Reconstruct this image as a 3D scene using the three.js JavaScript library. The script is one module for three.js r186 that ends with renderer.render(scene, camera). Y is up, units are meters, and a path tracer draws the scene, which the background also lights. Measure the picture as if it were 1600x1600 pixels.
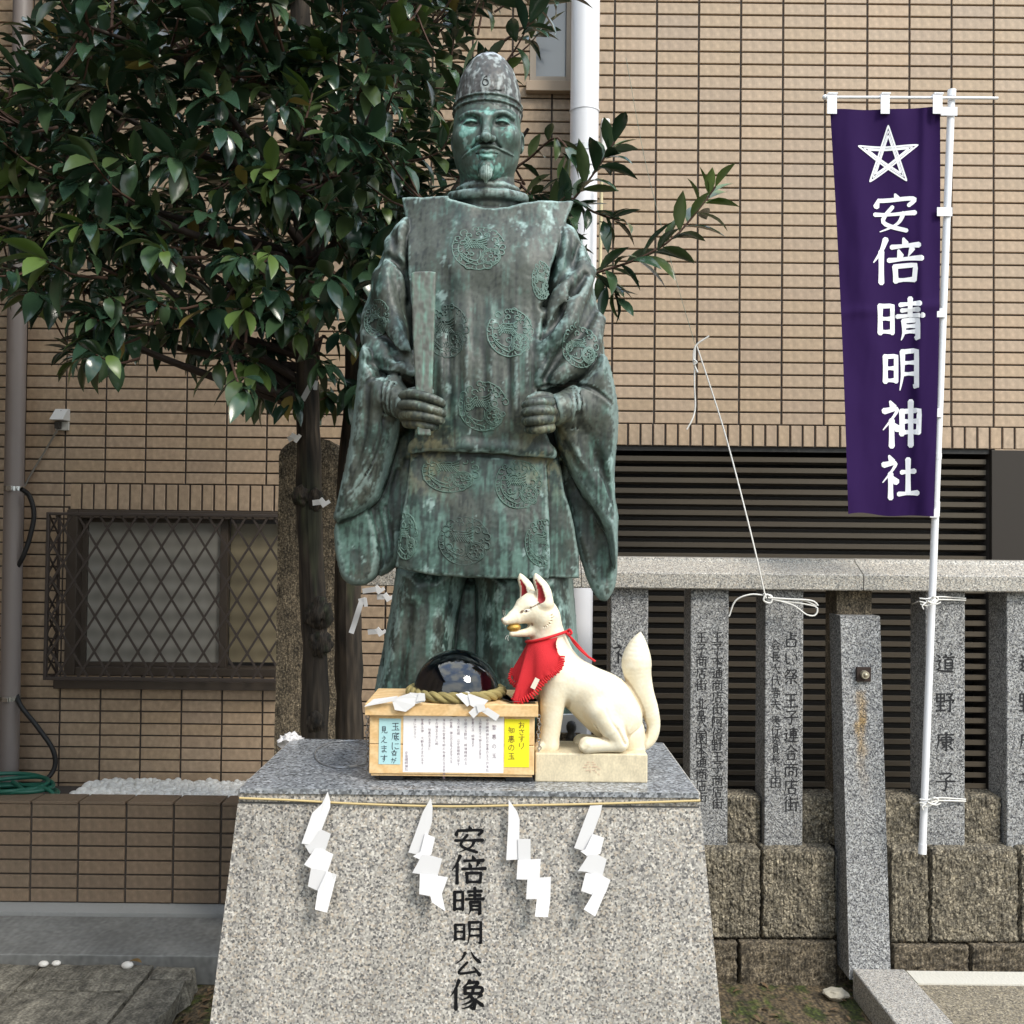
import * as THREE from 'three';
import { RoundedBoxGeometry } from 'three/addons/geometries/RoundedBoxGeometry.js';
import { mergeGeometries, mergeVertices } from 'three/addons/utils/BufferGeometryUtils.js';
import { createNoise3D } from 'simplex-noise';

// ---------- camera ----------
const EYE = 1.75, FOCAL = 1600;
const camera = new THREE.PerspectiveCamera(2 * Math.atan(0.5) * 180 / Math.PI, 1, 0.05, 400);
camera.rotation.order = 'YXZ';
camera.rotation.set(0.022, 0, 0.0105);
camera.position.set(0, EYE, 0);

// ---------- sky, sun, exposure ----------
const scene = new THREE.Scene();
const SUN_DIR = new THREE.Vector3(0.52, 0.74, 0.44).normalize();
function makeSky() {
  const W = 512, H = 256, data = new Float32Array(W * H * 4), n3 = createNoise3D(rng(77));
  for (let j = 0; j < H; j++) for (let i = 0; i < W; i++) {
    const up = ((j + 0.5) / H - 0.5) * Math.PI, az = ((i + 0.5) / W) * Math.PI * 2;
    const x = Math.cos(az) * Math.cos(up), y = Math.sin(up), z = Math.sin(az) * Math.cos(up);
    let c = 0, a = 1, f = 1.7;
    for (let o = 0; o < 4; o++) { c += a * n3(x * f, y * f * 1.8 + 7, z * f); a *= 0.5; f *= 2.1; }
    const cl = THREE.MathUtils.smoothstep(c, -0.55, 0.75), e = Math.max(0, y);
    const blue = [0.40 + 0.18 * (1 - e), 0.55 + 0.14 * (1 - e), 0.86 - 0.12 * (1 - e)], white = [1.10, 1.13, 1.09];
    const k = (y < 0 ? 0.35 : 1) * (0.75 + 0.45 * e);
    for (let q = 0; q < 3; q++) data[(j * W + i) * 4 + q] = k * (blue[q] * (1 - cl) + white[q] * cl);
    data[(j * W + i) * 4 + 3] = 1;
  }
  const t = new THREE.DataTexture(data, W, H, THREE.RGBAFormat, THREE.FloatType);
  t.mapping = THREE.EquirectangularReflectionMapping; t.magFilter = t.minFilter = THREE.LinearFilter; t.wrapS = THREE.RepeatWrapping; t.needsUpdate = true;
  return t;
}
function rng(seed) { let s = seed | 0; return () => { s = (s + 0x6d2b79f5) | 0; let t = Math.imul(s ^ (s >>> 15), 1 | s); t = (t + Math.imul(t ^ (t >>> 7), 61 | t)) ^ t; return ((t ^ (t >>> 14)) >>> 0) / 4294967296; }; }
scene.background = scene.environment = makeSky();
const sun = new THREE.DirectionalLight(new THREE.Color(1, 0.94, 0.84), 1.5);
sun.position.copy(SUN_DIR).multiplyScalar(20); sun.target.position.set(0, 1, -3);
sun.castShadow = true; sun.shadow.radius = 34; sun.shadow.mapSize.set(2048, 2048);
Object.assign(sun.shadow.camera, { left: -6, right: 6, top: 6, bottom: -6, near: 1, far: 50 });
sun.name = 'sun'; scene.add(sun, sun.target);
const renderer = new THREE.WebGLRenderer({ antialias: true });
renderer.toneMapping = THREE.LinearToneMapping; renderer.toneMappingExposure = 2.08;
renderer.shadowMap.enabled = true;

// ---------- helpers ----------
const { lerp, clamp, smoothstep } = THREE.MathUtils;
const V = (x, y, z) => new THREE.Vector3(x, y, z);
camera.updateMatrixWorld(true);
const CAMROT = new THREE.Matrix4().makeRotationFromEuler(camera.rotation);
const ray = (px, py) => V((px - 800) / FOCAL, (800 - py) / FOCAL, -1).applyMatrix4(CAMROT);
function P(px, py, d) { const r = ray(px, py), s = d / -r.z; return V(r.x * s, EYE + r.y * s, -d); }         // the point of a given depth seen at a pixel
function G(px, py, y) { const r = ray(px, py), s = (y - EYE) / r.y; return V(r.x * s, y, r.z * s); }          // the point of a given height seen at a pixel
const n3 = createNoise3D(rng(5));
function fbm(x, y, z, o = 4) { let s = 0, a = 0.5; for (let i = 0; i < o; i++) { s += a * n3(x, y, z); x *= 2.03; y *= 2.03; z *= 2.03; a *= 0.5; } return s; }
const names = new Map();
function numbered(name) { const c = names.get(name) ?? 0; names.set(name, c + 1); return c ? name + '_' + String(c).padStart(3, '0') : name; }
function shade(o) { o.castShadow = o.receiveShadow = true; return o; }
function thing(name, label, category, pos = V(0, 0, 0), group) {
  const o = new THREE.Group(); o.name = numbered(name); o.position.copy(pos); o.userData = { label, category };
  if (group) o.userData.group = group;
  scene.add(o); return o;
}
function part(parent, name, geo, mat) {            // geometry given in world space, stored relative to its thing
  const w = V(0, 0, 0); for (let q = parent; q && q !== scene; q = q.parent) w.add(q.position);
  geo.translate(-w.x, -w.y, -w.z);
  const m = shade(new THREE.Mesh(geo, mat)); m.name = name; parent.add(m); return m;
}
function solo(name, geo, mat, label, category, group) {
  geo.computeBoundingBox(); const b = geo.boundingBox, c = V((b.min.x + b.max.x) / 2, b.min.y, (b.min.z + b.max.z) / 2);
  geo.translate(-c.x, -c.y, -c.z);
  const m = shade(new THREE.Mesh(geo, mat)); m.name = numbered(name); m.position.copy(c); m.userData = { label, category };
  if (group) m.userData.group = group;
  scene.add(m); return m;
}
function struct(name, geo, mat) { const m = shade(new THREE.Mesh(geo, mat)); m.name = numbered(name); m.userData.kind = 'structure'; scene.add(m); return m; }
const lin = (r, g, b) => new THREE.Color().setRGB(r, g, b);
const M = (c, rough = 0.8, o = {}) => new THREE.MeshPhysicalMaterial({ color: Array.isArray(c) ? lin(...c) : c, roughness: rough, ...o });
function box(x0, x1, y0, y1, z0, z1, r = 0) {
  const w = Math.abs(x1 - x0), h = Math.abs(y1 - y0), d = Math.abs(z1 - z0);
  const g = r ? new RoundedBoxGeometry(w, h, d, 2, r) : new THREE.BoxGeometry(w, h, d);
  g.translate((x0 + x1) / 2, (y0 + y1) / 2, (z0 + z1) / 2); return g;
}
function tube(pts, r, seg = 24, sides = 8, closed = false) { return new THREE.TubeGeometry(new THREE.CatmullRomCurve3(pts, closed), seg, r, sides, closed); }
function taperTube(pts, r0, r1, seg = 12, sides = 7) {
  const c = new THREE.CatmullRomCurve3(pts), g = new THREE.TubeGeometry(c, seg, 1, sides), p = g.attributes.position, q = V(0, 0, 0);
  for (let i = 0; i <= seg; i++) { const ctr = c.getPointAt(i / seg), r = lerp(r0, r1, i / seg);
    for (let j = 0; j <= sides; j++) { const k = i * (sides + 1) + j; q.fromBufferAttribute(p, k).sub(ctr).multiplyScalar(r).add(ctr); p.setXYZ(k, q.x, q.y, q.z); } }
  g.computeVertexNormals(); return g;
}
function metricUV(g, s = 1, ou = 0, ov = 0) {      // texture coordinates in metres, by the side each face looks to
  const f = g.index ? g.toNonIndexed() : g, p = f.attributes.position, uv = new Float32Array(p.count * 2), a = V(0, 0, 0), b = V(0, 0, 0), c = V(0, 0, 0);
  for (let i = 0; i < p.count; i += 3) {
    a.fromBufferAttribute(p, i); b.fromBufferAttribute(p, i + 1); c.fromBufferAttribute(p, i + 2);
    const n = b.clone().sub(a).cross(c.clone().sub(a)), ax = Math.abs(n.x), ay = Math.abs(n.y), az = Math.abs(n.z);
    [a, b, c].forEach((q, k) => { const [u, v] = ay >= ax && ay >= az ? [q.x, q.z] : ax > az ? [q.z, q.y] : [q.x, q.y]; uv[(i + k) * 2] = u * s + ou; uv[(i + k) * 2 + 1] = v * s + ov; });
  }
  f.setAttribute('uv', new THREE.BufferAttribute(uv, 2)); return f;
}
function plain(g) { const f = g.index ? g.toNonIndexed() : g; for (const k of Object.keys(f.attributes)) if (!['position', 'normal'].includes(k)) f.deleteAttribute(k); return f; }
const join = (list) => mergeGeometries(list.map(plain));
function texture(size, fn, srgb = true, h = size) {   // fn(u, v) gives [r, g, b] in 0..1 (display values when srgb)
  const d = new Uint8Array(size * h * 4);
  for (let j = 0; j < h; j++) for (let i = 0; i < size; i++) { const c = fn(i / size, j / h, i, j); for (let k = 0; k < 3; k++) d[(j * size + i) * 4 + k] = clamp(c[k], 0, 1) * 255; d[(j * size + i) * 4 + 3] = 255; }
  const t = new THREE.DataTexture(d, size, h, THREE.RGBAFormat); t.wrapS = t.wrapT = THREE.RepeatWrapping; t.magFilter = THREE.LinearFilter; t.minFilter = THREE.LinearMipmapLinearFilter;
  if (srgb) t.colorSpace = THREE.SRGBColorSpace; t.needsUpdate = true; return t;
}
function tnoise(u, v, f, seed = 0) {               // noise that repeats over the unit square
  const a = u * Math.PI * 2, b = v * Math.PI * 2, r = f / (Math.PI * 2);
  return (n3(Math.cos(a) * r + seed, Math.sin(a) * r, Math.cos(b) * r) + n3(Math.sin(b) * r + 9 + seed, Math.cos(a) * r + 4, Math.sin(a) * r)) * 0.6;
}
function grains(size, cells, tones, seed) {        // stone grains: a tone for each cell of a jittered, wrapping net
  const R = rng(seed), pts = []; for (let i = 0; i < cells * cells; i++) pts.push([R(), R(), tones[Math.floor(R() * tones.length)], 0.85 + 0.3 * R(), 0.6 + 0.9 * R()]);
  return (u, v) => {
    const x = u * cells, y = v * cells, ix = Math.floor(x), iy = Math.floor(y); let best = 9, t = tones[0], m = 1;
    for (let a = -1; a <= 1; a++) for (let b = -1; b <= 1; b++) {
      const q = pts[((iy + b + cells) % cells) * cells + (ix + a + cells) % cells], dx = ix + a + q[0] - x, dy = iy + b + q[1] - y, d = Math.hypot(dx, dy) * q[4];
      if (d < best) { best = d; t = q[2]; m = q[3]; }
    }
    return [t[0] * m, t[1] * m, t[2] * m];
  };
}
function extrudeX(pr, x0, x1) {                    // a profile of [z, y] corners carried along x, with end caps and flat faces
  const pos = [], n = pr.length, pt = (x, [z, y]) => pos.push(x, y, z);
  for (let i = 0; i < n; i++) { const a = pr[i], b = pr[(i + 1) % n]; pt(x0, a); pt(x1, a); pt(x1, b); pt(x0, a); pt(x1, b); pt(x0, b); }
  const c = pr.map(([z, y]) => new THREE.Vector2(z, y));
  for (const f of THREE.ShapeUtils.triangulateShape(c, [])) { for (const k of f) pt(x0, pr[k]); for (const k of [f[2], f[1], f[0]]) pt(x1, pr[k]); }
  const g = new THREE.BufferGeometry(); g.setAttribute('position', new THREE.Float32BufferAttribute(pos, 3)); g.computeVertexNormals(); return g;
}
// ---------- brush writing: strokes on a 100 x 100 grid, turned into thin raised geometry ----------
const GLYPH = {
  '口': 'v 6,6 10,98/z 6,8 94,6 88,96/h 10,92 90,92', '日': 'v 8,4 8,98/z 8,6 92,4 92,98/h 10,48 90,48/h 10,92 90,92', '目': 'v 8,2 8,98/z 8,3 92,2 92,98/h 10,34 90,34/h 10,62 90,62/h 10,93 90,93',
  '月': 'p 14,2 14,60 0,100/g 14,4 90,2 90,94 72,88/h 16,32 88,32/h 16,60 88,60', '田': 'v 4,4 4,98/z 4,5 96,4 96,98/h 6,50 94,50/h 6,93 94,93/v 50,5 50,93',
  '女': 'z 44,2 22,60 78,98/p 70,30 56,68 14,98/h 2,32 98,30', '宀': 'd 50,0 54,30/d 14,36 9,90/z 14,46 90,42 80,90', '亻': 'p 86,0 54,28 4,54/v 56,28 56,100',
  '青': 'h 12,14 88,12/h 18,28 82,27/h 0,42 100,41/v 50,0 50,42/@月 16 52 86 100', '礻': 'd 44,0 64,13/p 6,22 90,19 0,64/v 54,42 54,100/d 60,48 94,62', '广': 'd 52,0 54,10/h 12,14 96,13/p 14,14 12,60 0,98',
  '辶': 'd 8,8 20,20/z 2,40 24,38 14,56 22,72 4,84/n 4,84 30,90 100,96', '土': 'h 16,36 84,34/v 50,2 50,92/h 0,94 100,92',
  '安': '@宀 2 0 98 36/@女 6 32 94 100', '倍': '@亻 0 0 30 100/d 62,0 66,12/h 38,18 94,16/d 52,26 56,40/p 80,24 72,42/h 32,48 100,46/@口 42 60 90 98', '晴': '@日 2 12 34 84/@青 42 0 100 100',
  '明': '@日 2 12 38 80/@月 46 2 98 100', '神': '@礻 0 0 42 100/v 50,22 50,74/z 50,24 96,22 94,72/h 52,46 94,46/h 52,70 94,70/v 73,2 73,100', '社': '@礻 0 0 42 100/@土 46 8 100 96',
  '公': 'p 38,4 26,30 2,52/n 60,0 74,26 98,48/z 46,44 14,90 84,82/d 70,64 92,98',
  '像': '@亻 0 0 30 100/p 58,0 50,12 36,24/z 54,8 82,6 72,20/v 44,24 44,46/z 44,25 92,24 90,46/h 46,44 90,44/v 68,24 66,44/p 62,46 52,58 34,66/g 58,52 74,72 70,98 58,94/p 68,64 54,76 34,84/p 72,76 56,90 34,98/p 92,50 78,62/n 74,62 84,76 100,90',
  '王': 'h 12,10 88,8/h 18,48 82,47/v 50,10 50,92/h 2,94 98,92', '玉': '@王 0 0 100 100/d 66,62 82,78', '子': 'z 18,8 82,6 52,34/g 52,34 57,60 48,96 32,88/h 0,48 100,46',
  '本': 'h 2,28 98,26/v 50,0 50,100/p 48,28 32,58 2,80/n 52,28 68,58 98,78/h 30,74 70,74', '木': 'h 2,28 98,26/v 50,0 50,100/p 48,28 32,58 2,80/n 52,28 68,58 98,78',
  '通': '@辶 0 0 100 100/z 42,4 86,2 64,18/d 54,12 68,22/v 42,28 42,80/g 42,28 90,27 90,80 80,76/h 44,44 88,44/h 44,60 88,60/v 66,28 66,80',
  '商': 'd 50,0 50,12/h 4,16 96,14/d 34,20 38,32/p 66,18 60,32/v 10,36 10,100/g 10,36 90,35 90,96 78,92/p 40,40 30,54/n 58,40 72,52/@口 34 60 66 88', '店': '@广 0 0 100 100/v 54,22 54,54/h 54,36 86,36/@口 30 56 84 98',
  '街': 'p 20,0 2,20/p 22,22 0,48/v 14,40 14,100/@土 28 2 66 44/@土 28 48 66 92/h 74,14 98,13/h 70,38 100,37/g 86,38 86,96 76,90', '阿': 'z 6,4 28,4 18,30 28,50 10,60/v 6,4 6,100/h 36,10 100,8/@口 42 30 68 64/g 84,10 84,96 70,90',
  '野': 'v 4,4 4,46/z 4,5 44,4 44,46/h 6,25 42,25/h 6,44 42,44/v 24,4 24,94/h 6,66 44,65/h 0,92 48,90/z 56,6 90,4 72,24/d 64,18 80,30/z 52,38 98,36 88,50/g 76,38 76,96 62,90',
  '北': 'h 4,34 36,32/v 36,2 36,98/z 0,80 36,68/p 92,18 62,44/z 60,2 60,90 98,90 98,74', '畠': 'p 52,0 42,10/@日 26 10 74 46/@田 16 52 84 100', '園': 'v 4,2 4,100/z 4,3 96,2 96,100/h 6,95 94,95/h 32,20 68,20/v 50,8 50,32/h 24,33 76,33/@口 36 42 64 58/p 48,60 22,82/v 44,68 44,88/n 54,62 80,86',
  '占': 'v 48,0 48,46/h 48,22 88,22/@口 14 46 86 100', 'い': 'g 14,14 16,70 30,88 40,72/n 74,20 88,40 92,66', '祭': 'p 26,0 4,34/z 24,8 44,8 8,50/d 22,18 32,26/z 56,6 88,6 60,44/n 52,14 70,34 98,50/h 34,48 68,48/h 18,62 84,61/g 51,62 51,96 40,92/d 30,74 14,92/d 70,72 88,90',
  '連': '@辶 0 0 100 100/h 40,10 94,9/@日 44 22 90 56/h 36,68 98,67/v 67,0 67,84', '合': 'p 50,0 30,28 0,48/n 52,2 70,26 100,46/h 32,46 68,45/@口 24 58 78 100', '会': 'p 50,0 30,28 0,46/n 52,2 70,26 100,44/h 32,42 68,41/h 14,58 88,57/z 44,58 26,88 80,84/d 68,72 86,98',
  '長': 'v 28,2 28,52/h 28,4 80,3/h 28,20 74,20/h 28,36 74,36/h 4,52 96,51/z 28,52 28,94 50,80/p 80,58 56,74/n 46,54 62,80 98,98', '大': 'h 4,34 96,32/p 50,0 46,40 4,98/n 52,36 68,70 98,98', '伏': '@亻 0 0 30 100/@大 34 0 100 100/d 82,6 92,18',
  '春': 'h 20,10 80,9/h 24,24 76,23/h 6,38 94,37/p 48,0 40,44 2,74/n 54,38 70,56 98,68/@日 30 56 70 100', '夫': 'h 16,20 84,19/h 4,46 96,44/p 50,0 46,48 4,98/n 52,46 68,74 98,98', '実': '@宀 2 0 98 32/h 20,38 80,37/h 14,52 86,51/h 4,66 96,65/p 50,28 46,68 6,98/n 52,66 68,82 96,98',
  '行': 'p 22,0 4,22/p 24,24 0,52/v 16,44 16,100/h 44,14 94,13/h 38,42 100,41/g 72,42 72,96 58,90', '委': 'p 70,0 30,8/h 10,20 90,19/v 50,6 50,46/p 48,20 10,44/n 52,20 90,42/@女 6 48 94 100', '員': '@口 26 0 74 20/@目 22 26 78 80/p 40,80 10,100/n 60,80 92,98', '上': 'v 46,2 46,92/h 46,42 84,42/h 2,94 98,92',
  '道': '@辶 0 0 100 100/d 48,2 54,14/p 84,0 76,14/h 38,20 98,19/p 66,20 60,30/@目 46 32 90 82', '康': '@广 0 0 100 100/z 30,28 80,27 80,50/h 22,40 94,39/h 32,52 80,51/g 55,18 55,96 44,92/d 34,60 44,68/p 44,74 26,90/p 82,58 68,68/n 62,66 94,94',
  '底': '@广 0 0 100 100/p 84,24 36,34/v 36,34 36,86/z 36,86 56,76/h 36,54 90,52/g 58,34 66,74 90,92 92,76/d 46,90 62,98', 'に': 'v 10,8 6,60 12,94/h 44,24 88,22/z 42,66 54,84 92,82', '☆': 'z 50,2 20,96 98,36 2,36 80,96 50,2', 'が': 'g 6,34 60,30 56,88 40,84/p 34,4 24,60 4,94/d 72,24 90,52/d 76,2 84,14/d 90,0 98,12',
  '見': '@目 24 0 76 62/p 40,64 30,82 6,98/z 60,64 60,90 96,92 96,76', 'え': 'd 42,2 58,12/z 24,32 72,28 8,96/z 42,62 56,92 94,92', 'ま': 'h 12,20 88,18/h 16,44 84,42/z 52,0 54,78 34,96 20,80 56,76 88,96', 'す': 'h 4,22 96,20/z 58,0 60,52 40,66 38,44 60,40 58,76 36,100',
  'お': 'h 6,28 60,24/z 34,0 34,88 10,78 50,48 88,58 70,96/d 74,18 92,34', 'さ': 'h 10,28 90,22/d 42,2 74,60/z 24,58 30,90 78,92', 'り': 'g 18,8 14,52 24,62/z 76,4 80,54 42,100', '知': 'p 24,0 8,26/h 14,20 52,19/h 2,46 56,45/p 32,20 28,56 2,96/d 34,60 52,86/@口 62 22 96 80',
  '恵': 'h 14,10 86,9/@田 22 18 78 52/v 50,0 50,62/h 6,62 94,60/d 14,74 6,90/z 30,70 40,96 72,96 74,82/d 48,66 56,76/d 82,70 94,84', 'の': 'z 52,14 40,70 14,78 8,46 46,10 90,34 84,76 56,94', '智': '@知 4 0 96 54/@日 22 60 78 100',
};
const glyphs = new Map();
function glyph(ch) {                              // list of { type, pts }
  if (glyphs.has(ch)) return glyphs.get(ch);
  const out = [];
  for (const s of (GLYPH[ch] ?? '').split('/').filter(Boolean)) {
    if (s[0] === '@') { const [name, x0, y0, x1, y1] = s.slice(1).split(' ').map((v, i) => (i ? +v : v));
      for (const q of glyph(name)) out.push({ type: q.type, pts: q.pts.map(([x, y]) => [x0 + x * (x1 - x0) / 100, y0 + y * (y1 - y0) / 100]) }); }
    else out.push({ type: s[0], pts: s.slice(2).split(' ').map((p) => p.split(',').map(Number)) });
  }
  glyphs.set(ch, out); return out;
}
const PROFILE = { h: (t) => 0.62 + 0.5 * Math.abs(t - 0.42) ** 1.2 * 1.6, v: (t) => 1.05 - 0.15 * Math.sin(t * 3.1), p: (t) => 1.1 - 0.92 * t, n: (t) => (t < 0.78 ? 0.35 + 1.1 * t : 1.2 - (t - 0.78) * 4.6), d: (t) => 0.45 + 0.8 * t, z: () => 0.86, g: (t) => (t < 0.85 ? 0.95 : 0.95 - (t - 0.85) * 5) };
function bend(pts, curved) {                      // resample a stroke: straight strokes keep their corners, falling ones are curved
  if (pts.length === 2 || !curved) { const o = []; for (let i = 0; i < pts.length - 1; i++) for (let k = 0; k < 5; k++) o.push([lerp(pts[i][0], pts[i + 1][0], k / 5), lerp(pts[i][1], pts[i + 1][1], k / 5)]); o.push(pts.at(-1)); return o; }
  return new THREE.SplineCurve(pts.map(([x, y]) => new THREE.Vector2(x, y))).getPoints(12).map((p) => [p.x, p.y]);
}
let strokeLift = 0;
// place(u, v, lift) maps writing-plane metres (u right, v down) to a 3D point
function strokeMesh(pos, pts, width, prof, place, base) {
  const n = pts.length, rows = []; strokeLift = (strokeLift + 1) % 13; const lift = base + strokeLift * 0.00004;
  for (let i = 0; i < n; i++) {
    const a = pts[Math.max(0, i - 1)], b = pts[Math.min(n - 1, i + 1)], dx = b[0] - a[0], dy = b[1] - a[1], l = Math.hypot(dx, dy) || 1, w = Math.max(0.08, prof(i / (n - 1))) * width / 2;
    const nx = -dy / l * w, ny = dx / l * w, ex = dx / l * w * 0.7, ey = dy / l * w * 0.7;
    if (i === 0) rows.push([pts[i][0] - ex + nx * 0.5, pts[i][1] - ey + ny * 0.5, pts[i][0] - ex - nx * 0.5, pts[i][1] - ey - ny * 0.5]);
    rows.push([pts[i][0] + nx, pts[i][1] + ny, pts[i][0] - nx, pts[i][1] - ny]);
    if (i === n - 1) rows.push([pts[i][0] + ex + nx * 0.45, pts[i][1] + ey + ny * 0.45, pts[i][0] + ex - nx * 0.45, pts[i][1] + ey - ny * 0.45]);
  }
  for (let i = 0; i < rows.length - 1; i++) {
    const q = rows[i], r = rows[i + 1], A = place(q[0], q[1], lift), B = place(q[2], q[3], lift), C = place(r[0], r[1], lift), D = place(r[2], r[3], lift);
    for (const p of [A, B, C, B, D, C]) pos.push(p.x, p.y, p.z);
  }
}
// columns: [text, x of the column centre, y of its top, glyph size, pitch]; returns one geometry
function writing(columns, place, { weight = 10, lift = 0.0008, slim = 0.96 } = {}) {
  const pos = [];
  for (const [text, x, y, size, pitch, sl = slim] of columns) [...text].forEach((ch, k) => {
    for (const s of glyph(ch)) {
      const pts = bend(s.pts, 'pnzg'.includes(s.type) && !(s.type === 'z' && /[口日田王青目月宀野北長園阿神社店晴明倍連通商底見畠]/.test(ch)) && s.type !== 'g' || 'いにがえますおさりの'.includes(ch))
        .map(([a, b]) => [x + (a - 50) / 100 * size * sl, y + k * pitch + b / 100 * size]);
      strokeMesh(pos, pts, weight / 100 * size, PROFILE[s.type], place, lift);
    }
  });
  const g = new THREE.BufferGeometry(); g.setAttribute('position', new THREE.Float32BufferAttribute(pos, 3)); g.computeVertexNormals(); return g;
}

// large writing: every character a mesh of its own
function characters(parent, columns, place, opt, mat) { for (const [text, x, y, size, pitch, sl] of columns) [...text].forEach((ch, k) => part(parent, 'character', writing([[ch, x, y + k * pitch, size, 0, sl]], place, opt), mat)); }
// ---------- materials of the setting ----------
const S = (r, g, b) => [r / 255, g / 255, b / 255];
const graniteTex = texture(512, grains(512, 150, [S(183, 178, 170), S(166, 161, 153), S(191, 186, 178), S(139, 135, 131), S(98, 96, 95), S(174, 163, 149), S(153, 149, 143)], 3));
const greyStone = grains(512, 128, [S(150, 150, 150), S(128, 128, 128), S(172, 172, 170), S(96, 96, 98), S(66, 66, 68), S(140, 138, 134)], 4);
const greyGraniteTex = texture(512, greyStone);
const polishTex = texture(512, grains(512, 100, [S(148, 151, 154), S(134, 137, 141), S(160, 162, 165), S(112, 114, 117), S(95, 97, 100)], 6));
const roughStoneFn = grains(512, 150, [S(152, 142, 124), S(132, 122, 104), S(116, 107, 92), S(164, 154, 134), S(96, 88, 76), S(142, 132, 114)], 8);
const roughStoneTex = texture(512, (u, v) => { const c = roughStoneFn(u, v), k = 0.84 + 0.2 * tnoise(u, v, 7) + 0.34 * tnoise(u, v, 46, 3) ; return c.map((x) => x * k); });
const reliefTex = texture(256, (u, v) => { const k = 0.5 + 0.5 * tnoise(u, v, 26, 3) + 0.3 * tnoise(u, v, 60, 1); return [k, k, k]; }, false);
const fineTex = texture(256, (u, v) => { const k = 0.5 + 0.35 * tnoise(u, v, 70, 2); return [k, k, k]; }, false);
const granite = M([1, 1, 1], 0.62, { map: graniteTex, bumpMap: fineTex, bumpScale: 0.0006 });
const greyGranite = M([1, 1, 1], 0.75, { map: greyGraniteTex, bumpMap: fineTex, bumpScale: 0.001 });
const polished = M([1, 1, 1], 0.26, { map: polishTex });
const roughStone = M([0.90, 0.90, 0.89], 0.95, { map: roughStoneTex, bumpMap: reliefTex, bumpScale: 0.011 });
const darkStone = M([0.62, 0.58, 0.54], 0.95, { map: roughStoneTex, bumpMap: reliefTex, bumpScale: 0.003 });
const grout = M([0.075, 0.063, 0.055], 0.95, { bumpMap: fineTex, bumpScale: 0.001 });
const bronzeFrame = M([0.06, 0.045, 0.034], 0.45);
const R = rng(11);

// ---------- ground ----------
const soilTex = texture(512, (u, v) => {
  const m = tnoise(u, v, 7, 3) + 0.5 * tnoise(u, v, 22, 1), g = 0.8 + 0.35 * tnoise(u, v, 60, 4) + 0.2 * tnoise(u, v, 120, 2), k = smoothstep(m, -0.15, 0.5);
  const a = [0.42, 0.36, 0.27], b = [0.28, 0.31, 0.13]; return a.map((x, i) => lerp(x, b[i], k) * g);
});
const soil = M([1, 1, 1], 1, { map: soilTex, bumpMap: reliefTex, bumpScale: 0.012 });
{
  const g = new THREE.PlaneGeometry(60, 60, 1, 1); g.rotateX(-Math.PI / 2); g.translate(0, -0.12, -10);
  struct('ground', metricUV(g, 0.9), soil);
}
const asphaltTex = texture(512, grains(512, 120, [S(140, 132, 118), S(120, 112, 100), S(158, 148, 130), S(98, 92, 84), S(132, 122, 104)], 15));
{
  // raised yard paving on the right: granite kerb stones along it, a cement strip before the fence, fine aggregate inside
  const k0 = G(1332, 1513, 0), k1 = G(1411, 1511, 0), far = k0.z, cem = G(1500, 1536, 0).z;
  const yard = thing('kerb', 'pale granite kerb edging the yard beside the mossy soil', 'kerb', V(k0.x, -0.12, far));
  let z = far;
  for (let i = 0; i < 4; i++) { const z1 = z + 0.62; const g = box(k0.x, k1.x, -0.12, 0.001 * i, z + (i ? 0.004 : 0), z1, 0.008); part(yard, 'kerb_stone', metricUV(g, 2, R(), R()), granite); z = z1; }
  struct('cement_strip', metricUV(box(k1.x + 0.003, 9, -0.12, -0.003, far + 0.01, cem), 1.4), M([0.60, 0.565, 0.49], 0.9, { bumpMap: fineTex, bumpScale: 0.002 }));
  struct('yard_paving', metricUV(box(k1.x + 0.003, 9, -0.12, -0.008, cem + 0.002, 4), 1.8), M([0.95, 0.93, 0.88], 0.95, { map: asphaltTex, bumpMap: reliefTex, bumpScale: 0.003 }));
}
const slateTex = texture(512, (u, v) => { const k = 0.33 + 0.09 * tnoise(u, v, 12, 5) + 0.1 * tnoise(u, v * 2, 50, 6) + 0.05 * tnoise(u, v, 120, 7); return [k, k * 0.985, k * 0.93]; });
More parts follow.
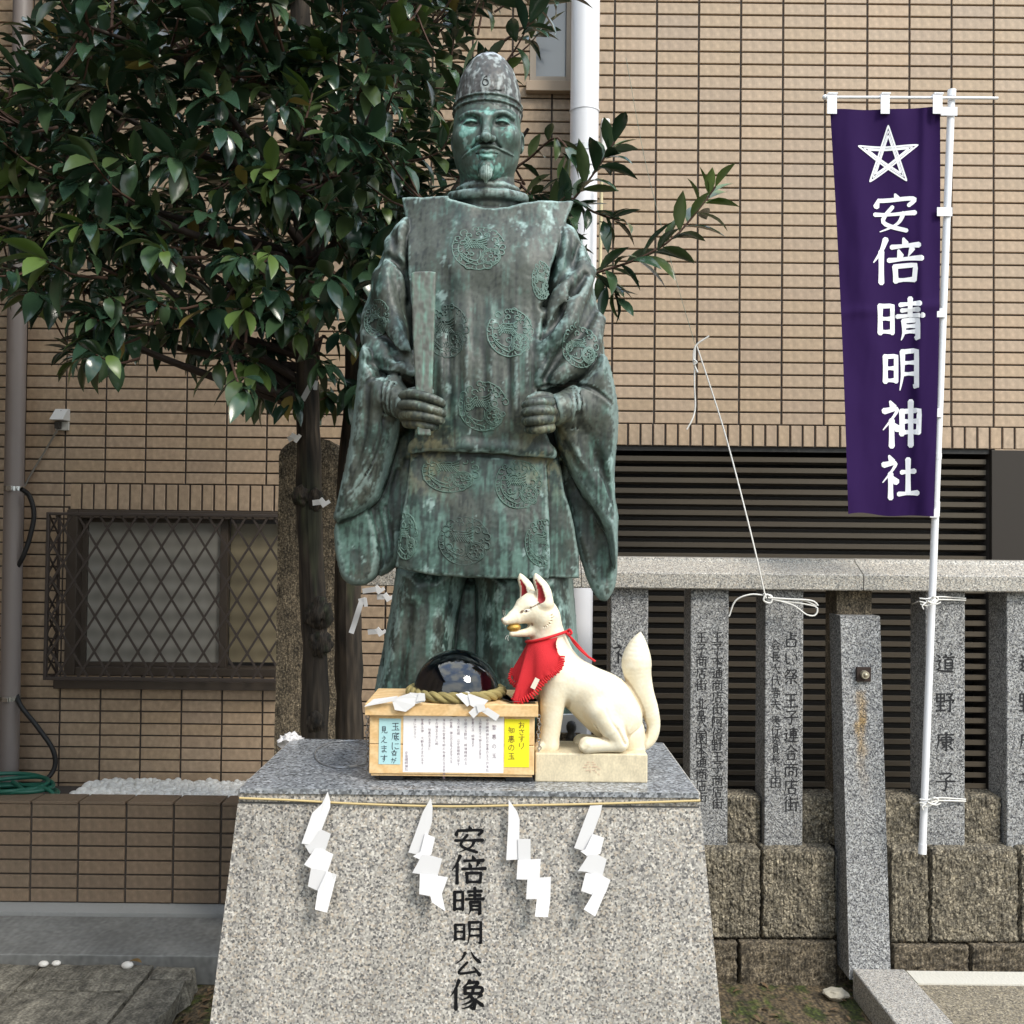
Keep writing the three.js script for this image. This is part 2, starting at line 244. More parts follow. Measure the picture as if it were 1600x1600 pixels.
{
  // left: cement footing of the planter, a dark slab before it, then slate pavers with a broken edge
  const zP = -4.83, zc = G(150, 1429, 0).z, zs0 = zc + 0.02, zs1 = G(150, 1492, 0).z;
  struct('cement_footing', metricUV(box(-6, -1.0, -0.12, 0.008, zP + 0.001, zc), 1), M([0.32, 0.33, 0.33], 0.9, { bumpMap: reliefTex, bumpScale: 0.002 }));
  const slabTex = texture(512, (u, v) => { const k = 0.47 + 0.05 * tnoise(u, v, 6, 1) + 0.05 * tnoise(u, v, 60, 6) + (Math.abs(v - 0.35 - 0.05 * Math.sin(u * 9) - 0.02 * tnoise(u, v, 20)) < 0.012 && tnoise(u, v, 14, 2) > -0.1 ? 0.22 : 0); return [k * 0.99, k, k * 0.99]; });
  struct('path_slab', metricUV(box(-6, -1.0, -0.12, 0, zs0, zs1, 0.006), 0.55, 0.3, 0.1), M([1, 1, 1], 0.82, { map: slabTex, bumpMap: reliefTex, bumpScale: 0.002 }));
  const path = thing('slate_path', 'dark slate slab path with a broken edge beside the pedestal', 'path', V(-2.2, -0.12, -3.6));
  const slate = M([1.75, 1.68, 1.55], 0.85, { map: slateTex, bumpMap: reliefTex, bumpScale: 0.004 });
  const xs = [-3.6, -2.75, G(65, 1507, 0).x, G(242, 1509, 0).x, G(311, 1509, 0).x], zf = G(200, 1506, 0).z;
  const cuts = [[0, 0.9, 1.8], [0, 0.7, 1.6], [0, 0.235, 1.1, 2], [0, 0.13, 0.8, 1.6]];
  cuts.forEach((cz, c) => { for (let k = 0; k < cz.length - 1; k++) {
    const x0 = xs[c] + 0.005, x1 = xs[c + 1] - 0.005, z0 = zf + cz[k] + 0.004, z1 = zf + cz[k + 1] - 0.004, nx = 10, nz = 8;
    const g = new THREE.BoxGeometry(x1 - x0, 0.1, z1 - z0, nx, 1, nz), p = g.attributes.position, sd = c * 7 + k * 3;
    for (let i = 0; i < p.count; i++) { let x = p.getX(i), y = p.getY(i), z = p.getZ(i);
      const ex = Math.abs(x) > (x1 - x0) / 2 - 1e-4, ez = Math.abs(z) > (z1 - z0) / 2 - 1e-4, w = 0.006 + (c === 3 && x > 0 ? 0.016 : 0);
      if (ex) x += w * n3(sd, z * 9, y * 8) - 0.002 * Math.sign(x); if (ez) z += 0.006 * n3(x * 9, sd, y * 8);
      if (y > 0) y += 0.004 * n3(x * 5, z * 5, sd) - (ex || ez ? 0.006 : 0);
      p.setXYZ(i, x, y, z); }
    g.computeVertexNormals(); g.translate((x0 + x1) / 2, -0.05 + 0.003 * n3(c, k, 2), (z0 + z1) / 2);
    part(path, 'paving_stone', metricUV(g, 1.3, R(), R()), slate);
  } });
  // three white pebbles and a brown leaf caught in the gap
  [[68, 1506, 0.02], [88, 1505, 0.018], [199, 1508, 0.024]].forEach(([px, py, r], i) => {
    const g = new THREE.IcosahedronGeometry(r, 2); g.scale(1, 0.6, 0.8); g.translate(...G(px, py, 0.012).toArray());
    solo('pebble', g, M([0.7, 0.68, 0.64], 0.6), ['small white pebble on the slate path, nearest to the downpipe', 'small white pebble in the middle of the path edge row', 'larger white pebble on the path edge beside the brown leaf'][i], 'pebble', 'pebbles strayed onto the slate path');
  });
  solo('fallen_leaf', leafShape(0.09, 0.03, 0.5).rotateX(-1.4).rotateY(1.1).translate(...G(221, 1504, 0.02).toArray()), M([0.2, 0.13, 0.05], 0.8, { side: THREE.DoubleSide }), 'dry brown leaf lying at the far edge of the slate path', 'leaf');
}
function leafShape(L, W, curl = 0.25, seg = 5) {      // a leaf along +y from its stalk, folded on the midrib, drooping to -z
  const pos = [], idx = [];
  for (let i = 0; i <= seg; i++) {
    const t = i / seg, w = W * Math.sin(Math.PI * Math.pow(t, 0.85)) * (0.75 + 0.35 * t) * 0.55 + (i === 0 ? 0.002 : 0), a = curl * t * 1.6, y = L * Math.sin(Math.min(a, 3)) / Math.max(curl * 1.6, 0.01), z = -L * (1 - Math.cos(a)) / Math.max(curl * 1.6, 0.01);
    pos.push(-w, y, z + w * 0.35, 0, y, z, w, y, z + w * 0.35);
    if (i < seg) { const b = i * 3; idx.push(b, b + 1, b + 3, b + 1, b + 4, b + 3, b + 1, b + 2, b + 4, b + 2, b + 5, b + 4); }
  }
  const g = new THREE.BufferGeometry(); g.setAttribute('position', new THREE.Float32BufferAttribute(pos, 3)); g.setIndex(idx); g.computeVertexNormals(); return g;
}

// ---------- the tiled building ----------
const PU = 0.222, PV = 0.0656, JU = 0.0105, JV = 0.0083, TH = 0.011;
function tileGeo(w, h) {                              // a tile with a chamfered face, centre of its back at the origin
  const c = 0.0025, x = w / 2, y = h / 2, P8 = [[-x, -y, 0], [x, -y, 0], [x, y, 0], [-x, y, 0], [-x, -y, TH - c], [x, -y, TH - c], [x, y, TH - c], [-x, y, TH - c], [-x + c, -y + c, TH], [x - c, -y + c, TH], [x - c, y - c, TH], [-x + c, y - c, TH]];
  const pos = [], uv = [];
  const quad = (a, b, d, e) => { for (const k of [a, b, d, a, d, e]) { pos.push(...P8[k]); uv.push(P8[k][0] * 3, P8[k][1] * 3); } };
  quad(8, 9, 10, 11); for (let i = 0; i < 4; i++) { const j = (i + 1) % 4; quad(i, j, j + 4, i + 4); quad(i + 4, j + 4, j + 8, i + 8); }
  const g = new THREE.BufferGeometry(); g.setAttribute('position', new THREE.Float32BufferAttribute(pos, 3)); g.setAttribute('uv', new THREE.Float32BufferAttribute(uv, 2)); g.computeVertexNormals(); return g;
}
const tileNoise = texture(256, (u, v) => { const k = 0.9 + 0.07 * tnoise(u, v, 10, 5) + 0.05 * tnoise(u, v, 80, 2); return [k, k * 0.985, k * 0.97]; });
const tileMats = [[0.535, 0.405, 0.285], [0.50, 0.382, 0.27], [0.555, 0.42, 0.293], [0.48, 0.366, 0.264], [0.525, 0.404, 0.292], [0.545, 0.408, 0.28], [0.51, 0.386, 0.264], [0.47, 0.364, 0.27]].map((c) => M(c, 0.55, { map: tileNoise, bumpMap: fineTex, bumpScale: 0.0004 }));
const TONES = [7, 3, 6, 1, 4, 0, 5, 2], tone = (x, y) => TONES[clamp(Math.floor(4 + 3.2 * fbm(x * 2.2, y * 0.35, 3, 3) + 1.6 * n3(x * 1.1, y * 1.3, 8) + 3.2 * (R() - 0.5)), 0, 7)];
const tileGeos = new Map();
function tileOf(w, h) { const k = Math.round(w * 500) + '_' + Math.round(h * 500); if (!tileGeos.has(k)) tileGeos.set(k, tileGeo(w, h)); return tileGeos.get(k); }
const building = thing('tiled_building', 'tan tiled building with brown window and dark louvres behind the shrine fence', 'building', V(0, 0, -5.4));
let tilesLeft = 300;
const massTiles = [];                                 // tiles past the three hundred that show largest
function layTiles(parent, x0, x1, y0, y1, gx, gy, pu, pv, z, holes, { show = () => false, mats = tileMats } = {}) {
  const ju = JU, jv = JV, o = V(0, 0, 0); for (let q = parent; q && q !== scene; q = q.parent) o.add(q.position);
  for (let i = Math.floor((x0 - gx) / pu); i * pu + gx < x1; i++) for (let j = Math.floor((y0 - gy) / pv); j * pv + gy < y1; j++) {
    let rects = [[Math.max(x0, gx + i * pu + ju / 2), Math.min(x1, gx + (i + 1) * pu - ju / 2), Math.max(y0, gy + j * pv + jv / 2), Math.min(y1, gy + (j + 1) * pv - jv / 2)]];
    for (const [hx0, hx1, hy0, hy1] of holes) rects = rects.flatMap(([a, b, c, d]) => {
      if (b <= hx0 || a >= hx1 || d <= hy0 || c >= hy1) return [[a, b, c, d]];
      const out = []; if (a < hx0) out.push([a, hx0, c, d]); if (b > hx1) out.push([hx1, b, c, d]);
      const l = Math.max(a, hx0), r = Math.min(b, hx1); if (c < hy0) out.push([l, r, c, hy0]); if (d > hy1) out.push([l, r, hy1, d]); return out; });
    for (const [a, b, c, d] of rects) {
      if (b - a < 0.012 || d - c < 0.012) continue;
      const cx = (a + b) / 2, cy = (c + d) / 2, m = new THREE.Mesh(tileOf(b - a, d - c), mats[tone(cx, cy) % mats.length]);
      m.position.set(cx - o.x, cy - o.y, z - o.z + 0.0012 * (R() - 0.5)); m.rotation.set(0.006 * (R() - 0.5), 0.004 * (R() - 0.5), 0.002 * (R() - 0.5)); shade(m);
      if (show(cx, cy) && (parent !== wallRight && parent !== wallLeft || tilesLeft-- > 0)) { m.name = 'tile'; parent.add(m); } else { m.updateMatrix(); massTiles.push([parent, m]); }
    }
  }
}
function wallSheet(x0, x1, y0, y1, z0, z1, holes) {
  const s = new THREE.Shape([[x0, y0], [x1, y0], [x1, y1], [x0, y1]].map(([x, y]) => new THREE.Vector2(x, y)));
  for (const [a, b, c, d] of holes) s.holes.push(new THREE.Path([[a, c], [a, d], [b, d], [b, c]].map(([x, y]) => new THREE.Vector2(x, y))));
  const g = new THREE.ExtrudeGeometry(s, { depth: z1 - z0, bevelEnabled: false }); g.translate(0, 0, z0); return metricUV(g, 2);
}
const ZR = -5.35, ZL = -5.64, XC = P(906, 400, 5.35).x;   // right wall stands a little forward of the left wall
const RX = (px) => P(px, 700, 5.35).x, RY = (py, px = 1250) => P(px, py, 5.35).y, LX = (px) => P(px, 850, 5.64).x, LY = (py, px = 270) => P(px, py, 5.64).y;
// openings
const louvre = [RX(927), RX(1549), -0.12, RY(699, 1240)], win = [LX(106), LX(470), LY(1056), LY(798)], soldierL = [LX(110), LX(470), LY(798), LY(757)];
const topWin = [LX(820), XC - 0.002, LY(132, 850), 5.2], atticWin = [LX(130), LX(276), LY(98, 200), 5.2];
const soldierR = [RX(927), RX(1640), RY(699, 1240), RY(665, 1240)];
const wallRight = part(building, 'wall', wallSheet(XC, 4.4, -0.12, 5.2, ZR - 0.3, ZR, [[louvre[0], louvre[1], louvre[2] + 0.05, louvre[3]]]), grout);
const wallLeft = part(building, 'wall', wallSheet(-5, XC, -0.12, 5.2, ZL - 0.2, ZL, [win, [topWin[0], topWin[1] - 0.03, topWin[2], 5.1], [atticWin[0], atticWin[1], atticWin[2], 5.1]]), grout);
const toPix = (x, y, z) => { const v = V(x, y, z).project(camera); return [(v.x + 1) * 800, (1 - v.y) * 800]; };
const inFlag = (px, py) => px > 1300 && px < 1468 && py > 175 && py < 800;
layTiles(wallRight, XC, 4.4, louvre[3] - 0.0, 5.2, RX(1021), soldierR[3], PU, PV, ZR, [soldierR], { show: (x, y) => { const [px, py] = toPix(x, y, ZR); return py > -5 && px < 1610 && !inFlag(px, py) && px > 945; } });
layTiles(wallRight, XC, louvre[0] - 0.008, 0, louvre[3], RX(1021), soldierR[3], PU, PV, ZR, []);
layTiles(wallRight, louvre[1] + 0.012, 4.4, 0, louvre[3], RX(1021), soldierR[3], PU, PV, ZR, []);
layTiles(wallRight, soldierR[0], soldierR[1], soldierR[2] + 0.003, soldierR[3] - 0.002, RX(1019.5), soldierR[2] - 0.004, 0.0652, soldierR[3] - soldierR[2] + 0.006, ZR, [], { show: (x, y) => { const [px] = toPix(x, y, ZR); return px > 965 && px < 1600; } });
layTiles(wallLeft, -4, XC - 0.004, 0, 5.2, LX(162.5), soldierL[3], PU, PV, ZL, [win, soldierL, topWin, atticWin], { show: (x, y) => { const [px, py] = toPix(x, y, ZL); return py > 640 && py < 760 && px > 40 && px < 435; } });
layTiles(wallLeft, soldierL[0], soldierL[1], soldierL[2] + 0.003, soldierL[3] - 0.003, LX(127), soldierL[2] - 0.004, 0.0662, soldierL[3] - soldierL[2] + 0.008, ZL, [], { show: (x, y) => { const [px] = toPix(x, y, ZL); return px < 437; } });
for (const wall of [wallRight, wallLeft]) {
  const mine = massTiles.filter(([w]) => w === wall).map(([, m]) => m), pos = [], nor = [], uv = [], col = [], q = V(0, 0, 0);
  for (const m of mine) { const p = m.geometry.attributes.position, n = m.geometry.attributes.normal, t = m.geometry.attributes.uv, ou = R(), c = m.material.color;
    for (let i = 0; i < p.count; i++) { q.fromBufferAttribute(p, i).applyMatrix4(m.matrix); pos.push(q.x, q.y, q.z); q.fromBufferAttribute(n, i).transformDirection(m.matrix); nor.push(q.x, q.y, q.z); uv.push(t.getX(i) + ou, t.getY(i) + ou); col.push(c.r, c.g, c.b); } }
  const g = new THREE.BufferGeometry(); g.setAttribute('position', new THREE.Float32BufferAttribute(pos, 3)); g.setAttribute('normal', new THREE.Float32BufferAttribute(nor, 3)); g.setAttribute('uv', new THREE.Float32BufferAttribute(uv, 2)); g.setAttribute('color', new THREE.Float32BufferAttribute(col, 3));
  const mesh = shade(new THREE.Mesh(g, M([1, 1, 1], 0.55, { map: tileNoise, vertexColors: true, bumpMap: fineTex, bumpScale: 0.0004 }))); mesh.name = 'tiles'; mesh.userData.kind = 'stuff'; wall.add(mesh);
}
part(building, 'roof', box(-5.2, 4.6, 5.2, 5.3, ZL - 3.5, ZR + 0.15), grout);
part(building, 'back_wall', box(-5, 4.4, -0.12, 5.2, ZL - 3.4, ZL - 3.2), grout);
// louvred service opening behind the fence
{
  const v = new THREE.Group(); v.name = 'louvre_vent'; v.position.set((louvre[0] + louvre[1]) / 2, louvre[2], ZR - building.position.z - 0.05); building.add(v);
  const slatM = M([0.125, 0.104, 0.08], 0.36, { metalness: 0.5 }), n = Math.floor((louvre[3] - 0.05) / 0.0565);
  const x0 = louvre[0], x1 = louvre[1] - 0.006;
  part(v, 'backing', box(x0, x1, louvre[2] + 0.05, louvre[3] - 0.002, ZR - 0.26, ZR - 0.2), M([0.012, 0.011, 0.01], 0.9));
  for (let i = 0; i < n; i++) {
    const y = louvre[3] - 0.05 - i * 0.0565, z = ZR - 0.03 + 0.002 * (R() - 0.5);
    const g = extrudeX([[0, 0], [0.006, -0.002], [0.004, -0.026], [-0.03, -0.038], [-0.034, -0.035], [-0.004, -0.022]].map(([a, b]) => [z + a, y + b]), x0 + 0.01, x1 - 0.01);
    part(v, 'slat', g, slatM);
  }
  part(v, 'head_rail', box(x0, x1, louvre[3] - 0.024, louvre[3] - 0.001, ZR - 0.1, ZR - 0.01), M([0.02, 0.018, 0.016], 0.5));
  part(v, 'jamb', box(louvre[1] - 0.004, RX(1640), 0.02, louvre[3] - 0.003, ZR - 0.02, ZR + 0.012, 0.004), M([0.022, 0.016, 0.011], 0.7));
}
// brown sliding window with a diamond grille
{
  const w = new THREE.Group(); w.name = 'window'; w.position.set((win[0] + win[1]) / 2, win[2], ZL - building.position.z); building.add(w);
  const fr = (n, g, m = bronzeFrame) => part(w, n, g, m), [x0, x1, y0, y1] = win, f = 0.045, zf = ZL + 0.02;
  fr('frame', join([box(x0, x0 + f * 1.3, y0, y1, ZL - 0.14, zf, 0.004), box(x0 + f * 1.3 + 0.001, x1, y1 - f, y1, ZL - 0.14, zf - 0.004, 0.004), box(x0 + f * 1.3 + 0.001, x1, y0, y0 + f, ZL - 0.14, zf - 0.004, 0.004)]));
  const mx = LX(347), frost = texture(256, (u, v) => { const k = 0.62 + 0.03 * tnoise(u, v, 12) + 0.04 * Math.sin(v * 2 * Math.PI * 10 + 0.6 * tnoise(u, v, 4)); return [k, k * 0.985, k * 0.95]; });
  fr('pane', metricUV(box(x0 + f * 1.3 + 0.03, mx - 0.022, y0 + f + 0.022, y1 - f - 0.022, ZL - 0.07, ZL - 0.065), 1.0), M([0.8, 0.8, 0.78], 0.22, { map: frost }));
  fr('pane', metricUV(box(mx + 0.022, x1, y0 + f + 0.022, y1 - f - 0.022, ZL - 0.1, ZL - 0.095), 1.0), M([0.6, 0.52, 0.36], 0.25, { map: frost }));
  fr('sash', join([box(mx - 0.021, mx + 0.021, y0 + f, y1 - f, ZL - 0.085, ZL - 0.04, 0.003), box(x0 + f * 1.3, x0 + f * 1.3 + 0.029, y0 + f + 0.001, y1 - f - 0.001, ZL - 0.08, ZL - 0.05), box(x0 + f * 1.3 + 0.03, mx - 0.023, y1 - f - 0.021, y1 - f - 0.001, ZL - 0.08, ZL - 0.05), box(x0 + f * 1.3 + 0.03, mx - 0.023, y0 + f + 0.001, y0 + f + 0.021, ZL - 0.08, ZL - 0.05)]));
  fr('sill', box(LX(96), x1, LY(1075), LY(1062), ZL + 0.012, ZL + 0.07, 0.004));
  const gr = new THREE.Group(); gr.name = 'window_grille'; gr.position.set(LX(90) - 0, win[2], ZL + 0.12 - building.position.z); building.add(gr);
  const zg = ZL + 0.15, gx0 = LX(88) + 0.03, gx1 = LX(470), gy0 = LY(1058), gy1 = LY(803), bar = M([0.055, 0.042, 0.036], 0.5);
  part(gr, 'grille_frame', join([box(gx0 - 0.016, gx0, gy0, gy1, zg - 0.012, zg + 0.012, 0.003), box(gx0 + 0.001, gx1, gy1 - 0.016, gy1, zg - 0.011, zg + 0.011, 0.003), box(gx0 + 0.001, gx1, gy0, gy0 + 0.018, zg - 0.011, zg + 0.011, 0.003),
    box(gx0 - 0.015, gx0 - 0.001, gy1 - 0.015, gy1 - 0.001, ZL + 0.012, zg - 0.013), box(gx0 - 0.015, gx0 - 0.001, gy0 + 0.001, gy0 + 0.017, ZL + 0.012, zg - 0.013), box(gx0 - 0.0152, gx0 - 0.0008, gy0 + 0.02, gy1 - 0.018, ZL + 0.012, ZL + 0.022)]), bar);
  const H = gy1 - gy0 - 0.034, slope = 0.62, step = 0.0795 * 1.47;
  for (const s of [1, -1]) for (let x = gx0 - H * slope; x < gx1 + H * slope; x += step) {
    let a = [x, gy0 + 0.018], b = [x + H * slope, gy0 + 0.018 + H];
    if (b[0] < gx0 || a[0] > gx1) continue;
    if (a[0] < gx0) a = [gx0, a[1] + (gx0 - a[0]) / slope]; if (b[0] > gx1) b = [gx1, b[1] - (b[0] - gx1) / slope];
    if (Math.hypot(b[0] - a[0], b[1] - a[1]) < 0.05) continue;
    if (s < 0) { a[0] = gx0 + gx1 - a[0]; b[0] = gx0 + gx1 - b[0]; }
    const L = Math.hypot(b[0] - a[0], b[1] - a[1]), g = new THREE.BoxGeometry(0.011, L, 0.006); g.rotateZ(-Math.atan2(b[0] - a[0], b[1] - a[1])); g.translate((a[0] + b[0]) / 2, (a[1] + b[1]) / 2, zg - 0.004 + s * 0.004);
    part(gr, 'bar', g, bar);
  }
  // side return of the grille, its diamonds seen edge-on
  for (let k = 0; k < 8; k++) { const y = gy0 + 0.02 + k * (gy1 - gy0 - 0.04) / 8, d = (gy1 - gy0 - 0.04) / 8; for (const s of [1, -1]) { const L = Math.hypot(d, 0.12), g = new THREE.BoxGeometry(0.006, L, 0.01); g.rotateX(s * Math.atan2(0.12, d)); g.translate(gx0 - 0.008 + s * 0.0035, y + d / 2, ZL + 0.085); part(gr, 'bar', g, bar); } }
}
// two upper windows half hidden by the tree
{
  const paneM = M([0.25, 0.29, 0.34], 0.12, { clearcoat: 1, clearcoatRoughness: 0.05 }), aluM = M([0.34, 0.28, 0.22], 0.45, { metalness: 0.3 });
  for (const [a, b, c] of [topWin, atticWin]) {
    const w = new THREE.Group(); w.name = 'window'; w.position.set((a + b) / 2, c, ZL - building.position.z); building.add(w);
    part(w, 'pane', box(a + 0.035, b - 0.035, c + 0.04, 5.06, ZL - 0.09, ZL - 0.08), paneM);
    part(w, 'frame', join([box(a + 0.001, a + 0.035, c + 0.001, 5.09, ZL - 0.12, ZL + 0.015), box(b - 0.065, b - 0.031, c + 0.001, 5.09, ZL - 0.12, ZL + 0.015), box(a + 0.036, b - 0.066, c + 0.001, c + 0.04, ZL - 0.12, ZL + 0.013)]), aluM);
    part(w, 'sill', box(a - 0.02, b - 0.03, c - 0.06, c - 0.002, ZL + 0.0125, ZL + 0.06, 0.004), M([0.42, 0.32, 0.23], 0.6));
  }
}
// ---------- planter in front of the left wall ----------
{
  const zP = -4.83, top = P(200, 1252, 4.83).y, x1 = -1.0, x0 = -4.2;
  const pl = thing('planter', 'low tiled planter wall filled with white pebbles beneath the barred window', 'planter', V(-2.3, -0.12, zP));
  part(pl, 'wall', metricUV(box(x0, x1, -0.12, top - 0.014, zP - 0.12, zP - 0.001), 2), grout);
  const planterTiles = [[0.28, 0.212, 0.152], [0.255, 0.195, 0.142], [0.295, 0.222, 0.157], [0.267, 0.208, 0.152]].map((c) => M(c, 0.5, { map: tileNoise, bumpMap: fineTex, bumpScale: 0.0004 }));  // darker copy of the wall tile tones: the planter's shade put into the colour
  const wl = pl.children[0], gx = P(49, 1330, 4.83).x;
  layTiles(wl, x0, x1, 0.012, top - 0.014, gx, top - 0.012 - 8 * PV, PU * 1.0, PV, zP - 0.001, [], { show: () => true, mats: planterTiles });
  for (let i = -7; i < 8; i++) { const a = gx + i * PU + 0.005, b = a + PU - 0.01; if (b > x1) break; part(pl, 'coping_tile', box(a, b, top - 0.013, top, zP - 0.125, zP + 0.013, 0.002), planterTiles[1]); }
  part(pl, 'soil_bed', box(x0, x1, top - 0.3, top - 0.13, ZL + 0.013, zP - 0.13), grout);
  const g = new THREE.IcosahedronGeometry(1, 1), N = 2200, im = new THREE.InstancedMesh(g, M([0.86, 0.855, 0.84], 0.5), N), m = new THREE.Matrix4(), q = new THREE.Quaternion(), e = new THREE.Euler();
  for (let i = 0; i < N; i++) { const x = lerp(P(70, 1240, 5).x, x1, R()), z = lerp(ZL + 0.03, zP - 0.14, R()), r = 0.016 + 0.011 * R(); e.set(R() * 6, R() * 6, R() * 6); q.setFromEuler(e);
    m.compose(V(x, top - 0.108 + 0.016 * R() + 0.005 * n3(x * 5, z * 5, 1), z), q, V(r, r * 0.75, r * (0.8 + 0.4 * R()))); im.setMatrixAt(i, m); const k = 0.85 + 0.2 * R(); im.setColorAt(i, lin(k, k, k * 0.98)); }
  im.name = 'white_pebbles'; im.userData = { kind: 'stuff', label: 'white pebbles filling the planter below the barred window', category: 'pebbles' }; shade(im); scene.add(im);
}
// ---------- stone fence ----------
{
  const zF = -4.4, dF = 4.4, fx = (px) => P(px, 1100, dF).x, fy = (py, px = 1200) => P(px, py, dF).y;
  const fence = thing('stone_fence', 'grey granite shrine fence with carved name posts on rough stone plinth', 'fence', V(fx(1300), -0.12, zF));
  // rail: three stones with a sloped front top edge
  const yb = fy(921), yf = fy(896), yt = yf + 0.044;
  const railM = M([1.02, 1.02, 1.0], 0.36, { map: graniteTex, bumpMap: fineTex, bumpScale: 0.001 });
  [[P(497, 900, dF).x, fx(905)], [fx(905) + 0.003, fx(1342)], [fx(1342) + 0.004, fx(1790)]].forEach(([a, b], i) => {
    const g = extrudeX([[0.045, yb], [0.05, yb + 0.005], [0.05, yf - 0.004], [0.046, yf], [-0.045, yt], [-0.06, yt + 0.001], [-0.065, yt + 0.018], [-0.15, yt + 0.02], [-0.2, yt - 0.02], [-0.2, yb]].map(([z, y]) => [z + zF, y + 0.0006 * i]), a, b), f = metricUV(g, 2, R(), R());
    part(fence, 'rail', f, railM);
  });
  // posts with carved writing
  const ink = M([0.03, 0.03, 0.032], 0.9, { specularIntensity: 0.4, side: THREE.DoubleSide });
  const posts = [
    [953, 1012, 1322, [['社', 974, 1006, 30, 50]]],
    [1078, 1138, 1322, [['王子本通商店街', 1121, 987, 17.5, 18.6], ['阿倍野王子商店街', 1121, 1119, 17.5, 18.2], ['王子商店街', 1096, 987, 17.5, 18.6], ['北畠公園本通商店街', 1096, 1091, 17.5, 18.2]]],
    [1195, 1255, 1324, [['占い祭', 1236, 988, 23, 29], ['王子連合商店街', 1236, 1083, 23, 27], ['会長大伏春夫', 1212, 1000, 16, 18.6], ['実行委員長', 1212, 1118, 14.5, 15.2], ['上田', 1212, 1198, 16, 17]]],
    [1310, 1366, 1330, []],
    [1446, 1508, 1330, [['道', 1477, 1021, 30, 60], ['野', 1477, 1083, 30, 60], ['康', 1477, 1144, 30, 60], ['子', 1477, 1207, 30, 60]]],
    [1573, 1640, 1333, [['道', 1607, 1021, 30, 60], ['野', 1607, 1083, 30, 60], ['康', 1607, 1144, 30, 60], ['子', 1607, 1207, 30, 60]]],
    [1700, 1762, 1335, []],
  ];
  posts.forEach(([a, b, yBot, text], i) => {
    const z0 = zF - 0.17 + (i === 3 ? -0.02 : 0), x0 = fx(a), x1 = fx(b);
    const g = box(x0, x1, fy(yBot, (a + b) / 2), yb - 0.001, z0, zF + (i === 3 ? -0.03 : 0), 0.006);
    const p = part(fence, 'post', metricUV(g, 2, R(), R()), i === 3 ? darkStone : greyGranite);
    if (text.length) {
      const yaw = 0, place = (u, v, l) => V(P(u, v, dF).x, P(u, v, dF).y, zF + l + yaw);
      if (i === 0 || i > 3) characters(p, text, place, { weight: 10, lift: 0.0012 }, ink); else part(p, 'inscription', writing(text, place, { weight: 10, lift: 0.0012 }), ink);
    }
  });
  // rough plinth: rounded stones between the posts, two courses below
  const bare = (g) => { const f = plain(g); f.deleteAttribute('normal'); return f; };
  const rock = (x0, x1, y0, y1, z0, z1, amp, round, seed, mat, name) => {
    const g = new THREE.BoxGeometry(x1 - x0, y1 - y0, z1 - z0, 34, 26, 5), p = g.attributes.position, w = (x1 - x0) / 2, h = (y1 - y0) / 2, d = (z1 - z0) / 2, q = V(0, 0, 0);
    for (let k = 0; k < p.count; k++) { q.fromBufferAttribute(p, k);
      const cx = clamp(q.x, -w + round, w - round), cy = clamp(q.y, -h + round, h - round), cz = clamp(q.z, -d + round, d - round), v = V(q.x - cx, q.y - cy, q.z - cz), l = v.length(); if (l > 1e-6) q.set(cx, cy, cz).addScaledVector(v, round / l);
      const n = amp * (fbm(q.x * 14 + seed, q.y * 14, q.z * 14) + 0.8 * n3(q.x * 34, q.y * 34 + seed, q.z * 34) + 0.6 * n3(q.x * 80 + seed, q.y * 80, q.z * 80)); q.z += q.z > 0 ? n : 0; q.x += n * 0.25; q.y += n * 0.25; p.setXYZ(k, q.x, q.y, q.z); }
    let s = mergeVertices(bare(g)); s.computeVertexNormals(); s.translate((x0 + x1) / 2, (y0 + y1) / 2, (z0 + z1) / 2);
    return part(fence, name, smoothUV(s, 1.6), mat);
  };
  const smoothUV = (g, s) => { const p = g.attributes.position, uv = new Float32Array(p.count * 2), o = R(); for (let k = 0; k < p.count; k++) { uv[k * 2] = (p.getX(k) + 0.3 * p.getZ(k)) * s + o; uv[k * 2 + 1] = (p.getY(k) - p.getZ(k)) * s + o; } g.setAttribute('uv', new THREE.BufferAttribute(uv, 2)); return g; };
  const edges = [[905, 953], [1012, 1078], [1138, 1195], [1255, 1322], [1366, 1446], [1508, 1573], [1640, 1700]];
  edges.forEach(([a, b], i) => rock(fx(a) + 0.001, fx(b) - 0.001, fy(1326), fy(1246, a), zF - 0.18, zF - 0.035, 0.006, 0.022, i * 3.1, roughStone, 'plinth_stone'));
  const c1 = [[860, 1010], [1010, 1189], [1190, 1306], [1308, 1326], [1392, 1452], [1454, 1592], [1594, 1760]], dC = zF + 0.06;
  c1.forEach(([a, b], i) => rock(P(a, 1400, 4.34).x + 0.002, P(b, 1400, 4.34).x - 0.002, P(b, 1468 + (i > 3 ? 6 : 0), 4.34).y, P(b, 1328, 4.34).y - (i === 3 ? 0.04 : 0), zF - 0.2, dC - (i === 3 ? 0.035 : 0), i === 3 ? 0.004 : 0.009, 0.006, 20 + i * 5.3, i === 3 ? M([0.2, 0.19, 0.16], 0.95, { bumpMap: reliefTex, bumpScale: 0.003 }) : roughStone, 'plinth_block'));
  const c2 = [[860, 1020], [1022, 1151], [1153, 1306], [1308, 1326], [1392, 1512], [1514, 1700]];
  c2.forEach(([a, b], i) => rock(P(a, 1490, 4.34).x + 0.002, P(b, 1490, 4.34).x - 0.002, -0.14, P(b, 1468 + (i > 3 ? 6 : 0), 4.34).y - 0.004, zF - 0.2, dC + 0.02 - (i === 3 ? 0.05 : 0), 0.008, 0.006, 60 + i * 4.7, darkStone, 'plinth_block'));
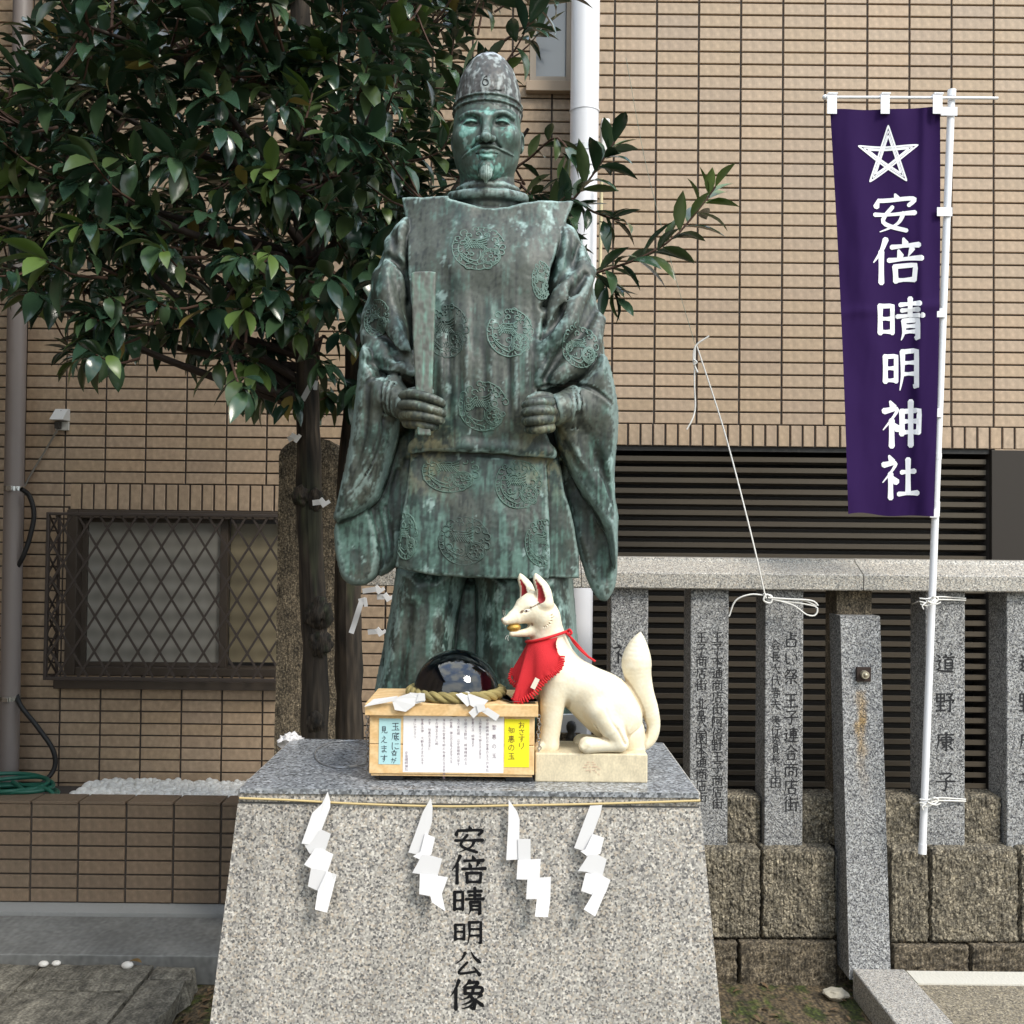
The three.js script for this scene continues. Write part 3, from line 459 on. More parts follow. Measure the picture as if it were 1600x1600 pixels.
  part(fence, 'plinth_core', box(fx(860), fx(1760), -0.14, fy(1335), zF - 0.19, zF - 0.02), grout);
  // leaning prop post bolted to the fence
  {
    const t = [P(1313, 962, 4.36), P(1375, 962, 4.36)], bt = [P(1327, 1511, 4.2), P(1392, 1511, 4.2)];
    const prop = thing('stone_prop', 'leaning granite prop post with rusty bolt stain, tied to the fence', 'prop post', V(bt[0].x, bt[0].y, bt[0].z));
    const g = new THREE.BoxGeometry(1, 1, 1, 16, 110, 1), p = g.attributes.position, col = new Float32Array(p.count * 3);
    for (let k = 0; k < p.count; k++) { const u = p.getX(k) + 0.5, v = p.getY(k) + 0.5, w = p.getZ(k) + 0.5, q = 0.79 - v; p.setXYZ(k, lerp(lerp(bt[0].x, bt[1].x, u), lerp(t[0].x, t[1].x, u), v), lerp(bt[0].y - 0.05, t[0].y, v), lerp(bt[0].z, t[0].z, v) - 0.15 * (1 - w));
      const s = w > 0.9 && q > 0 ? smoothstep(0.17 + 0.05 * n3(u * 3, v * 30, 2) - Math.abs(u - 0.47 - 0.05 * n3(1, v * 9, 3)), 0, 0.1) * (1 - smoothstep(q, 0.05, 0.34)) * (0.75 + 0.4 * n3(u * 14, v * 20, 5)) : 0; col.set([1, lerp(1, 0.66, clamp(s, 0, 1)), lerp(1, 0.28, clamp(s, 0, 1))], k * 3); }
    g.setAttribute('color', new THREE.BufferAttribute(col, 3)); g.computeVertexNormals();
    part(prop, 'shaft', metricUV(g, 2, 0.37, 0.2), M([1, 1, 1], 0.75, { map: greyGraniteTex, vertexColors: true, bumpMap: fineTex, bumpScale: 0.001 }));
    const c = P(1348, 1053, 4.33);
    part(prop, 'bolt_plate', box(c.x - 0.03, c.x + 0.03, c.y - 0.03, c.y + 0.03, c.z, c.z + 0.016, 0.002), M([0.03, 0.017, 0.012], 0.8));
    const n = new THREE.CylinderGeometry(0.016, 0.018, 0.022, 16); n.rotateX(Math.PI / 2); n.translate(c.x, c.y, c.z + 0.026);
    const n2 = new THREE.SphereGeometry(0.01, 12, 8); n2.translate(c.x, c.y, c.z + 0.036);
    part(prop, 'bolt', join([n, n2]), M([0.45, 0.40, 0.3], 0.4, { metalness: 0.6 }));
  }
  // end pillar behind the tree
  {
    const x0 = P(433, 900, 4.3).x, x1 = P(532, 900, 4.3).x, y1 = P(480, 684, 4.3).y, g = new THREE.BoxGeometry(x1 - x0, y1 + 0.12, 0.25, 14, 30, 6), p = g.attributes.position, H = (y1 + 0.12) / 2, W = (x1 - x0) / 2;
    for (let k = 0; k < p.count; k++) { let x = p.getX(k), y = p.getY(k), z = p.getZ(k); if (y > H - 0.001) y -= 0.0; const top = y > H - 0.06 ? (y - H + 0.06) / 0.06 : 0; y -= 0.05 * top * (Math.abs(x / W) ** 3); x *= 1 - 0.03 * top; z *= 1 - 0.15 * top; const n = 0.004 * fbm(x * 20, y * 20, z * 20); p.setXYZ(k, x + n, y + n, z + n); }
    g.computeVertexNormals(); g.translate((x0 + x1) / 2, y1 - H, -4.3 - 0.125);
    solo('stone_pillar', metricUV(g, 2), darkStone, 'tall weathered brown stone end pillar behind the tree trunk', 'pillar');
  }
}
// ---------- sculpting: distance fields joined smoothly and meshed with surface nets ----------
const smin = (a, b, k) => { if (k <= 0) return Math.min(a, b); const h = Math.max(k - Math.abs(a - b), 0) / k; return Math.min(a, b) - h * h * k * 0.25; };
function boxOf(pts, r) { const b = [9, 9, 9, -9, -9, -9]; for (const p of pts) for (let i = 0; i < 3; i++) { b[i] = Math.min(b[i], p[i] - r); b[i + 3] = Math.max(b[i + 3], p[i] + r); } return b; }
function segDist(x, y, z, a, b, ra, rb) {
  const ux = b[0] - a[0], uy = b[1] - a[1], uz = b[2] - a[2], wx = x - a[0], wy = y - a[1], wz = z - a[2], t = clamp((ux * wx + uy * wy + uz * wz) / (ux * ux + uy * uy + uz * uz + 1e-12), 0, 1);
  return Math.hypot(wx - ux * t, wy - uy * t, wz - uz * t) - (ra + (rb - ra) * t);
}
const U = (o, k = 0.012) => ({ ...o, k }), SUB = (o, k = 0.008) => ({ ...o, k, sub: true });
function chain(pts, radii) { const r = (i) => Array.isArray(radii) ? radii[Math.min(i, radii.length - 1)] : radii; return { box: boxOf(pts, Math.max(...[].concat(radii))), f: (x, y, z) => { let d = 9; for (let i = 0; i < pts.length - 1; i++) d = Math.min(d, segDist(x, y, z, pts[i], pts[i + 1], r(i), r(i + 1))); return d; } }; }
function smooth(pts, n = 6) { return new THREE.CatmullRomCurve3(pts.map((p) => V(...p))).getPoints((pts.length - 1) * n).map((p) => [p.x, p.y, p.z]); }
function ell(c, rx, ry, rz, yaw = 0, roll = 0, pitch = 0) {
  const m = new THREE.Matrix4().makeRotationFromEuler(new THREE.Euler(pitch, yaw, roll)).transpose(), e = m.elements, R0 = Math.max(rx, ry, rz);
  return { box: boxOf([c], R0), f: (x, y, z) => { const a = x - c[0], b = y - c[1], d = z - c[2], X = (e[0] * a + e[4] * b + e[8] * d), Y = (e[1] * a + e[5] * b + e[9] * d), Z = (e[2] * a + e[6] * b + e[10] * d);
    const k0 = Math.hypot(X / rx, Y / ry, Z / rz), k1 = Math.hypot(X / rx / rx, Y / ry / ry, Z / rz / rz); return k1 < 1e-9 ? -Math.min(rx, ry, rz) : k0 * (k0 - 1) / k1; } };
}
function polyDist(poly, x, y) {
  let d = 1e9, s = 1;
  for (let i = 0, j = poly.length - 1; i < poly.length; j = i++) {
    const a = poly[i], b = poly[j], ex = b[0] - a[0], ey = b[1] - a[1], wx = x - a[0], wy = y - a[1], t = clamp((wx * ex + wy * ey) / (ex * ex + ey * ey + 1e-12), 0, 1), dx = wx - ex * t, dy = wy - ey * t;
    d = Math.min(d, dx * dx + dy * dy);
    const c1 = y >= a[1], c2 = y < b[1], c3 = ex * wy > ey * wx; if ((c1 && c2 && c3) || (!c1 && !c2 && !c3)) s = -s;
  }
  return s * Math.sqrt(d);
}
function rounded(poly) { const o = []; for (let i = 0; i < poly.length; i++) { const a = poly[i], b = poly[(i + 1) % poly.length]; o.push([lerp(a[0], b[0], 0.2), lerp(a[1], b[1], 0.2)], [lerp(a[0], b[0], 0.8), lerp(a[1], b[1], 0.8)]); } return o; }
// a cushion: an outline swollen to hf in front and hb behind, its rim rounded over the width rad
function puff(poly, zc, hf, rad, hb = hf) {
  const zf = typeof zc === 'function' ? zc : () => zc, zs = poly.map((p) => zf(p[0], p[1]));
  return { box: boxOf([...poly.map((p, i) => [p[0], p[1], zs[i] + hf]), ...poly.map((p, i) => [p[0], p[1], zs[i] - hb])], 0.02), f: (x, y, z) => {
    const d2 = polyDist(poly, x, y), e = z - zf(x, y), dz = Math.abs(e); if (d2 >= 0) return Math.hypot(d2, dz);
    const t = Math.min(-d2 / rad, 1), q = Math.sqrt(1 - (1 - t) * (1 - t)), h = (e > 0 ? hf : hb) * q; return Math.max(dz - h, d2) * (dz > h ? 0.75 : 0.6); } };
}
function plate(poly, zc, h, r = 0.004) {
  const zf = typeof zc === 'function' ? zc : () => zc, zs = poly.map((p) => zf(p[0], p[1]));
  return { box: boxOf(poly.map((p, i) => [p[0], p[1], zs[i]]), h + 0.05), f: (x, y, z) => { const a = polyDist(poly, x, y) + r, b = Math.abs(z - zf(x, y)) - h + r; return (Math.min(Math.max(a, b), 0) + Math.hypot(Math.max(a, 0), Math.max(b, 0)) - r) * 0.85; } };
}
function field(ops, x, y, z) { let d = 0.06; for (const o of ops) d = o.sub ? -smin(-d, o.f(x, y, z), o.k) : o.only ? Math.max(d, o.f(x, y, z)) : smin(d, o.f(x, y, z), o.k); return d; }
function sculpt(ops, h, colour, disp) {
  const lo = [9, 9, 9], hi = [-9, -9, -9]; for (const o of ops) if (!o.sub && !o.only) for (let i = 0; i < 3; i++) { lo[i] = Math.min(lo[i], o.box[i] - 3 * h); hi[i] = Math.max(hi[i], o.box[i + 3] + 3 * h); }
  const B = 8, nb = [0, 1, 2].map((i) => Math.ceil((hi[i] - lo[i]) / h / B)), [nx, ny, nz] = nb.map((n) => n * B), val = new Float32Array(nx * ny * nz).fill(0.05), lists = new Array(nb[0] * nb[1] * nb[2]);
  const mar = 0.03, half = B * h / 2, diag = half * 1.75 * 1.35 + 0.004, id = (i, j, k) => (k * ny + j) * nx + i;
  for (let bz = 0; bz < nb[2]; bz++) for (let by = 0; by < nb[1]; by++) for (let bx = 0; bx < nb[0]; bx++) {
    const c = [lo[0] + bx * B * h + half, lo[1] + by * B * h + half, lo[2] + bz * B * h + half];
    const list = ops.filter((o) => o.only || [0, 1, 2].every((i) => c[i] + half + mar > o.box[i] && c[i] - half - mar < o.box[i + 3]));
    lists[(bz * nb[1] + by) * nb[0] + bx] = list; if (!list.some((o) => !o.sub && !o.only)) continue;
    const dc = field(list, ...c), far = Math.abs(dc) > diag * 1.2;
    for (let k = 0; k < B; k++) for (let j = 0; j < B; j++) for (let i = 0; i < B; i++) {
      const I = bx * B + i, J = by * B + j, K = bz * B + k, x = lo[0] + I * h, y = lo[1] + J * h, z = lo[2] + K * h;
      val[id(I, J, K)] = far ? dc : field(list, x, y, z) + (disp ? disp(x, y, z) : 0);
    }
  }
  const map = new Int32Array(nx * ny * nz).fill(-1), pos = [], idx = [], E = [[0, 1], [2, 3], [4, 5], [6, 7], [0, 2], [1, 3], [4, 6], [5, 7], [0, 4], [1, 5], [2, 6], [3, 7]], off = [0, 1, nx, nx + 1, nx * ny, nx * ny + 1, nx * ny + nx, nx * ny + nx + 1];
  for (let k = 0; k < nz - 1; k++) for (let j = 0; j < ny - 1; j++) for (let i = 0; i < nx - 1; i++) {
    const b = id(i, j, k); let mask = 0; for (let q = 0; q < 8; q++) if (val[b + off[q]] < 0) mask |= 1 << q; if (mask === 0 || mask === 255) continue;
    let sx = 0, sy = 0, sz = 0, n = 0;
    for (const [p, q] of E) { const va = val[b + off[p]], vb = val[b + off[q]]; if ((va < 0) === (vb < 0)) continue; const t = va / (va - vb); sx += lerp(p & 1, q & 1, t); sy += lerp((p >> 1) & 1, (q >> 1) & 1, t); sz += lerp((p >> 2) & 1, (q >> 2) & 1, t); n++; }
    map[b] = pos.length / 3; pos.push(lo[0] + (i + sx / n) * h, lo[1] + (j + sy / n) * h, lo[2] + (k + sz / n) * h);
  }
  const quad = (a, b, c, d, flip) => { if (a < 0 || b < 0 || c < 0 || d < 0) return; flip ? idx.push(a, b, c, a, c, d) : idx.push(a, c, b, a, d, c); };
  for (let k = 1; k < nz - 1; k++) for (let j = 1; j < ny - 1; j++) for (let i = 1; i < nx - 1; i++) {
    const b = id(i, j, k), s = val[b] < 0;
    if (s !== val[b + 1] < 0) quad(map[b], map[b - nx], map[b - nx - nx * ny], map[b - nx * ny], s);
    if (s !== val[b + nx] < 0) quad(map[b], map[b - nx * ny], map[b - 1 - nx * ny], map[b - 1], s);
    if (s !== val[b + nx * ny] < 0) quad(map[b], map[b - 1], map[b - 1 - nx], map[b - nx], s);
  }
  const N = pos.length / 3, nor = new Float32Array(N * 3), col = colour ? new Float32Array(N * 3) : null, e = h * 0.8;
  for (let v = 0; v < N; v++) {
    const [x, y, z] = [pos[v * 3], pos[v * 3 + 1], pos[v * 3 + 2]], li = [0, 1, 2].map((q) => clamp(Math.floor((pos[v * 3 + q] - lo[q]) / (B * h)), 0, nb[q] - 1)), l = lists[(li[2] * nb[1] + li[1]) * nb[0] + li[0]];
    const f = (a, b, c) => field(l, a, b, c) + (disp ? disp(a, b, c) : 0);
    let gx = f(x + e, y, z) - f(x - e, y, z), gy = f(x, y + e, z) - f(x, y - e, z), gz = f(x, y, z + e) - f(x, y, z - e); const L = Math.hypot(gx, gy, gz) || 1; gx /= L; gy /= L; gz /= L;
    nor[v * 3] = gx; nor[v * 3 + 1] = gy; nor[v * 3 + 2] = gz;
    if (col) { const e2 = 0.009, q = (a, b, c) => field(l, a, b, c), cv = q(x + e2, y, z) + q(x - e2, y, z) + q(x, y + e2, z) + q(x, y - e2, z) + q(x, y, z + e2) + q(x, y, z - e2) - 6 * q(x, y, z); const c = colour(x, y, z, gx, gy, gz, cv / e2); col[v * 3] = c[0]; col[v * 3 + 1] = c[1]; col[v * 3 + 2] = c[2]; }
  }
  const g = new THREE.BufferGeometry(); g.setAttribute('position', new THREE.Float32BufferAttribute(pos, 3)); g.setAttribute('normal', new THREE.BufferAttribute(nor, 3)); if (col) g.setAttribute('color', new THREE.BufferAttribute(col, 3)); g.setIndex(idx); return g;
}
// ---------- granite pedestal ----------
const PF = 2.25, PB = 2.79, PT = 1.19, PX = P(733.5, 1231, PF).x, PW = 1.011 / 2;
{
  const ped = thing('stone_pedestal', 'tapered grey granite pedestal with carved black lettering beneath the bronze statue', 'pedestal', V(PX, -0.12, -(PF + PB) / 2));
  const a = 0.09, hB = PT - 0.034 + 0.12;
  part(ped, 'top_slab', metricUV(box(PX - PW, PX + PW, PT - 0.031, PT, -PB, -PF, 0.004), 2), granite);
  // polished upper face, let in 1 mm proud inside the slab's edge
  part(ped, 'polished_face', metricUV(box(PX - PW + 0.005, PX + PW - 0.005, PT - 0.01, PT + 0.001, -PB + 0.005, -PF + 0.005), 2), polished);
  const g = new THREE.BoxGeometry(1, 1, 1, 60, 40, 12), p = g.attributes.position, col = new Float32Array(p.count * 3);
  for (let i = 0; i < p.count; i++) { const x = p.getX(i), y = p.getY(i), z = p.getZ(i), t = 0.5 - y, s = a * hB * t; { const st = fbm(x * 13, y * 1.2, z * 9, 3), bl = fbm(x * 3.2, y * 3.2, z * 3 + 5, 3), k = 1.0 - 0.16 * smoothstep(st, 0.02, 0.4) - 0.10 * smoothstep(bl, 0.0, 0.4) + 0.06 * bl; col.set([k, k * 0.995, k * 0.985], i * 3); } p.setXYZ(i, PX + x * 2 * (PW + s), lerp(PT - 0.034, -0.12, t), -(PF + PB) / 2 + z * 2 * ((PB - PF) / 2 + s)); }
  g.setAttribute('color', new THREE.BufferAttribute(col, 3)); g.computeVertexNormals(); const body = part(ped, 'body', metricUV(g, 2, 0.3, 0.1), M([1.04, 1.04, 1.04], 0.6, { map: graniteTex, vertexColors: true, bumpMap: fineTex, bumpScale: 0.0008 }));
  part(ped, 'joint', box(PX - PW + 0.003, PX + PW - 0.003, PT - 0.035, PT - 0.03, -PB + 0.003, -PF - 0.003), M([0.1, 0.1, 0.1], 0.9));
  const cx = P(733, 1400, 2.22).x, face = (u, v, l) => { const r = ray(u, v), O = V(0, EYE, 0), y0 = PT - 0.034, n = V(0, a, 1).normalize(), q = V(0, y0, -PF), t = q.clone().sub(O).dot(n) / r.dot(n); return r.multiplyScalar(t).add(O).addScaledVector(n, l); };
  characters(body, [['安', 733, 1291, 41, 0, 1.24], ['倍', 732, 1337, 43, 0, 1.24], ['晴', 732, 1387, 42, 0, 1.13], ['明', 732, 1439, 37, 0, 1.22], ['公', 732, 1487, 37, 0, 1.13], ['像', 730, 1532, 45, 0, 1.18]], face, { weight: 13, lift: 0.0008 }, M([0.008, 0.008, 0.009], 0.9, { specularIntensity: 0.3, side: THREE.DoubleSide }));
}
// ---------- bronze statue ----------
const SD = 2.66, SO = P(758, 835, SD); SO.y = 1.19;              // the statue's axis; its feet stand on the pedestal
const sp = (px, py, z = 0) => { const p = P(px, py, SD - z); return [p.x - SO.x, p.y - SO.y, z]; };
const flat = (list, z) => list.map(([a, b]) => sp(a, b, z));
const smoothPoly = (list, z, n = 2) => { let p = flat(list, z); for (let i = 0; i < n; i++) p = rounded(p); return p; };
const tex = [[0.024, 0.044, 0.037], [0.064, 0.074, 0.060], [0.108, 0.205, 0.170], [0.31, 0.43, 0.405], [0.19, 0.175, 0.095], [0.018, 0.024, 0.022]];
const mixc = (a, b, t) => [lerp(a[0], b[0], t), lerp(a[1], b[1], t), lerp(a[2], b[2], t)];
// patina: brown and green bronze, rain streaks, verdigris in patches, chalky where rain lies, ochre lichen round the waist
function patina(x, y, z, nx, ny, nz, cv) {
  const big = fbm(x * 5, y * 4, z * 5 + 3, 3), mid = fbm(x * 20, y * 15, z * 20 + 9, 3), fine = fbm(x * 90, y * 70, z * 90, 2), streak = fbm(x * 75, y * 3.0, z * 60 + 20, 3), low = smoothstep(0.95 - y, 0, 0.4);
  let c = mixc(tex[1], tex[0], smoothstep(big * 1.2 + 0.45 * streak + 0.35 * low, -0.25, 0.55));
  c = mixc(c, tex[2], (0.5 + 0.12 * low) * smoothstep(0.6 * mid + 0.55 * streak + 0.5 * big + 0.12 * low + 0.15 * fine, 0.02, 0.5));
  c = mixc(c, tex[5], 0.75 * smoothstep(-streak - 0.25 * fine - 0.2 * mid, 0.18, 0.5));
  c = mixc(c, tex[3], 0.85 * smoothstep(ny * 0.85 + 0.45 * mid + 0.2 * fine + 0.5 * big + (y > 1.2 ? 0.2 : 0), 0.6, 0.95));
  c = mixc(c, tex[3], 0.42 * smoothstep(cv * 1.0 + 0.45 * fine + 0.6 * mid, 0.45, 0.9));              // worn on edges
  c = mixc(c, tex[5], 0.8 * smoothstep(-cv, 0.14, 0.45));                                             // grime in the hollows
  c = mixc(c, tex[3], 0.65 * smoothstep(fbm(x * 16 + 40, y * 9, z * 16, 4) + 0.4 * big + 0.22 * fine, 0.5, 0.66));
  const waist = Math.exp(-(((y - 0.77) / 0.09) ** 2)) * smoothstep(Math.abs(x), 0.03, 0.15) * smoothstep(0.24 - Math.abs(x), 0, 0.06);
  c = mixc(c, tex[4], 0.8 * waist * smoothstep(mid + 0.4 * fine, -0.15, 0.25));
  const k = 0.94 + 0.34 * fine + 0.24 * streak; return [c[0] * k, c[1] * k, c[2] * k];
}
const castMat = M([1, 1, 1], 0.5, { vertexColors: true, bumpMap: null });
const statue = thing('bronze_statue', 'life-size green bronze statue of a robed man in tall cap standing on the pedestal', 'statue', SO);
const grv = (pts, r, k = 0.012) => SUB(chain(smooth(pts.map((p) => sp(...p)), 5), r), k), rdg = (pts, r, k = 0.02) => U(chain(smooth(pts.map((p) => sp(p[0], p[1], p[2] - (k > 0.02 ? 0.006 : 0))), 5), r), k > 0.02 ? 0.05 : k);
const robeOps = [];
{
  const o = robeOps, panelZ = (x, y) => 0.118 - 1.15 * Math.max(0, Math.abs(x) - 0.03) ** 2 * (y > 1.2 ? 1 : 0.9) + 0.028 * Math.exp(-(((y - 0.93) / 0.2) ** 2)) - 0.05 * smoothstep(y, 1.22, 1.45) + (0.0035 * Math.sin(x * 95 + 1.5 * n3(0, y * 2, 3)) + 0.002 * Math.sin(x * 210 + y * 5)) * smoothstep(1.25 - y, 0, 0.35) * smoothstep(y, 0.8, 0.9) + 0.006 * n3(x * 9, y * 6, 4);
  // trunk and back
  o.push(U(puff(smoothPoly([[640, 315], [700, 306], [820, 312], [885, 322], [890, 420], [905, 600], [900, 760], [620, 760], [610, 600], [625, 420]], 0), -0.03, 0.10, 0.13), 0.01));
  // hakama: two legs with a dark pleat between
  const hz = (x, y) => -0.02 + 0.02 * (y < 0.3 ? 1 : 0);
  o.push(U(puff(smoothPoly([[616, 870], [608, 934], [599, 982], [590, 1031], [580, 1077], [570, 1182], [716, 1182], [706, 1040], [716, 970], [729, 905], [734, 870]], 0.05), -0.03, 0.135, 0.10), 0.006));
  o.push(U(puff(smoothPoly([[739, 870], [740, 920], [741, 1000], [738, 1182], [924, 1182], [912, 1060], [905, 990], [899, 920], [896, 870]], 0.05), -0.03, 0.135, 0.10), 0.006));
  o.push(U(puff(flat([[700, 900], [780, 900], [780, 1182], [690, 1182]], 0), -0.05, 0.06, 0.05), 0.004));
  o.push(grv([[668, 930, 0.105], [655, 1010, 0.112], [640, 1120, 0.115]], [0.006, 0.012, 0.012], 0.03), grv([[640, 950, 0.09], [622, 1040, 0.095], [606, 1140, 0.1]], [0.004, 0.01, 0.01], 0.03), grv([[800, 930, 0.11], [806, 1020, 0.115], [815, 1140, 0.12]], [0.006, 0.012, 0.012], 0.03), grv([[856, 930, 0.1], [868, 1020, 0.105], [885, 1140, 0.105]], [0.005, 0.012, 0.012], 0.03));
  // skirt panels below the belt
  const skirtZ = (x, y) => 0.108 - 1.0 * Math.max(0, Math.abs(x - 0.0) - 0.04) ** 2 + 0.03 * smoothstep(0.8 - y, 0, 0.3) + 0.004 * Math.sin(x * 30 + 1);
  o.push(U(puff(smoothPoly([[640, 690], [880, 700], [905, 880], [610, 880]], 0.0), -0.02, 0.11, 0.1), 0.004));
  o.push(U(plate(flat([[850, 715], [872, 716], [884, 768], [897, 820], [905, 866], [905, 903], [850, 903]], 0.08), (x, y) => 0.088 - 0.9 * (Math.abs(x) - 0.1) ** 2, 0.012, 0.008), 0.004));
  o.push(U(plate([...flat([[644, 700], [636, 755], [627, 818], [618, 885]], 0.1), ...smooth(flat([[618, 887], [662, 896], [724, 901.5], [772, 903.5], [857, 904.5]], 0.125), 3), ...flat([[859, 885], [857, 787], [855, 729], [863, 704]], 0.1)], skirtZ, 0.013, 0.009), 0.003));
  // under-robe between the skirt and the hanging sleeve, viewer's left
  o.push(U(puff(smoothPoly([[655, 660], [612, 680], [590, 755], [560, 800], [572, 830], [590, 870], [588, 905], [612, 893], [628, 870], [645, 790], [660, 715]], 0.03), 0.0, 0.05, 0.025), 0.01));
  o.push(grv([[636, 720, 0.055], [622, 770, 0.06], [608, 830, 0.06]], 0.006, 0.012), grv([[622, 735, 0.05], [606, 790, 0.055]], 0.004, 0.01));
  // upper sleeves, shoulder to forearm
  const slZ = (x, y) => 0.01 + 0.055 * smoothstep(1.25 - y, 0, 0.4) - 0.25 * Math.max(0, Math.abs(x) - 0.22);
  o.push(U(puff(smoothPoly([[640, 330], [604, 366], [586, 414], [573, 456], [560, 488], [562, 521], [567, 553], [562, 590], [572, 612], [602, 596], [632, 592], [652, 604], [656, 500], [652, 400]], 0.04), slZ, 0.085, 0.085), 0.012));
  o.push(U(puff(smoothPoly([[872, 335], [903, 363], [918, 404], [933, 456], [942, 508], [946, 553], [954, 590], [963, 628], [935, 610], [890, 600], [838, 612], [830, 560], [842, 480], [852, 400]], 0.04), slZ, 0.085, 0.085), 0.012));
  // folds of the sleeves
  o.push(rdg([[634, 352, 0.06], [612, 400, 0.095], [602, 450, 0.11]], [0.008, 0.016, 0.01], 0.03), rdg([[590, 430, 0.06], [606, 470, 0.11], [630, 530, 0.14], [645, 580, 0.15]], [0.010, 0.018, 0.018, 0.012], 0.03), rdg([[572, 520, 0.06], [590, 555, 0.11], [615, 580, 0.145]], [0.01, 0.016, 0.014], 0.03));
  o.push(grv([[612, 372, 0.085], [622, 430, 0.115], [640, 500, 0.14], [648, 555, 0.15]], [0.006, 0.012, 0.014, 0.008], 0.025), grv([[577, 490, 0.075], [598, 512, 0.12], [622, 556, 0.145]], [0.004, 0.013, 0.008], 0.025));
  o.push(rdg([[893, 362, 0.055], [880, 440, 0.10], [862, 520, 0.13], [848, 590, 0.14]], [0.008, 0.016, 0.018, 0.012], 0.03), rdg([[918, 410, 0.05], [908, 460, 0.10], [886, 510, 0.13], [862, 550, 0.145], [846, 600, 0.14]], [0.008, 0.015, 0.017, 0.015, 0.01], 0.03), rdg([[934, 500, 0.06], [915, 560, 0.10], [880, 590, 0.13]], [0.012, 0.016, 0.012], 0.03));
  o.push(grv([[905, 385, 0.07], [888, 460, 0.115], [866, 520, 0.14], [850, 566, 0.15]], [0.005, 0.011, 0.012, 0.008], 0.025), grv([[926, 470, 0.08], [905, 510, 0.12], [876, 548, 0.145], [854, 596, 0.15]], [0.005, 0.010, 0.012, 0.008], 0.025));
  // hanging sleeves: outer cloth, then the lining seen inside
  const drZ = (x, y) => 0.065 + 0.04 * smoothstep(y, 0.6, 1.0);
  o.push(U(puff(smoothPoly([[565, 540], [582, 548], [592, 582], [607, 596], [623, 626], [626, 664], [621, 690], [611, 722], [601, 755], [588, 783], [560, 803], [518, 820], [529, 765], [542, 706], [553, 641], [559, 602]], 0.09, 1), drZ, 0.048, 0.035, 0.06), 0.02));
  o.push(U(puff(smoothPoly([[519, 818], [521, 862], [531, 903], [545, 915], [568, 917], [587, 905], [598, 878], [595, 846], [587, 812], [580, 785], [545, 795]], 0.05), 0.03, 0.036, 0.022, 0.03), 0.004));
  o.push(rdg([[590, 610, 0.13], [584, 660, 0.135], [566, 730, 0.12], [536, 800, 0.09]], [0.006, 0.012, 0.012, 0.006], 0.03), grv([[604, 640, 0.145], [600, 690, 0.14], [580, 740, 0.125], [545, 790, 0.1]], [0.0025, 0.003, 0.003, 0.0025], 0.003), grv([[600, 628, 0.145], [594, 690, 0.14], [572, 740, 0.125], [536, 792, 0.1]], [0.0025, 0.003, 0.003, 0.0025], 0.003), grv([[575, 610, 0.10], [566, 670, 0.10], [550, 740, 0.09]], [0.006, 0.011, 0.008], 0.025));
  o.push(U(puff(smoothPoly([[862, 626], [885, 606], [905, 598], [925, 575], [940, 552], [951, 565], [964, 622], [967, 667], [962, 716], [962, 768], [967, 826], [968, 872], [961, 900], [950, 836], [931, 800], [905, 768], [885, 729], [866, 690]], 0.09, 1), drZ, 0.05, 0.035, 0.06), 0.02));
  o.push(U(puff(smoothPoly([[868, 700], [872, 720], [880, 768], [893, 820], [906, 872], [915, 900], [925, 924], [935, 938], [949, 942], [962, 920], [968, 872], [960, 830], [935, 790], [905, 750], [885, 710]], 0.03), 0.018, 0.03, 0.035, 0.03), 0.004));
  o.push(SUB(chain(smooth([sp(884, 745, 0.065), sp(906, 800, 0.062), sp(930, 850, 0.06), sp(945, 900, 0.058)], 5), [0.008, 0.016, 0.02, 0.012]), 0.02));
  o.push(grv([[905, 640, 0.145], [920, 690, 0.14], [945, 750, 0.11], [958, 800, 0.09]], [0.005, 0.010, 0.010, 0.006], 0.025), rdg([[890, 650, 0.13], [898, 700, 0.125], [920, 750, 0.11], [948, 810, 0.08]], [0.006, 0.010, 0.010, 0.006], 0.025));
  // cuffs round the wrists
  o.push(U(chain([sp(590, 616, 0.09), sp(612, 620, 0.135), sp(628, 632, 0.165)], [0.045, 0.043, 0.036]), 0.02), U(chain([sp(915, 640, 0.1), sp(890, 638, 0.14), sp(872, 640, 0.165)], [0.05, 0.046, 0.04]), 0.02));
  for (const [q, s] of [[0, -1], [1, -1], [2, -1]]) o.push(SUB(chain(ring(sp(606 + q * 6, 620 + q * 3, 0.13 + q * 0.01), 0.046 - q * 0.002, 0.5), 0.0022), 0.002), SUB(chain(ring(sp(884 + q * 7, 640, 0.148 - q * 0.01), 0.047 + q * 0.002, -0.5), 0.0022), 0.002));
  o.push(SUB(ell(sp(636, 640, 0.185), 0.02, 0.034, 0.02), 0.006), SUB(ell(sp(862, 645, 0.19), 0.018, 0.036, 0.02), 0.006));
  // the robe's broad front, bloused over the belt
  o.push(U(plate([...flat([[627, 308.5]], 0.03), ...flat([[660, 307], [701, 308]], 0.06), ...smooth(flat([[701, 308], [735, 318], [769, 324], [795, 321], [820, 314]], 0.09), 3), ...flat([[858, 314]], 0.06), ...flat([[895.5, 316]], 0.03), ...flat([[880, 358], [860, 423], [850, 482], [842, 544], [838, 600], [842, 650], [862, 700], [865, 714]], 0.1), ...smooth(flat([[865, 715], [800, 710], [740, 704], [641, 706]], 0.13), 3), ...flat([[650, 670], [650, 600], [646, 527], [639, 423], [634, 349]], 0.1)], panelZ, 0.011, 0.006), 0.004));
  o.push(rdg([[645, 699, 0.115], [700, 698, 0.128], [758, 699, 0.135], [820, 704, 0.128], [862, 708, 0.112]], 0.0105, 0.02), grv([[640, 712, 0.108], [668, 710, 0.121], [700, 709, 0.128], [758, 710, 0.130], [820, 716, 0.128], [850, 719, 0.118], [866, 720, 0.106]], 0.0075, 0.004));
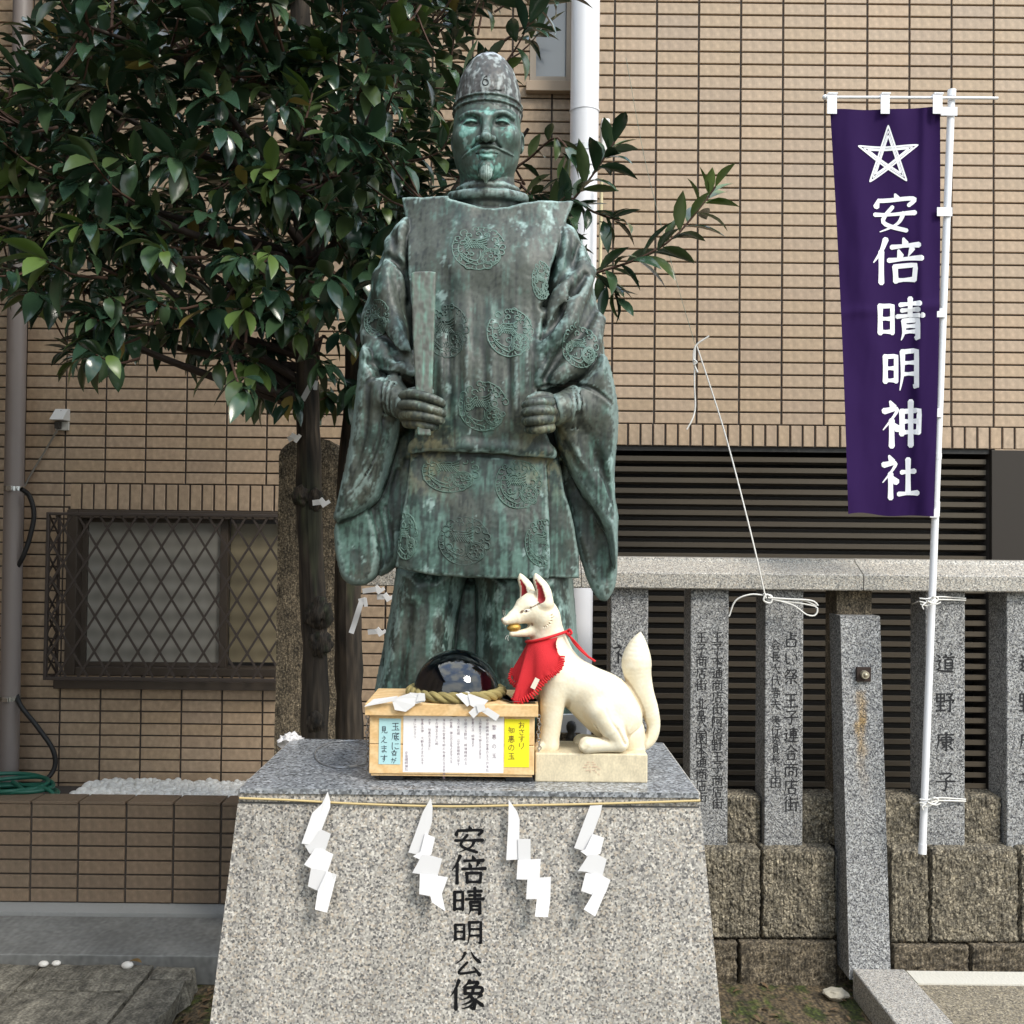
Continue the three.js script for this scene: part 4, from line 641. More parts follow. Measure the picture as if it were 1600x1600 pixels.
  // creases, overlaps and piping laid exactly on the cloth
  const onCloth = (px, py) => { let z = 0.26; for (let i = 0; i < 80; i++) { const p = sp(px, py, z), d = field(o, ...p); if (d < 0.0005) break; z -= Math.max(0.0006, d * 0.7); } return z; };
  const laid = (pts, off) => { const c = new THREE.CatmullRomCurve3(pts.map(([x, y]) => V(x, y, 0))).getPoints(pts.length * 5), zs = c.map((q) => onCloth(q.x, q.y)); return c.map((q, i) => sp(q.x, q.y, (zs[Math.max(0, i - 1)] + zs[i] + zs[Math.min(zs.length - 1, i + 1)]) / 3 + off)); };
  const fade = (r) => (pts) => pts.map((_, i) => r * (0.35 + 0.65 * Math.sin(Math.PI * clamp(i / (pts.length - 1), 0.04, 0.96))));
  const carve = (list, r, k, off = 0) => list.map((l) => { const p = laid(l, off); return SUB(chain(p, fade(r)(p)), k); }), raise = (list, r, k, off = 0) => list.map((l) => { const p = laid(l, off); return U(chain(p, fade(r)(p)), k); });
  const more = [
    ...raise([[[606, 378], [618, 404], [630, 440], [640, 480]], [[572, 492], [598, 500], [622, 528], [642, 556]], [[909, 368], [905, 419], [877, 457], [852, 500], [845, 540]], [[925, 424], [901, 476], [889, 505], [862, 538], [848, 568]], [[940, 500], [926, 540], [900, 572], [866, 592]]], 0.009, 0.035, -0.0055),
    ...carve([[[604, 400], [622, 412], [636, 446], [644, 502], [647, 567]], [[572, 512], [604, 526], [628, 549], [644, 573]], [[566, 560], [584, 566], [606, 572]], [[896, 366], [888, 416], [866, 446], [849, 480]], [[915, 430], [892, 468], [868, 504], [848, 530]], [[932, 480], [908, 522], [880, 548], [852, 590]], [[575, 605], [568, 681], [544, 757]], [[905, 650], [912, 700], [936, 750], [955, 790]], [[880, 690], [899, 722], [937, 776], [957, 806]]], 0.0065, 0.018, 0.002),
    ...carve([[[566, 600], [586, 588], [608, 583], [644, 590]], [[838, 607], [875, 599], [923, 606], [958, 630]]], 0.006, 0.005, 0.001),
    ...carve([[[598, 630], [594, 660], [582, 705], [553, 752], [527, 778]], [[604, 634], [600, 664], [588, 711], [559, 760], [531, 788]]], 0.0024, 0.002, 0.0006),
    ...carve([[[592, 800], [600, 840], [606, 880]], [[602, 790], [610, 830], [613, 870]]], 0.004, 0.006, 0.001),
  ];
  o.push(...more);
  // collar rings
  o.push(U(chain(ring3(762, 310, 0.005, 0.094, 0.075, 0.012), 0.013), 0.01), U(chain(ring3(762, 299, 0.01, 0.075, 0.066, 0.006), 0.009), 0.004), U(chain([sp(762, 320, 0.0), sp(762, 290, 0.01)], [0.08, 0.07]), 0.008));
}
function ring(c, r, yaw) { const o = []; for (let i = 0; i <= 20; i++) { const a = i / 20 * Math.PI * 2, u = Math.cos(a) * r, v = Math.sin(a) * r; o.push([c[0] + u * Math.sin(yaw) * -0.6, c[1] + v, c[2] + u * Math.cos(yaw)]); } return o; }
function ring3(px, py, zc, rx, rz, tilt) { const c = sp(px, py, zc), o = []; for (let i = 0; i <= 24; i++) { const a = i / 24 * Math.PI * 2; o.push([c[0] + rx * Math.cos(a), c[1] - tilt * Math.sin(a), zc + rz * Math.sin(a)]); } return o; }
const fineCast = (x, y, z) => 0.0004 * n3(x * 70, y * 60, z * 70) + 0.0014 * n3(x * 18, y * 10, z * 18);
const robe = shade(new THREE.Mesh(sculpt(robeOps, 0.0042, patina, fineCast), castMat)); robe.name = 'robe'; statue.add(robe);

// head: face, ears, moustache, goatee, neck
const facePatch = [[733, 200, 0.11, 14, 22], [737, 186, 0.12, 12, 8], [760, 172, 0.12, 22, 6], [790, 186, 0.12, 13, 8], [740, 226, 0.12, 10, 12], [757, 242, 0.13, 16, 10], [795, 205, 0.1, 9, 10], [772, 262, 0.12, 14, 10], [745, 260, 0.12, 12, 9]].map(([a, b, z, rx, ry]) => [...sp(a, b, z), rx / 601, ry / 601]);
function facePatina(x, y, z, nx, ny, nz, cv) {
  let c = mixc(patina(x, y, z, nx, ny * 0.4, nz, cv * 0.5), tex[2], 0.18), m = 0; const n = 0.5 * fbm(x * 60, y * 50, z * 60, 3) + 0.35 * fbm(x * 25, y * 20, z * 25, 2);
  for (const [a, b, , rx, ry] of facePatch) m = Math.max(m, 1 - Math.hypot((x - a) / rx, (y - b) / ry) * 0.62 + n);
  c = mixc(c, [0.13, 0.31, 0.265], 0.85 * smoothstep(m + 0.3 * n, 0.35, 0.75)); c = mixc(c, [0.28, 0.48, 0.43], 0.6 * smoothstep(m + 1.4 * n, 0.9, 1.25));
  const g = sp(759, 272, 0.12); if (Math.hypot((x - g[0]) / 0.02, (y - g[1]) / 0.022) < 1 && z > 0.09) c = mixc(c, Math.sin(x * 1500) > 0.1 ? [0.46, 0.58, 0.53] : [0.12, 0.18, 0.16], 0.9);
  for (const cx of [737, 784]) { const e = sp(cx, 194.5, 0.108), dx = (x - e[0]) / 0.0205, dy = (y - e[1]) / 0.0075; if (z > 0.06) { const lid = 1 - dx * dx, up = dy - 0.55 * lid, lo = dy + 0.6 * lid; if (lid > 0 && up < 0 && lo > 0) c = mixc(c, [0.17, 0.165, 0.15], 0.85); if (lid > -0.05 && Math.abs(up - 0.18) < 0.26) c = mixc(c, [0.022, 0.03, 0.028], 0.85); if (lid > 0 && Math.abs(lo + 0.12) < 0.14) c = mixc(c, [0.03, 0.045, 0.04], 0.6); const br = (y - sp(cx, 178.5 + 3.5 * dx * dx, 0.11)[1]) / 0.0045; if (Math.abs(dx) < 1.05 && Math.abs(br) < 1) c = mixc(c, [0.03, 0.042, 0.038], 0.55 * (1 - br * br)); } }
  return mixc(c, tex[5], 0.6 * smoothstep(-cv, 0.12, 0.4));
}
{
  const o = [], s = sp, pair = (f) => [f(1), f(-1)];
  o.push(U(ell(s(761, 200, 0.02), 0.087, 0.12, 0.092), 0.02), U(ell(s(760, 236, 0.032), 0.0845, 0.086, 0.08), 0.03), U(ell(s(759, 264, 0.08), 0.036, 0.026, 0.03), 0.03), U(ell(s(760, 254, 0.045), 0.067, 0.045, 0.058), 0.03));
  o.push(U(ell(s(728, 214, 0.082), 0.028, 0.024, 0.022), 0.03), U(ell(s(793, 214, 0.082), 0.028, 0.024, 0.022), 0.03));
  o.push(U(chain(smooth([s(721, 184, 0.09), s(733, 177, 0.108), s(746, 177, 0.114), s(755, 183, 0.113)], 3), [0.006]), 0.012), U(chain(smooth([s(802, 184, 0.09), s(789, 176, 0.108), s(776, 177, 0.114), s(766, 183, 0.113)], 3), [0.006]), 0.012));
  for (const [cx, sg] of [[737, 1], [784, -1]]) {
    o.push(SUB(ell(s(cx, 190, 0.122), 0.02, 0.0125, 0.018), 0.012), U(ell(s(cx, 193.5, 0.0895), 0.021, 0.0165, 0.02), 0.002));
    o.push(U(chain(smooth([s(cx - 14, 195.5, 0.098), s(cx - 6, 189.5, 0.1095), s(cx + 4, 189, 0.1095), s(cx + 13, 195.5, 0.098)], 4), 0.0034), 0.0015), U(chain(smooth([s(cx - 14, 195.8, 0.097), s(cx - 4, 200, 0.107), s(cx + 5, 200, 0.107), s(cx + 13, 195.8, 0.097)], 4), 0.0026), 0.002), SUB(chain([s(cx - 12, 184.5, 0.104), s(cx, 181.5, 0.111), s(cx + 12, 184.5, 0.104)], 0.0018), 0.003));
    o.push(SUB(ell(s(cx, 195, 0.1105), 0.003, 0.003, 0.002), 0.001));
  }
  o.push(U(chain([s(760.5, 182, 0.106), s(760, 200, 0.124), s(759.5, 213, 0.136)], [0.009, 0.0105, 0.012]), 0.012), U(ell(s(759.5, 214.5, 0.136), 0.0108, 0.0095, 0.012), 0.01), U(ell(s(749.5, 217, 0.121), 0.0095, 0.0085, 0.012), 0.005), U(ell(s(769.5, 217, 0.121), 0.0095, 0.0085, 0.012), 0.005));
  o.push(SUB(ell(s(754, 222, 0.13), 0.0045, 0.003, 0.007), 0.003), SUB(ell(s(765.5, 222, 0.13), 0.0045, 0.003, 0.007), 0.003));
  const faceZ = (px, py) => { let z = 0.17; for (let i = 0; i < 80; i++) { const p = s(px, py, z), d = field(o, ...p); if (d < 0.0005) break; z -= Math.max(0.0006, d * 0.7); } return z; };
  for (const pts of [[[758, 227.5], [748, 229], [737, 235], [729, 241], [722, 247]], [[762, 227.5], [772, 229], [784, 234], [794, 239], [803, 244]]]) { const c = new THREE.CatmullRomCurve3(pts.map(([x, y]) => V(x, y, 0))).getPoints(18), q = c.map((p) => s(p.x, p.y, faceZ(p.x, p.y) + 0.001)); o.push(U(chain(q, q.map((_, i) => 0.0052 * (1 - 0.72 * (i / 18) ** 1.4))), 0.002)); }
  o.push(U(chain(smooth([s(745, 240, 0.105), s(754, 236, 0.117), s(760, 237.5, 0.12), s(767, 236, 0.117), s(777, 240, 0.105)], 4), 0.0048), 0.006), U(chain(smooth([s(748, 242, 0.105), s(760, 246, 0.119), s(773, 242, 0.105)], 4), 0.0058), 0.006), SUB(chain(smooth([s(744, 240.5, 0.109), s(754, 240, 0.121), s(760, 241, 0.123), s(767, 240, 0.121), s(777, 240.5, 0.109)], 3), 0.0016), 0.002), SUB(ell(s(760, 252, 0.122), 0.016, 0.005, 0.006), 0.008));
  o.push(U(chain([s(760, 262, 0.106), s(759.5, 272, 0.108), s(759, 284, 0.1)], [0.0185, 0.0155, 0.004]), 0.003));
  for (const [cx, sg] of [[709.5, -1], [814.5, 1]]) o.push(U(ell(s(cx, 224, 0.01), 0.0075, 0.028, 0.017, sg * 0.25), 0.005), SUB(ell(s(cx + sg * 2.5, 222, 0.024), 0.004, 0.016, 0.008), 0.003));
  o.push(U(chain([s(761, 274, 0.005), s(762, 312, 0.0)], [0.07, 0.074]), 0.012));
  o.push(grv([[747, 221, 0.112], [743, 227, 0.108], [740, 231, 0.104]], 0.002, 0.01), grv([[773, 221, 0.112], [777, 227, 0.108], [780, 231, 0.104]], 0.002, 0.01));
  const head = shade(new THREE.Mesh(sculpt(o, 0.0023, facePatina), castMat)); head.name = 'head'; statue.add(head);
  // tall cap with a double band
  const c = sp(762, 181, 0.012), top = sp(764, 84.5, 0.012)[1] - c[1], hatOps = [
    U({ box: [c[0] - 0.1, c[1] - 0.06, -0.11, c[0] + 0.1, c[1] + top + 0.01, 0.13], f: (x, y, z) => { const X = x - c[0] - 0.003 * (y - c[1]) / top, Y = y - c[1], Z = z - c[2], t = Math.max(0, Y) / top, k = Math.pow(Math.max(0, 1 - Math.pow(t, 2.25)), 0.54), r = Math.hypot(X / 0.0875, Z / 0.098); return Math.max((r - k) * 0.085 * (Y > top * 0.85 ? 0.6 : 0.9), Y < 0 ? -Y - 0.02 : -1, Y - top); } }, 0.002)];
  for (const [y, r] of [[0.001, 0.0035], [0.017, 0.003]]) { const p = []; for (let i = 0; i <= 40; i++) { const a = i / 40 * Math.PI * 2; p.push([c[0] + 0.0895 * Math.cos(a), c[1] + y, c[2] + 0.1 * Math.sin(a)]); } hatOps.push(U(chain(p, r), 0.002)); }
  hatOps.push(SUB(ell([c[0], c[1] - 0.022, c[2]], 0.088, 0.006, 0.098), 0.004), SUB(chain([sp(732, 142, 0.10), sp(757, 142, 0.112), sp(783, 142, 0.10)], 0.0016), 0.002), SUB(chain([sp(757, 142, 0.112), sp(757, 160, 0.112)], 0.0016), 0.002));
  const hat = shade(new THREE.Mesh(sculpt(hatOps, 0.0028, (x, y, z, nx, ny, nz, cv) => { const f = fbm(x * 40, y * 34, z * 40, 3), st = fbm(x * 55, y * 6, z * 55 + 3, 3), t = (y - c[1]) / top; let k = mixc([0.06, 0.056, 0.052], [0.035, 0.042, 0.04], smoothstep(st, -0.3, 0.3)); k = mixc(k, [0.30, 0.33, 0.32], 0.85 * smoothstep(f * 0.8 + 0.8 * st + 0.15 * nz, 0.12, 0.5)); k = mixc(k, [0.10, 0.2, 0.17], 0.6 * smoothstep(0.12 - Math.abs(t - 0.04), 0, 0.1) * smoothstep(nz + f, 0.2, 0.9)); k = mixc(k, [0.42, 0.46, 0.5], 0.95 * smoothstep(t + 0.25 * f, 0.83, 0.93)); return mixc(k, tex[5], 0.6 * smoothstep(-cv, 0.12, 0.4)); }, (x, y, z) => 0.0008 * n3(x * 70, y * 50, z * 70)), castMat)); hat.name = 'cap'; statue.add(hat);
  const hatZ = (px, py) => { let z = 0.13; for (let i = 0; i < 60; i++) { const p = sp(px, py, z), d = field(hatOps, ...p); if (d < 0.0005) break; z -= Math.max(0.0005, d * 0.7); } return z + 0.0006; };
  const em = []; for (let i = 0; i <= 16; i++) { const a = i / 16 * Math.PI * 2; em.push(V(...sp(758.5 + 4.6 * Math.cos(a), 128.5 + 4.6 * Math.sin(a), hatZ(758.5 + 4.6 * Math.cos(a), 128.5 + 4.6 * Math.sin(a))))); }
  const badge = shade(new THREE.Mesh(join([tube(em.slice(0, 16), 0.0014, 24, 5, true), tube([V(...sp(754.2, 127, hatZ(754, 127))), V(...sp(757, 121, hatZ(757, 121))), V(...sp(761, 118, hatZ(761, 118)))], 0.0014, 8, 5)]), M([0.02, 0.025, 0.024], 0.6))); badge.name = 'cap_emblem'; statue.add(badge);
}
// hands closed on the tablet and on air
{
  const s = sp, fing = (o, rows, r) => rows.forEach((p) => o.push(U(chain(smooth(p.map((q) => s(...q)), 3), r), 0.002)));
  const a = [U(chain([s(612, 628, 0.14), s(630, 636, 0.17)], [0.032, 0.03]), 0.015), U(ell(s(638, 640, 0.178), 0.024, 0.042, 0.022), 0.015)];
  fing(a, [[[629, 619, 0.19], [648, 616, 0.217], [672, 622, 0.226], [690, 630, 0.212], [688, 634, 0.19]], [[627, 633, 0.192], [648, 633, 0.222], [674, 640, 0.229], [692, 646, 0.212], [688, 648, 0.19]], [[630, 648, 0.19], [650, 649, 0.22], [674, 653, 0.225], [689, 657, 0.208], [684, 657, 0.188]], [[636, 661, 0.185], [654, 663, 0.21], [672, 666, 0.212], [680, 667, 0.196]]], [0.0125, 0.0128, 0.0126, 0.0124, 0.0122, 0.012, 0.0118, 0.0116, 0.0112, 0.0105, 0.0098, 0.009]);
  a.push(U(chain(smooth([s(634, 616, 0.17), s(652, 611, 0.184), s(672, 612, 0.182)], 3), [0.013, 0.0125, 0.012, 0.0115, 0.011, 0.0105, 0.0095]), 0.006));
  const b = [U(chain([s(890, 642, 0.14), s(866, 643, 0.172)], [0.032, 0.03]), 0.015), U(ell(s(852, 645, 0.178), 0.024, 0.042, 0.02), 0.012)];
  fing(b, [[[862, 630, 0.19], [846, 629, 0.214], [830, 631, 0.216], [821, 634, 0.198], [826, 634, 0.18]], [[862, 642, 0.194], [846, 642, 0.221], [829, 643, 0.22], [820, 645, 0.2], [826, 645, 0.18]], [[861, 655, 0.192], [846, 656, 0.219], [830, 657, 0.217], [821, 658, 0.198], [827, 658, 0.18]], [[860, 668, 0.187], [847, 670, 0.208], [834, 671, 0.206], [826, 671, 0.19]]], [0.0128, 0.0128, 0.0126, 0.0124, 0.0122, 0.012, 0.0118, 0.0116, 0.0112, 0.0105, 0.0098, 0.009]);
  b.push(U(chain(smooth([s(858, 622, 0.182), s(842, 619, 0.198), s(828, 624, 0.204)], 3), [0.0135, 0.013, 0.0125, 0.012, 0.0115, 0.011, 0.01]), 0.004));
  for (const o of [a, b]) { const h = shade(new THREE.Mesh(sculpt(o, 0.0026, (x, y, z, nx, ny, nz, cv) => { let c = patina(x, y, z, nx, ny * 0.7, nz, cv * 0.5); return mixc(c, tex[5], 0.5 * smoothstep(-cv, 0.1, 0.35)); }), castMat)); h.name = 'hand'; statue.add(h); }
  // flat ceremonial tablet
  const out = flat([[642.5, 427], [650, 425], [672, 424.5], [681.5, 426], [679, 520], [676, 610], [673.5, 682], [653, 681], [650, 610], [645, 520]], 0.205);
  const t = shade(new THREE.Mesh(sculpt([U(plate(out, (x, y) => 0.212 - 0.02 * (y - 0.87), 0.008, 0.004), 0)], 0.003, (x, y, z, nx, ny, nz, cv) => { const st = fbm(x * 70, y * 5, z * 60, 3), f = fbm(x * 40, y * 20, 3, 2); let c = mixc([0.125, 0.135, 0.115], [0.14, 0.21, 0.17], smoothstep(st + f, -0.2, 0.4)); c = mixc(c, [0.17, 0.33, 0.27], 0.8 * smoothstep(st + 0.3 * f, 0.25, 0.5)); return mixc(c, [0.05, 0.045, 0.04], 0.5 * smoothstep(-f, 0.1, 0.4)); }, (x, y, z) => 0.0004 * n3(x * 90, y * 60, z * 90)), castMat)); t.name = 'ritual_tablet'; statue.add(t);
}
// embroidered roundels: raised line work laid on the robe
{
  const surf = (x, y, z0 = 0.24) => { let z = z0; for (let i = 0; i < 60; i++) { const d = field(robeOps, x, y, z); if (d < 0.0006) return z; z -= Math.max(0.0006, d * 0.8); if (z < -0.06) return null; } return z; };
  const line = M([0.085, 0.135, 0.115], 0.6), lineLight = M([0.17, 0.26, 0.23], 0.65), lineDark = M([0.035, 0.05, 0.045], 0.6);
  const motif = (R0) => {                                // curves of a phoenix among scrolls and a blossom, in a unit circle
    const c = [], arc = (x, y, r, a0, a1, n = 10) => { const o = []; for (let i = 0; i <= n; i++) { const a = lerp(a0, a1, i / n); o.push([x + r * Math.cos(a), y + r * Math.sin(a)]); } return o; };
    for (const [n, rr, s0] of [[15, 0.88, 0.15], [12, 0.66, 0.14]]) for (let i = 0; i < n; i++) { if (rr < 0.8 && R0() < 0.3) continue; const a = (i + 0.4 * R0()) / n * 6.283, r = rr + 0.06 * (R0() - 0.5), s = s0 * (0.8 + 0.5 * R0()), o = [], sg = R0() > 0.4 ? 1 : -1, a0 = a + (sg > 0 ? -2 : 2); for (let k = 0; k <= 9; k++) { const t = k / 9, q = s * (1 - 0.62 * t); o.push([r * Math.cos(a) + q * Math.cos(a0 + sg * t * 5.4), r * Math.sin(a) + q * Math.sin(a0 + sg * t * 5.4)]); } c.push(o); }
    c.push(arc(0, 0, 0.99, 2.6, 5.6, 14), arc(0, 0, 0.97, 0.3, 1.6, 8), arc(0.02, 0, 0.78, 2.9, 4.6, 8));
    for (let i = 0; i < 8; i++) c.push([[-0.5 + i * 0.085, 0.34 - i * 0.02], [-0.4 + i * 0.09, 0.16 - i * 0.02], [-0.34 + i * 0.1, -0.02 - 0.01 * i]]);
    for (let i = 0; i < 4; i++) c.push([[-0.55 + 0.03 * i, 0.14 - i * 0.09], [-0.3, 0.38 - i * 0.11], [0.05, 0.36 - i * 0.10], [0.32, 0.48 - i * 0.12]]);
    for (let i = 0; i < 9; i++) { const a = R0() * 6.28, q = 0.25 + 0.35 * R0(), x = q * Math.cos(a) - 0.1, y = q * Math.sin(a) - 0.05; c.push(arc(x, y, 0.07 + 0.06 * R0(), R0() * 6, R0() * 6 + 3.5, 6)); }
    c.push([[-0.7, -0.25], [-0.4, -0.5], [-0.05, -0.6], [0.06, -0.4], [0.05, -0.15]], [[-0.6, -0.42], [-0.3, -0.7], [0.0, -0.8], [0.14, -0.66]]);
    c.push(arc(0.45, -0.42, 0.36, 0, 6.283, 18), arc(0.45, -0.42, 0.31, 0, 6.283, 16)); for (let i = 0; i < 6; i++) { const a = i / 6 * 6.283; c.push(arc(0.45 + 0.18 * Math.cos(a), -0.42 + 0.18 * Math.sin(a), 0.095, a - 2.2, a + 2.2, 6)); } c.push(arc(0.45, -0.42, 0.07, 0, 6.283, 8));
    return c;
  };
  const list = [[748, 388, 42, 36, -40, 200, lineLight, 0.12], [700, 522, 33, 42, 674, 760, lineDark, 0.1], [797, 523, 36, 38, 700, 860, lineLight, 0.12], [846, 442, 15, 30, 700, 858, lineLight, 0.1], [755, 636, 38, 38, 700, 836, line, 0.14], [905, 546, 28, 34, 840, 950, lineLight, 0.09], [590, 500, 22, 28, 540, 640, line, 0.08], [704, 736, 44, 34, 646, 850, line, 0.11], [810, 757, 36, 38, 700, 854, line, 0.11], [726, 845, 40, 38, 640, 820, lineDark, 0.13], [846, 848, 26, 36, 800, 857, line, 0.11], [636, 838, 18, 36, 622, 660, line, 0.1]];
  list.forEach(([cx, cy, rx, ry, xmin, xmax, mat, z0], n) => {
    const R0 = rng(100 + n), gs = [];
    for (const c of motif(R0)) {
      let run = []; const flush = () => { if (run.length > 2) gs.push(tube(run, 0.0016 + 0.0007 * R0(), run.length * 2, 4)); run = []; };
      for (const [u, v] of c) { const px = cx + u * rx, py = cy - v * ry; if (xmin > 0 && (px < xmin || px > xmax) || (n === 7 && py < 719)) { flush(); continue; } const p = sp(px, py, z0), z = surf(p[0], p[1]); if (z === null || z < z0 - 0.09 || (run.length && Math.abs(run.at(-1).z - z) > 0.025)) { flush(); continue; } run.push(V(p[0], p[1], z - 0.0002)); }
      flush();
    }
    if (!gs.length) return; const jg = join(gs), jp = jg.attributes.position, jc = new Float32Array(jp.count * 3), tint = mat === lineLight ? [0.17, 0.28, 0.24] : mat === lineDark ? [0.045, 0.075, 0.064] : [0.09, 0.16, 0.13]; for (let i = 0; i < jp.count; i++) { const q = mixc(patina(jp.getX(i), jp.getY(i), jp.getZ(i), 0, 0.1, 1, 0.1), tint, 0.6); jc.set(q, i * 3); } jg.setAttribute('color', new THREE.BufferAttribute(jc, 3));
    const m = shade(new THREE.Mesh(jg, castMat)); m.name = 'roundel'; statue.add(m);
  });
}
// ---------- cream fox statue ----------
const paperM = M([0.70, 0.685, 0.68], 0.85, { side: THREE.DoubleSide });
{
  const FD = 2.40, FO = P(925, 1190, FD); FO.y = PT + 0.001;
  const fp = (px, py, z = 0) => { const p = P(px, py, FD - z); return [p.x - FO.x, p.y - FO.y, z]; };
  const fox = thing('fox_statue', 'cream painted seated fox statue holding a golden jewel in its mouth', 'fox statue', FO);
  const o = [], C = (pts, r, k = 0.012) => o.push(U(chain(pts.map((p) => fp(...p)), r), k)), B = (p, rx, ry, rz, roll = 0, k = 0.015, yaw = 0) => o.push(U(ell(fp(...p), rx, ry, rz, yaw, roll), k));
  const px = 1 / 667;                                      // metres per photo pixel here
  // trunk: haunch, back, chest, neck
  C([[862, 1050, 0], [905, 1072, 0], [945, 1100, 0]], [0.056, 0.058, 0.066], 0.02);
  C([[940, 1095, 0.0], [962, 1120, 0], [976, 1142, 0]], [0.062, 0.062, 0.045], 0.02);
  C([[851, 968, 0.006], [856, 1000, 0.002], [866, 1040, 0]], [0.036, 0.043, 0.056], 0.02);
  B([849, 1040, 0.0], 0.034, 0.05, 0.045, 0, 0.02);
  // thighs, shanks and hind feet
  for (const s of [1, -1]) {
    const z = 0.052 * s, dx = s < 0 ? -9 : 0, dy = s < 0 ? -5 : 0;
    B([943 + dx, 1100 + dy, z * 0.85], 0.047, 0.066, 0.03, 0.45, 0.015);
    C([[936 + dx, 1110 + dy, z * 1.1], [955 + dx, 1138 + dy, z * 1.15], [969 + dx, 1159 + dy, z * 1.15]], [0.03, 0.026, 0.019], 0.012);
    C([[969 + dx, 1163 + dy, z * 1.15], [940 + dx, 1164 + dy, z * 1.18], [917 + dx, 1164 + dy, z * 1.2]], [0.017, 0.016, 0.019], 0.008);
    for (let t = -1; t <= 1; t++) C([[917 + dx, 1162 + dy, z * 1.2 + t * 0.0115], [911 + dx, 1167 + dy, z * 1.2 + t * 0.013]], [0.0105, 0.009], 0.003);
    // forelegs
    const fx = s < 0 ? -6 : 0, fy = s < 0 ? -3 : 0, zf = 0.03 * s;
    C([[868 + fx, 1062 + fy, zf], [863 + fx, 1100 + fy, zf * 1.05], [861 + fx, 1135 + fy, zf * 1.05], [857 + fx, 1162 + fy, zf * 1.05]], [0.036, 0.0285, 0.0235, 0.023], 0.012);
    C([[860 + fx, 1164 + fy, zf * 1.05], [845 + fx, 1168 + fy, zf * 1.1]], [0.019, 0.0155], 0.008);
    for (let t = -1; t <= 1; t++) C([[848 + fx, 1165 + fy, zf * 1.1 + t * 0.0105], [841 + fx, 1170 + fy, zf * 1.1 + t * 0.012]], [0.0105, 0.009], 0.003);
  }
  o.push(SUB(chain(smooth([fp(919, 1101, 0.056), fp(924, 1114, 0.064), fp(932, 1132, 0.066), fp(944, 1150, 0.055)], 4), 0.0025), 0.006), SUB(chain(smooth([fp(946, 1103, 0.085), fp(955, 1125, 0.088), fp(968, 1143, 0.08), fp(977, 1162, 0.075)], 4), 0.0022), 0.006));
  // rump to plinth and the blade-shaped tail
  C([[978, 1140, 0], [986, 1160, 0], [990, 1172, 0]], [0.03, 0.028, 0.027], 0.02);
  const tail = smooth([fp(990, 1166, -0.01), fp(1012, 1158, -0.012), fp(1021, 1137, -0.012), fp(1015, 1110, -0.012), fp(1003, 1080, -0.012), fp(995, 1045, -0.012), fp(996, 1015, -0.012), fp(1001, 987, -0.012)], 5);
  o.push(U(chain(tail, tail.map((p, i) => { const t = i / (tail.length - 1); return t < 0.3 ? 0.0155 : t < 0.75 ? lerp(0.0155, 0.0355, (t - 0.3) / 0.45) : lerp(0.0355, 0.001, ((t - 0.75) / 0.25) ** 1.5); })), 0.006));
  // head, turned slightly to the viewer
  const hz = (dx) => 0.012 + dx * 0.0006;                 // muzzle comes forward
  B([838, 951, 0.012], 0.041, 0.037, 0.036, 0.15, 0.012); B([852, 964, 0.012], 0.03, 0.033, 0.037, 0, 0.015); B([826, 944, 0.014], 0.03, 0.024, 0.028, 0.3, 0.015);
  C([[826, 956, 0.022], [808, 965, 0.034], [791, 970, 0.044]], [0.025, 0.0165, 0.010], 0.012);
  C([[836, 940, 0.012], [814, 950, 0.026], [800, 960, 0.036]], [0.022, 0.013, 0.007], 0.012);
  C([[844, 981, 0.014], [822, 988, 0.026], [800, 990, 0.04]], [0.018, 0.0105, 0.007], 0.008);
  B([786.5, 968.5, 0.0465], 0.0055, 0.005, 0.0065, 0, 0.003);
  o.push(SUB(chain([fp(830, 977, 0.036), fp(812, 980, 0.04), fp(792, 982, 0.05)], [0.0045, 0.0065, 0.008]), 0.003), SUB(chain([fp(830, 977, 0.02), fp(812, 980, 0.03), fp(792, 982, 0.04)], [0.004, 0.0065, 0.008]), 0.003));
  o.push(SUB(ell(fp(822, 954, 0.052), 0.012, 0.006, 0.007, 0, 0.25), 0.004), U(ell(fp(822.5, 954, 0.036), 0.009, 0.0048, 0.008, 0, 0.2), 0.001));
  o.push(SUB(chain(smooth([fp(814, 957, 0.046), fp(822, 951, 0.050), fp(833, 948, 0.051), fp(846, 941, 0.047)], 4), 0.0011), 0.002));
  for (let i = 0; i < 7; i++) { const a = 0.35 - i * 0.28, cx = 850 + 15 * Math.cos(a), cy = 965 - 19 * Math.sin(a); o.push(SUB(chain([fp(cx, cy, 0.040 - 0.01 * Math.abs(a)), fp(cx - 7 * Math.cos(a + 0.5), cy + 7 * Math.sin(a + 0.5), 0.05)], 0.0012), 0.002)); }
  // ears
  for (const [bx, by, tx, ty, z] of [[823, 932, 813, 898, -0.012], [850, 936, 837, 898, 0.034]]) {
    const e = smooth([fp(bx + 2, by + 6, z), fp((bx + tx) / 2 + 5, (by + ty) / 2 + 4, z), fp(tx + 3, ty + 8, z), fp(tx, ty, z)], 4);
    o.push(U(chain(e, e.map((_, i) => lerp(0.0195, 0.0035, (i / (e.length - 1)) ** 1.5))), 0.005));
    o.push(SUB(chain([fp(bx - 7, by - 1, z + 0.021), fp((bx + tx) / 2 - 3, (by + ty) / 2 + 2, z + 0.02), fp(tx - 0.5, ty + 9, z + 0.012)], [0.0125, 0.0105, 0.003]), 0.003));
  }
